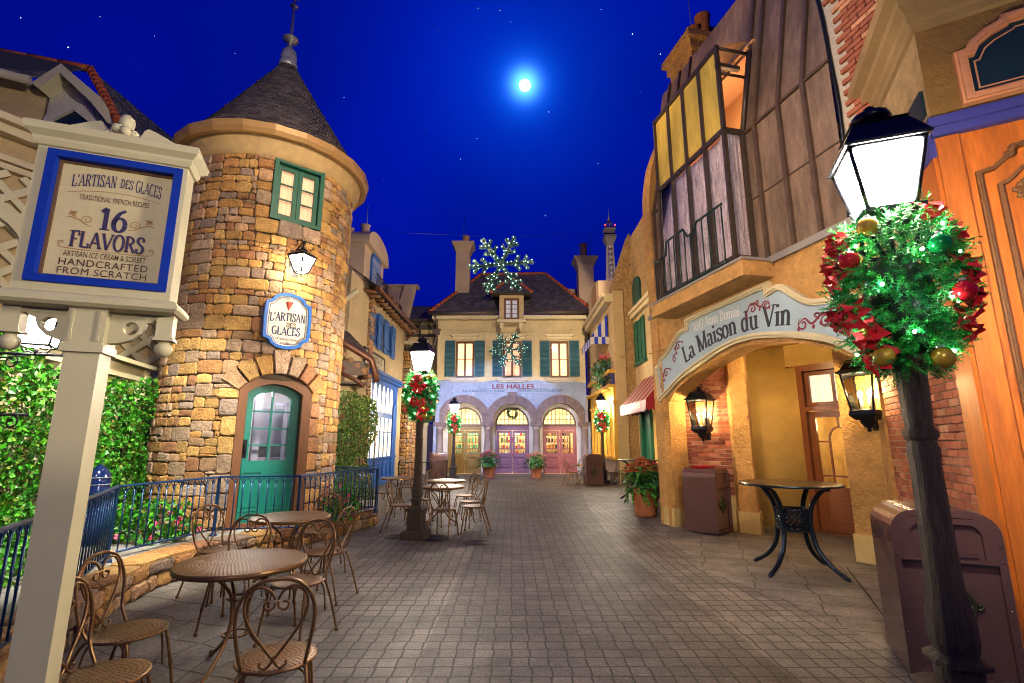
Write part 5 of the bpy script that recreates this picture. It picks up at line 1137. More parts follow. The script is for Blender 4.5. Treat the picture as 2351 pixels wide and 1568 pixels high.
mb = MB(); slope(mb, d0_, d1_, dt_+Vector((.03, 0, 0)), dt_-Vector((.03, 0, 0)), 9, lambda i: max(3, 10-i), sc_); slope(mb, Vector((-1.05, 26, 8.82)), d0_, dt_, Vector((-.03, 26.4, 9.95)), 9, 10, sc_); slope(mb, d1_, Vector((.98, 26, 8.82)), Vector((-.03, 26.4, 9.95)), dt_, 9, 10, sc_); mb.box((-.03, 23.75, 8.76), (2.0, .55, .06), 0, (.05, .04, .035)); dr_ = mb.build('dormer_roof', SHINGLE, dm, True)
ridge(d0_, dt_, 9, .07, dm); ridge(d1_, dt_, 9, .07, dm)
# chimneys
def chimney(x0, x1, y, z0, z1, label, pots, rod):
    t = thing('chimney', label, 'chimney', ((x0+x1)/2, y, z0)); c = ((x0+x1)/2, y, 0); hw = (x1-x0)/2
    MB().sqlathe([(hw, z0), (hw, z1-.5)], c).build('stack', STUCCO_P, t, True)
    MB().sqlathe([(hw+.02, z1-.5), (hw+.06, z1-.42), (hw+.08, z1-.3), (hw+.2, z1-.1), (hw+.24, z1-.06), (hw+.24, z1), (hw*.5, z1+.02)], c).build('cap', STUCCO_P, t, True)
    for px_, h, r in pots: MB().lathe([(r, z1), (r*.9, z1+h), (r*1.08, z1+h+.02), (r*1.08, z1+h+.08), (r*.8, z1+h+.08)], (c[0]+px_, y, 0), 14).build('pot', M('chimney_pot_clay', (.50, .25, .12), .8, var=(5, .15)), t, True)
    for px_, h in rod: MB().tube([(c[0]+px_, y-.1, z1), (c[0]+px_, y-.1, z1+h)], .018, 5).build('lightning_rod', LEADG, t, True)
chimney(-3.02, -2.28, 25.6, 8.4, 12.15, 'tall tapering cream chimney at the left end of the slate roof', [(.12, .4, .2)], [(.0, 1.7), (.12, .9)])
chimney(3.5, 4.3, 25.2, 7.4, 11.15, 'cream chimney with clay pot at the right end of the slate roof', [(-.03, .8, .2)], [(.32, 1.5), (-.3, .9)])
# hanging wreath at the middle fanlight is made with the other wreaths below
# ------------------------------------------------------------------ parapets and far right house with louvred dormer
fr_ = thing('louvred_house', 'far cream house with louvred attic dormer and striped awning right of the hall', 'house', (4.6, 21.5, 0))
YS = Fr((3.95, 24.3), (0, -1))
mb = MB(); mb.rect(YS, -1.5, 0, 5.6, 7.4, -.4, 0); mb.build('wall', STUCCO_C, fr_, True)
mb = MB(); mb.rect(YS, -1., 6.95, 5.6, 7.15, 0, .3); mb.rect(YS, -1, 7.15, 5.6, 7.28, 0, .42); mb.build('cornice', CREAM2, fr_, True)
mb = MB(); mb.prism(Fr((3.75, 24.3), (0, -1)), [[(1.2, 7.3), (4.0, 7.3), (4.0, 8.35), (2.9, 8.6), (1.2, 8.35)]], -1.6, .05); mb.build('attic_dormer', STUCCO_P, fr_, True)
mb = MB(); yd = Fr((3.70, 24.3), (0, -1)); mb.prism(yd, [[(2.4, 7.3), (3.6, 7.3), (3.6, 8.2)]+arc(3.0, 8.2, .6, .28, 0, 180, 8)], 0, .03)
for k in range(14): mb.add([yd(2.48, 7.35+k*.06, .035), yd(3.52, 7.35+k*.06, .035), yd(3.52, 7.39+k*.06, .07), yd(2.48, 7.39+k*.06, .07)], [(0, 1, 2, 3)])
mb.build('louvre', M('louvre_tan', (.30, .17, .09), .6), fr_, True)
mb = MB(); mb.box((5.0, 25.5, 7.9), (2.0, .4, 4.2)); mb.box((3.4, 26.9, 8.4), (2.2, .3, 3.2)); mb.build('parapet_wall', STUCCO_P, fr_, True)
mb = MB(); mb.rect(YS, 2.0, 4.2, 4.2, 6.3, -.1, .02); mb.build('shop_window', M('ochre_window', (.42, .20, .04), .5), fr_, True)
mb = MB(); mb.rect(YS, -.8, 0, 5.5, .9, 0, .06); mb.build('plinth', M('grey_plinth', (.26, .2, .18), .8, var=(4, .15)), fr_, True)
YEL = M('yellow_shopfront', (.62, .36, .05), .5, var=(4, .12))
mb = MB(); mb.rect(YS, .0, .9, 5.5, 1.0, .0, .16); mb.rect(YS, 0, 3.1, 5.5, 3.6, 0, .1); mb.rect(YS, 0, 3.6, 5.5, 3.72, 0, .28); mb.rect(YS, 0, 4.15, 5.5, 4.3, 0, .25)
for k in range(8): mb.rect(YS, .1+k*.75, 1.0, .3+k*.75, 3.1, 0, .12)
for k in range(8): mb.rect(YS, .02+k*.75, 2.95, .38+k*.75, 3.12, 0, .17)
yf = mb.build('shop_front', YEL, fr_, True)
MB().rect(YS, 0, 1.0, 5.5, 3.1, .0, .02).build('pane', M('lit_yellow_window', (1., .66, .20), .5, emit=1.0, var=(3, .3)), yf, True)
mb = MB(); mb.prism(YS, [[(3.4, 3.72), (5.4, 3.72), (5.4, 4.15), (3.4, 4.15)], [(3.5, 4.08), (5.3, 4.08), (5.3, 3.79), (3.5, 3.79)]], 0, .13); mb.build('fascia_frame', PURPLE, yf, True)
textmesh('PROVENCE', .24, 1., .01, YS, 4.4, 3.84, .01).build('lettering', INKR, yf, True)
aw = thing('striped_awning', 'blue and white striped awning with scalloped edge above the yellow shop front', 'awning', (3.5, 21, 5)); mb = MB(); bl, wh_ = (.01, .05, .65), (.62, .60, .58)
for k in range(10):
    u0, u1 = 2.2+k*.24, 2.44+k*.24; c = bl if k % 2 else wh_
    mb.add([YS(u0, 6.7, .05), YS(u1, 6.7, .05), YS(u1, 5.75, .75), YS(u0, 5.75, .75)], [(0, 1, 2, 3)], c); mb.add([YS(u0, 5.75, .75), YS(u1, 5.75, .75), YS(u1, 5.42, .76), YS((u0+u1)/2, 5.36, .76), YS(u0, 5.42, .76)], [(0, 1, 2, 3, 4)], wh_ if k % 2 else bl)
for k in range(5):
    a, b = k*.15, (k+1)*.15; zt = lambda d: 6.7-.95*(d-.05)/.7
    c = bl if k % 2 == 0 else wh_
    mb.add([YS(4.6, zt(max(a, .05)), max(a, .05)), YS(4.6, zt(b), b), YS(4.6, 5.75, b), YS(4.6, 5.75, max(a, .05))], [(0, 1, 2, 3)], c); mb.add([YS(4.6, 5.75, a), YS(4.6, 5.75, b), YS(4.6, 5.45, b), YS(4.6, 5.45, a)], [(0, 1, 2, 3)], wh_ if k % 2 == 0 else bl)
mb.build('canopy', PETAL, aw, True)
mb = MB(); mb.tube([YS(2.2, 5.75, .75), YS(4.6, 5.75, .75)], .02, 6); mb.build('frame', IRON, aw, True)
# big stucco buttress wall, green shuttered house, red awning, green door
bt = thing('buttress_wall', 'rough buff stucco buttress with sloping top beside the yellow shop front', 'wall', (4.6, 18.7, 0))
BF = Fr((3.98, 18.75), (1, -.05)); mb = MB(); mb.prism(BF, [[(0, .0), (.78, 0), (.78, 9.8), (.70, 9.8), (.0, 7.75)]], -.9, 0); mb.build('render', STUCCO_B, bt, True)
mb = MB(); mb.rect(BF, -.04, 0, .82, .45, -.94, .05); mb.build('plinth', M('buff_plinth', (.20, .13, .07), .85), bt, True)
gh = thing('green_shutter_house', 'pale yellow house with dark green shutters and green door beyond the wine shop', 'house', (5.3, 16, 0))
GH = Fr((4.72, 18.7), (0, -1)); mb = MB(); mb.rect(GH, 0, 0, 8.0, 6.3, -.4, 0); mb.build('wall', STUCCO_C, gh, True)
mb = MB(); mb.rect(GH, .05, 6.2, 8.0, 6.36, 0, .14); mb.rect(GH, .05, 6.36, 8., 6.5, 0, .2); mb.build('cornice', CREAM2, gh, True)
mb = MB(); mb.rect(GH, 0, 6.5, 8, 9.6, -.5, -.02); mb.build('upper_wall', STUCCO_B, gh, True)
for a in (.2, 1.15): shutter(GH, a, a+.5, 4.45, 6.0, GREENP, gh, .02)
mb = MB(); mb.rect(GH, .7, 4.45, 1.15, 6.0, 0, .03); mb.rect(GH, .2, 4.33, 1.7, 4.43, 0, .12); mb.build('window', GREENP, gh, True)
mb = MB(); mb.prism(GH, [[(.2, 6.55), (1.3, 6.55), (1.3, 7.3)]+arc(.75, 7.3, .55, .4, 0, 180, 10)], -.1, .05); mb.build('attic_shutter', M('dark_green', (.008, .06, .05), .5), gh, True)
mb = MB(); mb.prism(GH, [[(.7, 0.0), (3.2, .0), (3.2, 3.3), (.7, 3.3)], [(1.0, 3.1), (1.0, .05), (1.8, .05), (1.8, 3.1)][::-1], [(2.1, .9), (2.9, .9), (2.9, 3.1), (2.1, 3.1)][::-1]], 0, .14); dg = mb.build('shop_front', M('door_green', (.01, .14, .09), .45), gh, True)
mb = MB(); mb.rect(GH, 1.0, .02, 1.8, 3.1, 0, .03); mb.build('door', _m['door_green'], gh, True); MB().rect(GH, 2.1, .9, 2.9, 3.1, .0, .04).build('pane', M('dim_lit_glass', (.75, .42, .12), .3, emit=.4, var=(3, .4)), dg, True)
ra = thing('red_awning', 'red and cream striped shop awning with scalloped valance left of the wine shop arch', 'awning', (4.4, 16.2, 2.4))
AF = Fr((4.72, 17.7), (0, -1)); mb = MB(); rd, cr = (.20, .006, .016), (.42, .28, .20); n = 16; L_ = 3.4
for k in range(n):
    u0, u1 = L_*k/n, L_*(k+1)/n; c = rd if k % 3 else cr
    mb.add([AF(u0, 3.75, .02), AF(u1, 3.75, .02), AF(u1, 2.78, .87), AF(u0, 2.78, .87)], [(0, 1, 2, 3)], c)
    mb.add([AF(u0, 2.78, .87), AF(u1, 2.78, .87), AF(u1, 2.5, .88), AF(u0+(u1-u0)*.75, 2.44, .88), AF(u0+(u1-u0)*.25, 2.44, .88), AF(u0, 2.5, .88)], [(0, 1, 2, 3, 4, 5)], rd)
for u in (0, L_):
    mb.add([AF(u, 3.75, .02), AF(u, 2.78, .87), AF(u, 2.78, .02)], [(0, 1, 2)], (.28, .01, .03))
    for k in range(5): a, b = .02+.85*k/5, .02+.85*(k+1)/5; mb.add([AF(u, 2.78, a), AF(u, 2.78, b), AF(u, 2.52, b), AF(u, 2.45, (a+b)/2), AF(u, 2.52, a)], [(0, 1, 2, 3, 4)], (.30, .01, .03))
mb.build('canopy', PETAL, ra, True)
textmesh("L'ESPRIT DE LA PROVENCE", .2, 1., .01, Fr(AF(0, 0, .895).to_2d(), (0, -1)), 1.7, 2.57, .004, sx=1.).build('lettering', M('awning_ink', (.36, .3, .26), .6), ra, True)
# hanging flower basket on the yellow house
hb = thing('flower_box', 'wall flower pot with trailing ivy and red flowers below the striped awning', 'flower pot', (3.75, 20.3, 4.5))
leaves(MB(), 900, lambda: (Vector((3.78, 20.4, 4.6))+Vector((R.gauss(0, .16), R.gauss(0, .55), R.uniform(-.9, .35)*R.random())), (-1, 0, .3)), .13, [(.03, .12, .02), (.06, .2, .05), (.10, .22, .22)]).build('foliage', LEAF, hb, True)
MB().lathe([(.14, 4.35), (.2, 4.75), (.22, 4.78), (.2, 4.8)], (3.8, 20.1, 0), 14).build('pot', TERRA, hb, True)
mb = MB()
for _ in range(26): mb.ball((3.78+R.gauss(0, .12), 20.2+R.gauss(0, .3), 4.95+R.uniform(-.1, .15)), .05, 6, R.choice([(.6, .02, .04), (.7, .2, .3), (.6, .04, .05)]))
mb.build('blossom', PETAL, hb, True)
# ------------------------------------------------------------------ wine shop on the right
ws = thing('wine_shop', 'ochre stucco wine shop with arched entrance, metal clad upper floor and glazed bay', 'building', (3.8, 8.5, 0))
MA = Fr((3.11, 9.86), (.225, -.974))
def spr(fr, pts, m=4): return [tuple(p) for p in spline(pts, m)]
arch_low = spr(MA, [(.05, 2.35), (.30, 2.55), (1.04, 2.83), (1.96, 3.01), (2.45, 3.04), (3.0, 2.98), (3.56, 2.84), (4.0, 2.66), (4.6, 2.35)])
mb = MB(); mb.prism(MA, [[(-.55, 0), (.0, 0), (.0, 2.35)]+arch_low[1:]+[(4.6, 4.2), (-.55, 4.2)]], -.35, .0); mb.build('arch_wall', STUCCO_O, ws, True)
mb = MB(); mb.prism(MA, [[(-.37, 0), (.03, 0), (.03, .33), (-.37, .33)]], -.4, .04); mb.build('pillar_base', CREAM2 if False else M('yellow_base', (.60, .42, .16), .7, var=(3, .1)), ws, True)
YB = _m['yellow_base']
# recess walls: plan polyline, extruded
def wallpoly(pts, z0, z1, mat, name, parent, th=.12, smooth=False):
    mb = MB(); n = len(pts); nr = []
    for i in range(n):
        a, b = Vector(pts[max(i-1, 0)]), Vector(pts[min(i+1, n-1)]); d = (b-a).normalized(); nr.append(Vector((-d.y, d.x)))
    vs = []
    for p, q in zip(pts, nr): vs += [(p[0], p[1], z0), (p[0], p[1], z1), (p[0]+q.x*th, p[1]+q.y*th, z1), (p[0]+q.x*th, p[1]+q.y*th, z0)]
    mb.add(vs, [(4*i+k, 4*(i+1)+k, 4*(i+1)+(k+1) % 4, 4*i+(k+1) % 4) for i in range(n-1) for k in range(4)]+[(0, 1, 2, 3), (4*n-1, 4*n-2, 4*n-3, 4*n-4)], None, smooth); return mb.build(name, mat, parent, True)
bA, bB = (3.22, 10.25), (4.16, 9.40)
BK = Fr(bA, (bB[0]-bA[0], bB[1]-bA[1])); bl_ = (Vector(bB)-Vector(bA)).length
mb = MB(); mb.rect(BK, 0, 0, bl_, 3.5, -.2, -.012); mb.build('brick_mortar', LIMEMORT, ws, True)
mb = MB(); mb.tiles(BK, courses(0, .62, bl_, 3.3, .215, .075), .004, .004, .002, brickcol, .005, .06, -.015); mb.build('brickwork', BRICK, ws, True)
mb = MB(); mb.rect(BK, 0, 0, bl_, .60, -.15, .02); mb.build('brick_base', YB, ws, True)
wallpoly([(3.13, 9.9), (3.20, 10.25)], 0, 3.4, STUCCO_O, 'jamb', ws)
pil = [(4.10, 9.46), (4.09, 9.30), (4.30, 9.08), (4.46, 9.32), (4.48, 9.5)]
wallpoly(pil, 0, 3.45, STUCCO_O, 'pilaster', ws, .1)
wallpoly([(4.08, 9.44), (4.06, 9.29), (4.31, 9.03), (4.50, 9.32), (4.50, 9.5)], 0, .36, YB, 'pilaster_base', ws, .1)
cv = [tuple(p) for p in spline([(4.44, 9.42), (4.56, 9.78), (4.85, 9.98), (5.15, 9.92), (5.38, 9.62), (5.46, 9.34)], 5)]
wallpoly(cv, 0, 3.5, STUCCO_Y, 'curved_wall', ws, .1, True)
DR = Fr((5.44, 9.36), (.56, -.83))
mb = MB(); mb.prism(DR, [[(-.02, 0), (1.15, 0), (1.15, 3.0), (-.02, 3.0)], [(.08, .03), (1.05, .03), (1.05, 2.14), (.08, 2.14)], [(.08, 2.22), (1.05, 2.22), (1.05, 2.88), (.08, 2.88)]], -.12, .03); df = mb.build('door_frame', MAHOG, ws, True)
mb = MB(); mb.prism(DR, [[(.09, .035), (1.04, .035), (1.04, 2.13), (.09, 2.13)], [(.2, 2.02), (.93, 2.02), (.93, .8), (.2, .8)]], -.1, -.05)
mb.prism(DR, [[(.2, .2), (.93, .2), (.93, .62), (.2, .62)], [(.24, .58), (.89, .58), (.89, .24), (.24, .24)]], -.05, -.035); dd = mb.build('door', MAHOG, ws, True)
mb = MB(); ar = arc(.565, 1.62, .17, .22, 0, 180, 10)
mb.prism(DR, [[(.735+.014, .8), (.735+.014, 1.62)]+arc(.565, 1.62, .184, .234, 0, 180, 10)[1:]+[(.381, .8), (.409, .8), (.409, 1.62)]+arc(.565, 1.62, .156, .206, 180, 0, 10)[1:]+[(.721, .8)]], -.09, -.055)
for a, b in ((.2, .395), (.735, .93)): mb.rect(DR, a, 1.57, b, 1.60, -.09, -.057); mb.rect(DR, a, .97, b, 1.0, -.09, -.057)
mb.rect(DR, .55, 1.84, .58, 2.02, -.09, -.058); mb.rect(DR, .4, .97, .73, 1.0, -.09, -.058); mb.build('glazing_bar', MAHOG, dd, True)
MB().rect(DR, .2, .8, .93, 2.02, -.078, -.074).build('pane', GLASS, dd, True)
mb = MB(); mb.prism(DR, [[(.09, 2.23), (1.04, 2.23), (1.04, 2.87), (.09, 2.87)], [(.16, 2.80), (.545, 2.80), (.545, 2.3), (.16, 2.3)], [(.585, 2.80), (.97, 2.80), (.97, 2.3), (.585, 2.3)]], -.1, -.05); tw = mb.build('transom_window', MAHOG, ws, True)
curtain(DR, .15, 2.28, .98, 2.82, -.13, CURTW, tw, 24, .018); MB().rect(DR, .15, 2.28, .98, 2.82, -.08, -.076).build('pane', GLASS, tw, True)
mb = MB(); mb.rect(DR, -.1, .0, 1.25, 3.3, -1.3, -1.25); mb.rect(DR, -.12, 0, -.1, 2.2, -1.3, -.13); mb.rect(DR, 1.23, 0, 1.25, 2.2, -1.3, -.13); mb.rect(DR, -.1, 2.2, 1.25, 2.23, -1.3, -.13); mb.build('shop_room', M('amber_room', (.72, .50, .20), .8, var=(2.5, .3)), ws, True)
mb = MB(); mb.lathe([(.0, .0), (.16, .0), (.17, .02), (.15, .03)], DR(.86, 1.75, -1.2), 18, (.30, .10, .04), True, DR.N); mb.lathe([(.0, .035), (.1, .035)], DR(.86, 1.75, -1.2), 18, (.12, .06, .03), True, DR.N)
for z, c in ((.9, (.5, .45, .42)), (1.15, (.35, .06, .03)), (1.35, (.6, .5, .4))): mb.box(DR(.8, z, -1.0), (.25, .2, .2), .6, c)
mb.build('display', PETAL, ws, True)
lamp('shop_lamp', 'POINT', DR(.5, 1.9, -.6), 18, (1., .74, .36), size=.12)
wallpoly([(5.3, 9.5), (5.46, 9.38)], 3.0, 3.5, STUCCO_Y, 'over_door', ws); mb = MB(); mb.rect(DR, -.1, 3.0, 1.6, 3.5, -.12, .0); mb.rect(DR, 1.15, 0, 1.9, 3.5, -.12, .0); mb.build('door_wall', STUCCO_Y, ws, True)
mb = MB(); mb.add([(2.9, 10.4, 3.42), (4.35, 5.3, 3.42), (6.3, 5.5, 3.42), (6.2, 10.4, 3.42)], [(0, 1, 2, 3)]); mb.build('recess_ceiling', STUCCO_Y, ws, True)
lamp('recess_lamp', 'POINT', (4.35, 8.35, 3.15), 55, (1., .76, .38), size=.1)
PR_ = Fr((4.68, 7.12), (.541, -.841)); mb = MB(); mb.rect(PR_, 0, 0, .95, 3.45, -.4, 0); mb.build('right_pier', STUCCO_O, ws, True); mb = MB(); mb.rect(PR_, -.02, 0, .97, .36, -.42, .03); mb.build('pier_base', YB, ws, True)
# upper floor: curved gable edge, zinc cladding with standing seams, glazed bay
GE = Fr(MA(-.50, 0, 0).to_2d(), (-MA.N.x, -MA.N.y))
gp = spr(GE, [(-.03, 4.1), (-.04, 5.2), (-.06, 6.7), (.02, 7.4), (.14, 7.85), (.46, 8.58), (.9, 9.4), (1.6, 10.6), (2.7, 12.4), (3.4, 13.6)])
mb = MB(); mb.prism(GE, [gp+[(5.5, 13.6), (5.5, 0), (-.03, 0)]], .0, .30); mb.build('gable_wall', STUCCO_O, ws, True)
mb = MB(); K0, K1 = 6.45, 8.15
def cl_(u, t):      # cladding surface
    return MA(u, 4.22+(K0-4.22)*t, -.02) if t <= 1 else MA(u, K0+(t-1)*3.3, -.02-.62*(t-1))
us = [-.5, -.12, .3, .72, 2.76, 3.02, 3.52, 3.98, 4.38]
for a, b in zip(us, us[1:]):
    if a == .72: mb.build('zinc_cladding', CLAD, ws, True); mb = MB(); MB().add([cl_(a, 1.5), cl_(b, 1.5), cl_(b, 2.), cl_(a, 2.)], [(0, 1, 2, 3)]).build('zinc_cladding', CLAD, ws, True); continue
    for t0, t1 in ((0, .48), (.482, 1.), (1., 2.)):
        mb.add([cl_(a, t0), cl_(b, t0), cl_(b, t1), cl_(a, t1)], [(0, 1, 2, 3)])
mb.build('zinc_cladding', CLAD, ws, True)
for u in us[1:-1]:
    mb = MB()
    for t0, t1 in ((0, 1), (1, 2)):
        p = [cl_(u-.03, t0), cl_(u+.03, t0), cl_(u+.03, t1), cl_(u-.03, t1)]; q = [x+MA.N*.05 for x in p]; mb.add(p+q, [(4, 5, 6, 7), (0, 1, 5, 4), (1, 2, 6, 5), (2, 3, 7, 6), (3, 0, 4, 7)])
    mb.build('standing_seam', M('seam_metal', (.10, .062, .042), .5, .3, var=(6, .3)), ws, True)
for a, b in ((-.5, .7), (2.8, 4.42)):
    MB().rect(MA, a, K0-.02, b, K0+.02, -.06, .02).build('cross_seam', _m['seam_metal'], ws, True); MB().rect(MA, a, 5.28, b, 5.30, -.06, -.005).build('cross_seam', _m['seam_metal'], ws, True)
mb = MB(); mb.rect(MA, -.56, 4.14, 4.7, 4.24, -.3, .05); mb.build('sill_flashing', M('grey_flashing', (.30, .27, .25), .5, .3), ws, True)
mb = MB(); edge = spr(MA, [(4.38, 4.2), (4.44, 5.0), (4.46, 5.8), (4.43, 6.5), (4.40, 7.2), (4.28, 8.2), (4.1, 9.4)]); mb.prism(MA, [edge+[(9, 9.4), (9, 4.2)]], -.5, -.03); mb.build('brick_backing', LIMEMORT, ws, True)
pat = [(.30, .085, .04)]*5+[(.55, .24, .12)]
mb = MB(); mb.tiles(MA, [r for r in courses(4.1, 4.6, 6.2, 9.4, .22, .075) if r[0] > 4.46-max(0, (r[1]-7))*.17], .006, .004, .002, lambda: R.choice(pat), .006, .06, -.04); mb.build('upper_brickwork', BRICK, ws, True)
mb = MB()
for i in range(len(edge)-1): pass
mb.tube([MA(u, z, .0) for u, z in edge], .025, 6); mb.build('edge_trim', IRON, ws, True)
# glazed bay
DBY = .38; ALU = M('grey_bronze_frame', (.07, .05, .038), .4, .4, var=(6, .2))
bay = thing_bay = MB()
U0, U1, Z0, Z1, ZM = .72, 2.76, 4.30, 8.03, 6.48
xs = [U0+(U1-U0)*k/4 for k in range(5)]
mb = MB()
for x in xs: mb.rect(MA, x-.03, Z0, x+.03, Z1, DBY-.06, DBY)
for z in (Z0+.03, ZM, Z1-.03): mb.rect(MA, U0-.03, z-.035, U1+.03, z+.035, DBY-.055, DBY+.005)
SD = Fr(MA(U1, 0, DBY).to_2d(), (-MA.N.x, -MA.N.y))
for z in (Z0+.03, ZM, Z1-.36): mb.rect(SD, 0, z-.035, DBY+.05, z+.035, -.04, .03)
mb.rect(SD, .33, Z0, .40, ZM, -.03, .035)
mb.tube([MA(U1, Z1-.03, DBY-.03), MA(U1, Z1-.03, -.24)], .035, 4); mb.tube([MA(U0, Z1-.03, DBY-.03), MA(U0, Z1-.03, -.24)], .035, 4)
byf = mb.build('bay_window', ALU, ws, True)
mb = MB(); mb.rect(MA, U0, Z0, U1, ZM, DBY-.032, DBY-.028); mb.prism(SD, [[(0, Z0), (DBY, Z0), (DBY, ZM), (DBY+.24, Z1), (0, Z1)]], -.002, .002); mb.build('pane', GLASS, byf, True)
YBL = M('yellow_blind', (.46, .30, .05), .85, var=((1.6, .35), (9, .1)), emit=.12, stretch=(2, 2, .5))
for k in range(4):
    if k == 2: z0 = ZM-.25
    else: z0 = ZM+.02
    mb = MB(); mb.rect(MA, xs[k]+.03, ZM+.03 if k != 2 else ZM+.10, xs[k+1]-.03, Z1-.06, DBY-.05, DBY-.04); mb.build('blind', YBL, byf, True)
LACE = M('lit_lace_curtain', (.36, .27, .28), .9, var=((5, .5), (30, .5)), stretch=(6, 6, .6), emit=.30, stain=((.95, .85, 1.), 2.2, .12))  # emission and whitish blotches stand in for room light through the lace
curtain(MA, U0+.03, Z0, U1-.03, ZM, DBY-.14, LACE, byf, 60, .03)
curtain(SD, .03, Z0, DBY, ZM+.1, -.1, LACE, byf, 14, .02); SD0 = Fr(MA(U0, 0, DBY).to_2d(), (-MA.N.x, -MA.N.y)); curtain(SD0, .03, Z0, DBY, ZM, .06, LACE, byf, 10, .015); MB().rect(SD0, .0, Z0, DBY+.3, Z1, -.02, .02).build('end_panel', CLAD, byf, True)
mb = MB(); mb.rect(MA, U0-.1, Z0-.1, U1+.1, Z1+.3, -1.0, -.95); mb.rect(MA, U0-.1, Z0-.1, U0, Z1+.2, -.95, -.3); mb.rect(MA, U0-.1, Z0-.1, U1+.1, Z0, -.95, -.04); mb.rect(MA, U0-.1, Z1+.15, U1+.1, Z1+.2, -.95, -.3); mb.rect(MA, U1, Z0-.1, U1+.1, ZM-.1, -.95, -.05); mb.build('bay_room', M('peach_room', (.70, .36, .16), .85), byf, True)
mb = MB(); mb.tube([MA(U1+.02, ZM, .02), MA(U1+.02, Z1, -.27)], .045, 4); mb.build('mansard_frame', ALU, byf, True); mb = MB(); mb.tube([MA(U1+.0, Z1-.5, DBY-.02), MA(U1, Z1-.5, -.2)], .03, 4); mb.build('cross_bar', ALU, byf, True)
mb = MB(); mb.add([MA(U0, Z1, DBY), MA(U1, Z1, DBY), MA(U1, Z1+.25, -.3), MA(U0, Z1+.25, -.3)], [(0, 1, 2, 3)]); mb.build('bay_roof', CLAD, byf, True)
lamp('bay_lamp', 'POINT', MA(1.75, 5.2, .05), 45, (.95, .88, 1.), size=.08); lamp('bay_lamp', 'POINT', MA(2.0, 7.3, -.4), 40, (1., .62, .3), size=.08)
mb = MB(); mb.rect(MA, .48, 3.93, 3.10, 4.16, -.05, .52); mb.build('balcony_slab', STUCCO_O, ws, True); mb = MB(); mb.rect(MA, .46, 4.16, 3.12, 4.20, -.05, .54); mb.build('slab_flashing', _m['grey_flashing'], ws, True)
mb = MB(); hz_ = [(.62, 5.05), (.98, 5.05), (1.05, 5.2), (1.5, 5.2), (1.62, 5.05), (1.74, 5.05), (1.74, 5.08), (1.85, 5.2), (2.3, 5.2), (2.42, 5.12), (2.86, 5.12)]
hz_ = [(.60, 5.0), (1.02, 5.0), (1.06, 5.26), (1.62, 5.26), (1.74, 5.08), (1.92, 5.08), (2.02, 5.22), (2.70, 5.22)]
mb.tube([MA(u, z, DBY+.09) for u, z in hz_], .022, 6); mb.tube([MA(.6, 4.27, DBY+.09), MA(2.7, 4.27, DBY+.09)], .02, 6)
import bisect
for k in range(13):
    u = .62+2.06*k/12; i = min(max(bisect.bisect([p[0] for p in hz_], u)-1, 0), len(hz_)-2); (a, za), (b, zb) = hz_[i], hz_[i+1]; z = za+(zb-za)*(u-a)/(b-a)
    mb.tube([MA(u, 4.2 if k in (0, 12) else 4.27, DBY+.09), MA(u, z, DBY+.09)], .012, 6)
mb.build('balcony_rail', M('green_black_iron', (.012, .035, .032), .35, .4), ws, True)
# chimney over the gable and a tall stucco parapet behind
chimney_c = GE(2.2, 0, -1.2)
chm = thing('brick_chimney', 'stucco chimney with clay pots above the gable of the wine shop', 'chimney', (chimney_c.x, chimney_c.y, 9)); cpx = atdepth(1600, 130, 12.4)
c_ = (cpx.x, 12.4, 0); zc = cpx.z; MB().sqlathe([(.55, zc-4), (.55, zc-.35), (.62, zc-.3), (.62, zc-.05), (.72, zc), (.72, zc+.18)], c_, .22).build('stack', STUCCO_O, chm, True)
MB().sqlathe([(.5, zc+.18), (.42, zc+1.0)], (c_[0]+.5, c_[1]+.4, 0), .22).build('upper_stack', STUCCO_B, chm, True)
for x, h in ((-.05, .8), (.25, 1.25)): MB().lathe([(.2, zc+.1), (.2, zc+h), (.23, zc+h+.02), (.23, zc+h+.1)], (c_[0]+x, c_[1], 0), 12).build('pot', TERRA, chm, True)
MB().tube([(c_[0]-.05, c_[1], zc+.2), (c_[0]-.12, c_[1], zc+2.0)], .014, 5).build('lightning_rod', LEADG, chm, True)
# arched fascia board
so_ = [(-.25, 2.37), (.0, 2.36)]
top = [(-.33, 3.11), (-.16, 3.14), (-.15, 3.24)]+spr(MA, [(-.15, 3.24), (.15, 3.36), (.45, 3.55), (.65, 3.66), (.86, 3.68)], 4)[1:]+[(.88, 3.84), (3.03, 3.88), (3.03, 3.76)]+spr(MA, [(3.03, 3.76), (3.26, 3.77), (3.5, 3.58), (3.73, 3.42), (4.04, 3.36), (4.3, 3.34)], 4)[1:]+[(4.5, 3.2), (4.5, 2.42)]
bot = spr(MA, [(-.25, 2.37), (.1, 2.52), (.5, 2.70), (1.04, 2.88), (1.96, 3.08), (2.5, 3.11), (3.0, 3.05), (3.56, 2.92), (4.0, 2.76), (4.5, 2.42)], 4)
outl = (bot+top[::-1])[:-1] if False else bot[:-1]+[(4.5, 2.42)]+top[::-1][1:]
fb = thing('arched_sign', 'pale blue arched fascia board with cream moulding over the wine shop entrance', 'sign', MA(2.1, 2.4, .05))
for a, b, d in ((0, .035, .05), (.035, .06, .085), (.06, .085, .06)):
    mb = MB(); mb.prism(MA, [offs(outl, a) if a else outl, offs(outl, b)[::-1]], -.02 if a == 0 else .0, d+.03); mb.build('moulding', CREAM2, fb, True)
mb = MB(); mb.prism(MA, [offs(outl, .08)], .0, .05); mb.build('board', M('board_blue', (.33, .42, .50), .6, var=((1.3, .12), (12, .05))), fb, True)
INKD = M('dark_lettering', (.012, .013, .022), .5)
def archy(u): return 2.93+.335-.105*(u-2.3)**2
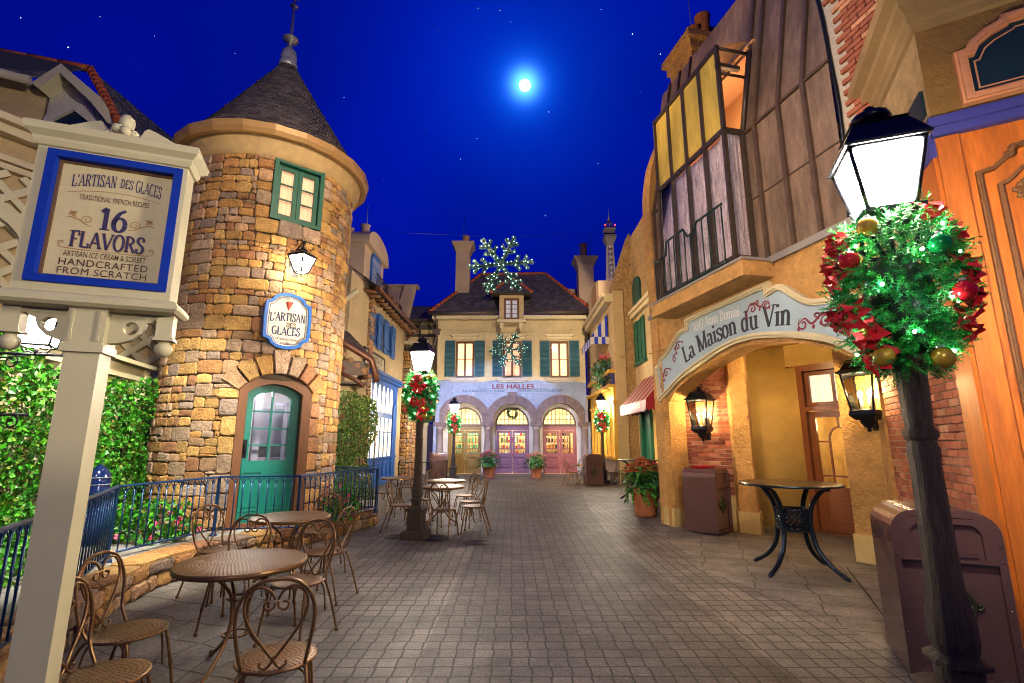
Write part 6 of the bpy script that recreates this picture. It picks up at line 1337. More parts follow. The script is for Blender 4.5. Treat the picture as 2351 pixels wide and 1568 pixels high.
def wp(x, y): u = 2.05+x; s = -.23*(u-2.3); return (x-s*y*.9, archy(u)-3.1+y)
serif('La Maison du Vin', .31, MA, 2.05, 3.1, .052, T=.2, t=.085, fit=2.6, warp=wp).build('lettering', INKD, fb, True)
serif('1643 Anno Domini', .17, MA, 1.72, 3.52, .052, T=.16, t=.07, sx=.78, warp=lambda x, y: (x, y+.05-.09*(x+.2)**2+.03*x)).build('lettering', M('pale_lettering', (.62, .60, .58), .6), fb, True)
MAR = M('maroon_scroll', (.17, .008, .022), .5)
def scroll(u, v, k, rot, parent, fl=1):
    mb = MB(); cr, sr_ = cos(rot), sin(rot); tf = lambda pts: [(u+k*(x*fl*cr-y*sr_), v+k*(x*fl*sr_+y*cr)) for x, y in pts]
    ribbon(mb, MA, tf([tuple(p) for p in spline([(-1, -.2), (-.7, .1), (-.3, -.1), (.1, .25), (.5, .3), (.8, 0), (1, -.25)], 5)]), .035, .054)
    ribbon(mb, MA, tf(spiral(-.75, -.15, .28, .03, 120, 560, 18)), .03, .054); ribbon(mb, MA, tf(spiral(.35, .0, .26, .03, 60, 540, 20)), .03, .054); ribbon(mb, MA, tf(spiral(-.1, .22, .18, .02, -60, 330, 14)), .026, .054)
    for x, y in ((-.95, -.35), (-.2, -.22), (.15, -.05), (.95, -.3)): mb.add([MA(*p, .054) for p in tf(arc(x, y, .08, .1, 0, 360, 8)[:-1])], [tuple(range(8))])
    return mb.build('scroll_ornament', MAR, parent, True)
scroll(.0, 2.86, .26, .75, fb); scroll(.50, 3.32, .24, .75, fb); scroll(2.74, 3.57, .26, .08, fb, -1); scroll(3.80, 3.10, .32, -.25, fb)
# coach lanterns of the entrance
def coach(label, base, N, h=.98, w0=.13, w1=.19):
    t = thing('coach_lantern', label, 'lantern', base); N = Vector((N[0], N[1], 0)).normalized(); rz = atan2(N.y, N.x)+pi/2; t.rotation_euler = (0, 0, rz); t.matrix_basis = Matrix.Translation(base) @ Matrix.Rotation(rz, 4, 'Z')
    c = (0, -.26, 0); fm, gm = MB(), MB(); cage(fm, gm, None, c, w0, w1, -.22, .28, 0, .014); fm.build('cage', IRON, t); gm.build('glass_panes', glass('seedy_glass', (1, .96, .86), .3), t)
    MB().sqlathe([(.225, .28), (.23, .30), (.19, .33), (.15, .40), (.12, .43), (.06, .46), (.03, .50)], c).build('cap', IRON, t)
    mb = MB(); mb.sqlathe([(.10, -.34), (.15, -.29), (.16, -.27), (.15, -.22)], c)
    mb.lathe([(.0, -.50), (.03, -.48), (.02, -.45), (.05, -.43), (.09, -.38), (.1, -.34)], c, 10); mb.build('base', IRON, t)
    mb = MB(); mb.tube([(0, 0, -.40), (0, -.1, -.44), (0, -.2, -.40), (0, -.26, -.36)], .02, 6); mb.tube([(0, 0, -.1), (0, 0, -.45)], .03, 6); mb.box((0, 0.005, -.2), (.12, .03, .55))
    for s in (-1, 1):
        mb.tube([(s*(.13+x), -.26, .42+z) for x, z in spiral(0, 0, .085, .02, 250 , 690, 20)] if s > 0 else [(-(.13+x), -.26, .42+z) for x, z in spiral(0, 0, .085, .02, 250, 690, 20)], .008, 5)
        mb.tube([(0, -.26-s*(.13+x), .42+z) for x, z in spiral(0, 0, .07, .02, 250, 690, 16)], .008, 5)
        mb.tube([(s*.02, -.26, .5), (s*.06, -.26, .55), (s*.03, -.26, .6), (0, -.26, .58)], .01, 5)
    mb.ball((0, -.26, .53), .03, 8); mb.build('ironwork', IRON, t)
    for x in (-.055, .055):
        o = MB().tube([(x, -.26, -.24), (x, -.26, -.06)], .02, 8).build('candle', M('candle_sleeve', (.75, .66, .45), .6), t); MB().ball((x, -.26, -.0), .028, 8, None, (1, 1, 1.9)).build('bulb', GOLDB, o)
    w = t.matrix_basis @ Vector((0, -.26, .05)); lamp('lantern_light', 'POINT', w, 85, (1., .74, .38), size=.05)
    return t
bp = BK.px(1610, 955, .26); q = BK(bp[0], bp[1]+.02, .0); coach('black coach lantern with two lit candle bulbs on the red brick wall', q, BK.N)
bp = PR_.px(1985, 905, .26); q = PR_(min(.8, bp[0]), bp[1], .0); coach('black coach lantern with lit bulb on the stucco pier right of the wine shop door', q, PR_.N)

# ------------------------------------------------------------------ orange panelled shop at the right edge
os_ = thing('orange_shop', 'corner shop with orange varnished panelling, violet band and stucco cornice at the right edge', 'building', (4.2, 4.2, 0))
RF = Fr((3.75, 3.95), (.866, -.5)); RR = Fr((3.75+.4*4, 3.95+.917*4), (-.4, -.917)); LR = 4.0
mb = MB(); mb.rect(RF, 0, 4.35, 3.2, 5.8, -.35, 0); mb.build('front_stucco', M('dark_ochre_stucco', (.23, .12, .03), .9, var=((2, .2),), bump=(16, 1., .04)), os_, True)
mb = MB(); mb.rect(RR, 0, 3.3, LR, 5.8, -.35, 0); mb.build('side_stucco', STUCCO_B, os_, True)
prof = [(.0, 5.32), (.03, 5.34), (.035, 5.40), (.06, 5.43), (.065, 5.50), (.12, 5.56), (.125, 5.64), (.20, 5.70), (.21, 5.82), (.0, 5.85)]
mb = MB(); n = len(prof); cor = []
for (d, z) in prof:
    m_ = (RF.N+RR.N).normalized(); k = d/max(.35, m_.dot(RF.N)); cr_ = Vector((3.75, 3.95, z))+m_*k
    cor.append((RR(0, z, d), cr_, RF(3.2, z, d)))
mb.add([p for t in cor for p in t], [(3*i+j, 3*i+j+1, 3*i+j+4, 3*i+j+3) for i in range(n-1) for j in (0, 1)]); mb.build('cornice', M('tan_cornice', (.27, .165, .065), .85, var=((2, .2),), bump=(20, .5, .02)), os_, True)
mb = MB(); mb.rect(RF, -.02, 4.23, 3.2, 4.31, -.05, .05); mb.rect(RF, -.04, 4.31, 3.2, 4.40, -.05, .075); mb.rect(RR, LR-.9, 4.05, LR, 4.40, -.02, .05); mb.build('violet_band', PURPLE, os_, True)
mb = MB(); mb.rect(RF, .02, 0, 3.2, 4.23, -.3, -.02); mb.rect(RF, .0, 0, .16, 4.22, -.05, .02); mb.rect(RR, LR-.34, 0, LR-.0, 4.05, -.02, .03); mb.build('wood_front', ORANGEW, os_, True)
po = [(.22, .5), (1.3, .5), (1.3, 3.86), (1.1, 4.02), (.46, 4.02), (.43, 3.95), (.33, 3.86), (.22, 3.84)]
mb = MB(); mb.prism(RF, [po, offs(po, .035)[::-1]], -.02, .025); mb.prism(RF, [offs(po, .012), offs(po, .022)[::-1]], .02, .04); mb.build('panel_moulding', CARVED, os_, True)
po2 = [(.34, .7), (1.16, .7), (1.16, 3.62), (1.1, 3.7), (.98, 3.82), (.5, 3.82), (.40, 3.72), (.34, 3.70)]
mb = MB(); mb.prism(RF, [po2, offs(po2, .03)[::-1]], -.02, .02); mb.build('inner_moulding', CARVED, os_, True)
mb = MB()
for i in range(70):
    t = i/70; a = t*9; u, z = .50+.055*cos(a)*(1-t*.5), 3.74-t*.42; mb.ball(RF(u+R.uniform(-.03, .03), z, .01), R.uniform(.012, .026), 6)
mb.build('carved_swag', CARVED, os_, True); mb = MB()
for i in range(40): a = R.uniform(0, pi); mb.ball(RF(.6+.16*cos(a)+R.uniform(-.02, .02), 3.92+.10*sin(a), .015), R.uniform(.014, .03), 6)
mb.build('carved_swag', CARVED, os_, True)
fo = [(.22, 4.46), (1.9, 4.46), (1.9, 4.97), (1.8, 5.03), (1.68, 5.12), (1.58, 5.16), (1.56, 5.2), (.56, 5.2), (.54, 5.16), (.44, 5.12), (.33, 5.04), (.30, 4.98), (.22, 4.97)]
mb = MB(); mb.prism(RF, [fo, offs(fo, .085)[::-1]], 0, .06); mb.prism(RF, [offs(fo, .02), offs(fo, .06)[::-1]], .05, .085); mb.build('name_board_frame', PEACHW, os_, True)
mb = MB(); mb.prism(RF, [offs(fo, .08)], .0, .02); mb.build('name_board', DARKT, os_, True); ln = offs(fo, .125); mb = MB(); mb.prism(RF, [ln, offs(ln, .012)[::-1]], .02, .023); mb.build('gold_line', PEACHW, os_, True)
mb = MB(); mb.rect(RR, LR-1.55, 4.5, LR-.05, 4.75, .0, .03); mb.build('side_plate', DARKT, os_, True)
mb = MB(); mb.rect(RR, 0, 0, LR-.3, 3.4, -.3, -.012); mb.build('brick_mortar', LIMEMORT, os_, True)
def band(a, b): return [r for r in courses(a, .1, b, 3.35, .215, .075)]
for q_ in ((LR-3.55, LR-3.3), (LR-2.75, LR-1.35), (LR-1.1, LR-.32)): MB().tiles(RR, band(*q_), .006, .004, .002, brickcol, .005, .06, -.016).build('brickwork', BRICK, os_, True)
mb = MB(); mb.rect(RR, LR-3.3, 0, LR-2.75, 3.35, -.05, .04); mb.rect(RR, 0, 0, LR-3.55, 3.35, -.05, .04); mb.build('stucco_strip', STUCCO_O, os_, True)
mb = MB(); mb.prism(RR, [[(LR-1.35, .5), (LR-1.1, .5), (LR-1.1, 3.3), (LR-1.35, 3.3)]], -.1, .05); mb.build('timber_post', BROWNP, os_, True); mb = MB(); mb.rect(RR, LR-1.30, .5, LR-1.24, 3.3, .05, .07); mb.build('timber_moulding', CREAM2, os_, True)
# ------------------------------------------------------------------ street lamps
def street_lamp(loc, rz, label):
    t = thing('street_lamp', label, 'street lamp', loc, rz, 'street lamps with wooden posts')
    mb = MB(); mb.sqlathe([(.20, 0), (.20, .09), (.185, .13)]); mb.sqlathe([(.12, .13), (.12, .44)]); mb.sqlathe([(.13, .44), (.15, .46), (.15, .48), (.10, .52)], ch=.0); mb.build('base', WOODD, t)
    mb = MB(); mb.sqlathe([(.078, .52), (.078, .60), (.105, .61), (.105, .63), (.075, .65)], ch=.3)
    mb.sqlathe([(.07, .65), (.082, .70), (.080, .80), (.066, .90), (.06, 1.0), (.054, 1.50), (.058, 1.56), (.05, 1.60), (.062, 1.62), (.062, 1.645), (.048, 1.67), (.052, 1.72), (.056, 1.95), (.05, 2.1), (.045, 2.55)], ch=.32); mb.build('post', WOODD, t)
    mb = MB(); mb.sqlathe([(.12, 2.765), (.14, 2.78), (.14, 2.80), (.12, 2.80)])
    mb.tube([(0, 0, 2.5), (0, 0, 2.78)], .022, 8)
    for k in range(4):
        a = pi/4+k*pi/2; cs = lambda r, z: (r*cos(a), r*sin(a), z)
        mb.tube([cs(.03, 2.56), cs(.1, 2.58), cs(.145, 2.64), cs(.13, 2.72), cs(.14, 2.78)], .013, 6)
    mb.build('lantern_bracket', IRON, t)
    fm, gm = MB(), MB(); cage(fm, gm, None, (0, 0, 0), .105, .168, 2.81, 3.15, 0, .013); fm.build('lantern_frame', IRON, t); gm.build('lamp_glass', LAMPG, t)
    mb = MB(); mb.sqlathe([(.192, 3.15), (.198, 3.162), (.188, 3.175), (.125, 3.30), (.135, 3.305), (.12, 3.315)]); mb.lathe([(.05, 3.315), (.055, 3.34), (.085, 3.35), (.10, 3.37), (.09, 3.40), (.05, 3.42), (.02, 3.43), (.028, 3.45), (.0, 3.47)], (0, 0, 0), 14); mb.build('lantern_roof', IRON, t)
    return t
L1 = (2.03, 2.5, 0)
lamp0 = street_lamp(L1, -.35, 'largest street lamp, in front of the brown bin at the right edge')
dup(lamp0, (-1.61, 8.75, 0), -.17, 'street lamp among the bistro tables beside the low stone wall')
dup(lamp0, (-2.50, 21.6, 0), -.2, 'small distant street lamp in front of the olive doors of the arcade')
dup(lamp0, (3.50, 19.5, 0), -.3, 'small distant street lamp beside the brown bin by the yellow shop front')
# wreaths of pine, poinsettias and baubles hung round the posts
def make_wreath(seed, label, loc, rot):
    rr = random.Random(seed); t = thing('christmas_wreath', label, 'wreath', loc, rot, 'christmas wreaths round the lamp posts')
    surf = lambda a, z: (.265*sqrt(max(0, 1-((z+.0)/.44)**2))**.75*(1-.28*max(0, -z/.44)), z)
    PINE = [(.008, .22, .02), (.014, .32, .03), (.006, .14, .015), (.025, .44, .04), (.012, .28, .06)]
    mb = MB()
    for _ in range(1250):
        a = rr.uniform(0, 2*pi); z = rr.uniform(-.38, .40); r, _z = surf(a, z); r = max(.07, r-rr.uniform(0, .07)); p = Vector((r*cos(a), r*sin(a), z))
        d = (Vector((cos(a), sin(a), z*1.3))*.8+Vector((rr.uniform(-1, 1), rr.uniform(-1, 1), rr.uniform(-1, 1)))*.75).normalized(); L_ = rr.uniform(.07, .13); e = d.orthogonal().normalized(); f = d.cross(e); c0 = rr.choice(PINE)
        for k in range(22):
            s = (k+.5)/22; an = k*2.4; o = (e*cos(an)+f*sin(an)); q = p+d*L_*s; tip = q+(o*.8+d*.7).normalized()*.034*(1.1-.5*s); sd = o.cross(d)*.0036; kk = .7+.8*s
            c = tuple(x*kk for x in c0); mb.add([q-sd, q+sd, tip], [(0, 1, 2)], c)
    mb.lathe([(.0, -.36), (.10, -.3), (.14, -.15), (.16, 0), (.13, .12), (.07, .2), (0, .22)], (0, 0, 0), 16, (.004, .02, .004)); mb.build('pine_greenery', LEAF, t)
    spots = [(2.6, .22), (2.95, .12), (2.85, .30), (3.15, -.12), (2.75, -.10), (3.35, -.22), (3.25, -.33), (-.95, .05), (-.75, -.08), (-.8, -.20), (-.6, .28), (-1.0, .36), (.6, -.1), (1.4, .2), (1.6, -.2)]
    for a, z in spots:
        r, _z = surf(a, z); p = Vector(((r-.005)*cos(a), (r-.005)*sin(a), z)); nrm_ = Vector((cos(a), sin(a), .15)).normalized(); e = nrm_.orthogonal().normalized(); f = nrm_.cross(e); mb = MB(); ph = rr.uniform(0, 6)
        for ring, (n, L_, up) in enumerate(((7, .115, .025), (6, .08, .06))):
            for k in range(n):
                an = ph+2*pi*k/n+ring*.4; o = e*cos(an)+f*sin(an); sd = nrm_.cross(o)*L_*.38; kz = rr.uniform(.7, 1.25); c = (.66*kz, .010*kz, .020*kz); m = p+o*L_*.5+nrm_*(up+rr.uniform(-.02, .03)); tip = p+o*L_*rr.uniform(.9, 1.1)+nrm_*(up*.4+rr.uniform(-.04, .02))
                mb.add([p, m-sd+nrm_*.012, tip, m+sd+nrm_*.012, m], [(0, 1, 4), (1, 2, 4), (2, 3, 4), (3, 0, 4)], c)
        for k in range(5): mb.ball(p+nrm_*.05+e*rr.uniform(-.015, .015)+f*rr.uniform(-.015, .015), .009, 5, (.45, .34, .04))
        mb.build('poinsettia', PETAL, t)
    for a, z, c in ((3.35, .17, 'red'), (-1.25, -.06, 'red'), (-1.55, .17, 'green'), (-2.6, .33, 'gold'), (-1.4, -.36, 'gold'), (3.5, -.34, 'gold'), (.9, -.05, 'red'), (2.0, .1, 'green')):
        r, _z = surf(a, z); mt = M(c+'_bauble', {'red': (.55, .01, .015), 'green': (.008, .25, .05), 'gold': (.55, .33, .03)}[c], .12, .35, coat=.6)
        o = MB(); o.ball(((r+.035)*cos(a), (r+.035)*sin(a), z), .052, 14); o = o.build('bauble', mt, t); MB().lathe([(.014, z+.048), (.014, z+.062), (.0, z+.064)], ((r+.035)*cos(a), (r+.035)*sin(a), 0), 8).build('cap', LEADG, o)
    for k in range(26):
        a = k*2.399-2.2; z = .38-.74*k/25; r, _z = surf(a, z); p = ((r+.045)*cos(a), (r+.045)*sin(a), z); MB().ball(p, .008, 6).build('light_bulb', M('wreath_bulb', (.72, 1., .88), .4, emit=320.), t)
    mb = MB()
    for k in range(9): a = rr.uniform(0, 6.28); z = rr.uniform(-.3, .3); r, _z = surf(a, z); mb = MB().tube([(r*.8*cos(a), r*.8*sin(a), z), (r*1.25*cos(a), r*1.25*sin(a), z+.03), ((r+.16)*cos(a+.1), (r+.16)*sin(a+.1), z+rr.uniform(-.06, .08))], [.004, .003, .002], 4); mb.build('twig', M('twig', (.06, .035, .02), .8), t); return t
w0 = make_wreath(5, 'big near wreath with poinsettias round the lamp post at the right edge', (L1[0], L1[1], 2.35), 0.)
dup(w0, (-1.61, 8.75, 2.36), 1.75, 'wreath with red poinsettias on the lamp post among the bistro tables')
dup(w0, (-2.50, 21.6, 2.34), 1.9, 'small wreath on the distant lamp post before the olive doors')
dup(w0, (3.50, 19.5, 2.34), 1.6, 'small wreath on the distant lamp post by the yellow shop front')
def lampglow(p, e): lamp('lamp_light', 'POINT', p, e, (1., .9, .74), size=.06)
# ring wreath on the middle fanlight
rw = thing('ring_wreath', 'round dark green wreath with gold baubles on the middle arch fanlight', 'wreath', (CX[1], 24.95, 2.95)); mb = MB()
leaves(mb, 700, lambda: (lambda a, b: (((.22+.06*cos(b))*cos(a), -.07-.05*sin(b), (.22+.06*cos(b))*sin(a)), (cos(a), -.6, sin(a))))(R.uniform(0, 6.28), R.uniform(0, 6.28)), .06, [(.01, .07, .03), (.015, .11, .04), (.03, .14, .07)]); mb.build('greenery', LEAF, rw)
for k in range(9): a = k*.7; MB().ball((.23*cos(a), -.13, .23*sin(a)), .032, 8).build('bauble', _m['gold_bauble'] if k % 2 else _m['red_bauble'], rw)
# ------------------------------------------------------------------ bistro chairs and tables
def foot(mb, p): mb.lathe([(.0, 0), (.016, 0), (.016, .028), (.011, .03)], (p[0], p[1], 0), 10)
def make_chair():
    t = thing('bistro_chair', 'x', 'chair', (0, 0, 0), 0, 'bronze heart back bistro chairs')
    mb = MB(); mb.lathe([(0, .456), (.12, .457), (.188, .459), (.197, .455)], (0, 0, -.455), 40); o = mb.build('seat', SEATM, t); o.location = (0, 0, .455)
    MB().tube([(.197*cos(2*pi*k/36), .197*sin(2*pi*k/36), .449) for k in range(36)], .010, 8, None, True).build('seat_rim', BRONZE, t)
    y = lambda z: -.165-.16*max(0, z-.42)**1.15/.46**.15
    lo = [(-.15, -.125, .445), (-.165, y(.55), .55), (-.185, y(.68), .68), (-.175, y(.78), .78), (-.13, y(.86), .86), (-.06, y(.895), .895), (0, y(.90), .90)]
    lo = lo+[(-a, b, c) for a, b, c in lo[-2::-1]]
    MB().tube(spline(lo, 4), .0095, 8).build('back_frame', BRONZE, t)
    mb = MB()
    for s in (-1, 1):
        h = [(0, y(.50), .50), (s*.06, y(.58), .58), (s*.125, y(.68), .68), (s*.15, y(.77), .77), (s*.125, y(.845), .845), (s*.075, y(.865), .865), (s*.03, y(.84), .84), (s*.008, y(.80), .80)]
        mb.tube(spline(h, 4), .0075, 6); mb.tube([(s*(.038+x), y(.775), .775+z) for x, z in spiral(0, 0, .032, .012, 150, 480, 14)], .007, 6)
        mb.tube(spline([(0, y(.5), .5), (s*.03, y(.47), .465), (s*.06, y(.48), .475), (s*.06, y(.5), .497)], 4), .007, 6)
    mb.lathe([(.011, .495), (.013, .505), (.011, .515)], (0, y(.5), 0), 8); mb.build('heart_scroll', BRONZE, t)
    for s in (-1, 1):
        for sy, pts in ((1, [(s*.155, .10, .44), (s*.165, .125, .40), (s*.185, .165, .2), (s*.20, .19, .012)]), (-1, [(s*.15, -.125, .445), (s*.165, -.16, .40), (s*.19, -.23, .2), (s*.205, -.285, .012)])):
            mb = MB(); mb.tube(spline(pts, 3), .0095, 8); mb.lathe([(.012, -.012), (.014, 0), (.012, .012)], (pts[2][0], pts[2][1], .2), 8); foot(mb, pts[3]); mb.build('leg', BRONZE, t)
    mb = MB()
    for a, b in (((-.155, .1), (.155, .1)), ((-.16, -.12), (-.155, .1)), ((.16, -.12), (.155, .1)), ((-.16, -.12), (.16, -.12))):
        a, b = Vector(a), Vector(b); mb.tube(spline([(a.x*1.12, a.y*1.2, .20), (a.x*1.04, a.y*1.08, .36), (a.x*.9+b.x*.1, a.y*.9+b.y*.1, .425), (a.x*.6+b.x*.4, a.y*.6+b.y*.4, .44), (b.x*.6+a.x*.4, b.y*.6+a.y*.4, .44), (b.x*.9+a.x*.1, b.y*.9+a.y*.1, .425), (b.x*1.04, b.y*1.08, .36), (b.x*1.12, b.y*1.2, .20)], 3), .007, 6)
    mb.build('brace', BRONZE, t); return t
ch0 = make_chair(); used = [False]
def chair(x, y, face, label, s=None):      # face: compass bearing of the seat front, degrees from +x
    rz = radians(face-90)
    if not used[0]: used[0] = True; ch0.location = (x, y, .006); ch0.rotation_euler = (0, 0, rz); ch0['label'] = label; return ch0
    return dup(ch0, (x, y, .006), rz, label)
def make_table():
    t = thing('bistro_table', 'x', 'table', (0, 0, 0), 0, 'round bronze bistro tables')
    mb = MB(); mb.lathe([(0, .0), (.03, .0), (.3, .001), (.425, .0), (.44, -.004)], (0, 0, 0), 56); o = mb.build('tabletop', TABLEM, t); o.location = (0, 0, .725)
    MB().lathe([(.436, .722), (.445, .718), (.447, .70), (.443, .685), (.43, .684)], (0, 0, 0), 56).build('rim', BRONZE, t)
    for k in range(3):
        a = k*2*pi/3+.4; f = lambda r, z: (r*cos(a), r*sin(a), z); mb = MB(); mb.tube(spline([f(.33, .69), (f(.22, .63)), f(.10, .52), f(.065, .40), f(.075, .28), f(.13, .17), f(.24, .08), f(.34, .015)], 4), .0125, 8); foot(mb, f(.34, 0)); mb.lathe([(.017, 0), (.019, .028), (.014, .04)], f(.34, 0), 10); mb.build('leg', BRONZE, t)
    for r, z in ((.085, .23), (.075, .47)): MB().tube([(r*cos(2*pi*k/20), r*sin(2*pi*k/20), z) for k in range(20)], .009, 6, None, True).build('ring', BRONZE, t)
    return t
tb0 = make_table(); tb0.location = (-2.0, 3.92, .006); tb0['label'] = 'nearest round bistro table, large in the left foreground'
def table(x, y, rz, label): return dup(tb0, (x, y, .006), rz, label)
table(-2.62, 6.15, .8, 'second bistro table from the front, standing before the teal door')
table(-1.38, 10.1, .3, 'bistro table just right of the dark lamp post')
table(-1.50, 11.6, 1.2, 'bistro table behind the one right of the lamp post')
table(-2.72, 12.4, .5, 'bistro table seen edge on left of the lamp post, near the blue shop front')
table(2.72, 19.2, .1, 'far small bistro table beside the brown bin near the rose doors')
chair(-2.03, 2.72, 5, 'bistro chair at the lower left corner, nearest the sign post')
chair(-2.35, 3.32, 0, 'bistro chair against the low wall, second from the bottom left corner')
chair(-1.27, 2.95, 108, 'nearest bistro chair with its heart back turned to the viewer in front of the table')
chair(-1.78, 4.42, 255, 'bistro chair on the right behind the nearest table, back to the street')
chair(-2.45, 4.72, 275, 'bistro chair directly behind the nearest table')
chair(-3.12, 5.62, -20, 'bistro chair close to the wall left of the second table, by the railing')
chair(-1.97, 5.55, 168, 'bistro chair right of the second table, facing left with its back to the pavers')
chair(-2.50, 6.75, 265, 'bistro chair behind the second table in front of the tower')
chair(-2.03, 9.4, 0, 'bistro chair left of the lamp post, facing right, nearest of the middle group')
chair(-1.17, 8.9, 75, 'bistro chair right of the lamp post with its back to the viewer')
chair(-.68, 9.25, 175, 'outermost bistro chair of the middle group, its back to the open street')
chair(-.80, 9.95, 225, 'bistro chair of the middle group showing its heart back, behind the outermost chair')
chair(-1.00, 11.0, 215, 'bistro chair of the middle group farthest back on the street side')
chair(-1.78, 10.3, 0, 'bistro chair half hidden behind the lamp post, facing right')
chair(-2.66, 12.95, 270, 'bistro chair beyond the edge on table near the blue shop front')
chair(-3.05, 11.7, 10, 'bistro chair at the end of the low wall below the leafy bush')
chair(-1.85, 12.2, 290, 'bistro chair farthest back between the two tables right of the lamp post')
chair(2.22, 19.0, 20, 'left chair of the far table near the rose doors')
chair(2.72, 19.8, 250, 'rear chair of the far table near the rose doors')
chair(3.72, 18.9, 150, 'far bistro chair right of the distant lamp post by the yellow shop front')
# tall cast aluminium tables
def make_bar():
    t = thing('bar_table', 'tall dark cast metal table with lattice box before the wine shop door', 'table', (3.60, 6.65, 0), -.26, 'tall cast metal tables')
    mb = MB(); mb.lathe([(0, 1.07), (.56, 1.07), (.595, 1.065), (.60, 1.05), (.59, 1.04), (0, 1.045)], (0, 0, 0), 56)
    m = M('cast_top', (.10, .07, .03), .3, .8); tt = m.node_tree
    if 'woven' not in [n.name for n in tt.nodes]:
        tcn = tt.nodes.new('ShaderNodeTexCoord'); mp = tt.nodes.new('ShaderNodeMapping'); mp.inputs['Rotation'].default_value = (0, 0, .78); ck = tt.nodes.new('ShaderNodeTexChecker'); ck.inputs['Scale'].default_value = 22; ck.name = 'woven'; ck.inputs['Color1'].default_value = (.10, .065, .025, 1); ck.inputs['Color2'].default_value = (.018, .014, .01, 1)
        tt.links.new(tcn.outputs['Object'], mp.inputs[0]); tt.links.new(mp.outputs[0], ck.inputs['Vector']); tt.links.new(ck.outputs['Color'], tt.nodes['Principled BSDF'].inputs['Base Color'])
    mb.build('tabletop', m, t)
    CAST = M('cast_metal', (.02, .032, .055), .28, .8, bump=(120, .5, .004))
    MB().tube([(.597*cos(2*pi*k/48), .597*sin(2*pi*k/48), 1.052) for k in range(48)], .014, 6, None, True).build('rim', CAST, t)
    for k in range(4):
        a = pi/4+k*pi/2; f = lambda r, z: (r*cos(a), r*sin(a), z); mb = MB(); mb.tube(spline([f(.47, 1.03), f(.36, .96), f(.26, .82), f(.22, .66), f(.225, .48), f(.28, .28), f(.42, .12), f(.60, .012)], 4), [.022]*4+[.03]*20+[.027]*4+[.02], 8, flat=1.0); mb.ball(f(.47, 1.02), .03, 8); mb.ball(f(.60, .012), .02, 6, None, (1, 1, .6)); mb.build('leg', CAST, t)
    for k in range(4):
        a = k*pi/2; e = Vector((cos(a), sin(a), 0)); s = Vector((-sin(a), cos(a), 0)); mb = MB(); P = lambda u, z: e*.165+s*u+Vector((0, 0, z))
        for z in (.50, .74): mb.tube([P(-.16, z), P(.16, z)], .016, 6)
        for j in range(-4, 5):
            for q in (1, -1):
                u0 = j*.07-.12*q; u1 = j*.07+.12*q; z0, z1 = .50, .74
                pts = [(u0, z0), (u1, z1)]; 
                def clip(p, r):
                    (x, zz), (x2, z2) = p, r
                    if abs(x) > .16: f_ = (math.copysign(.16, x)-x2)/(x-x2) if x != x2 else 0; x, zz = x2+(x-x2)*f_, z2+(zz-z2)*f_
                    return x, zz
                if min(abs(u0), abs(u1)) > .16: continue
                a_, b_ = clip(pts[0], pts[1]), clip(pts[1], pts[0]); mb.tube([P(*a_), P(*b_)], .009, 4)
        mb.build('lattice_panel', CAST, t)
    return t
bt0 = make_bar(); dup(bt0, (3.66, 14.6, 0), .9, 'tall dark metal table behind the terracotta planter under the red awning')
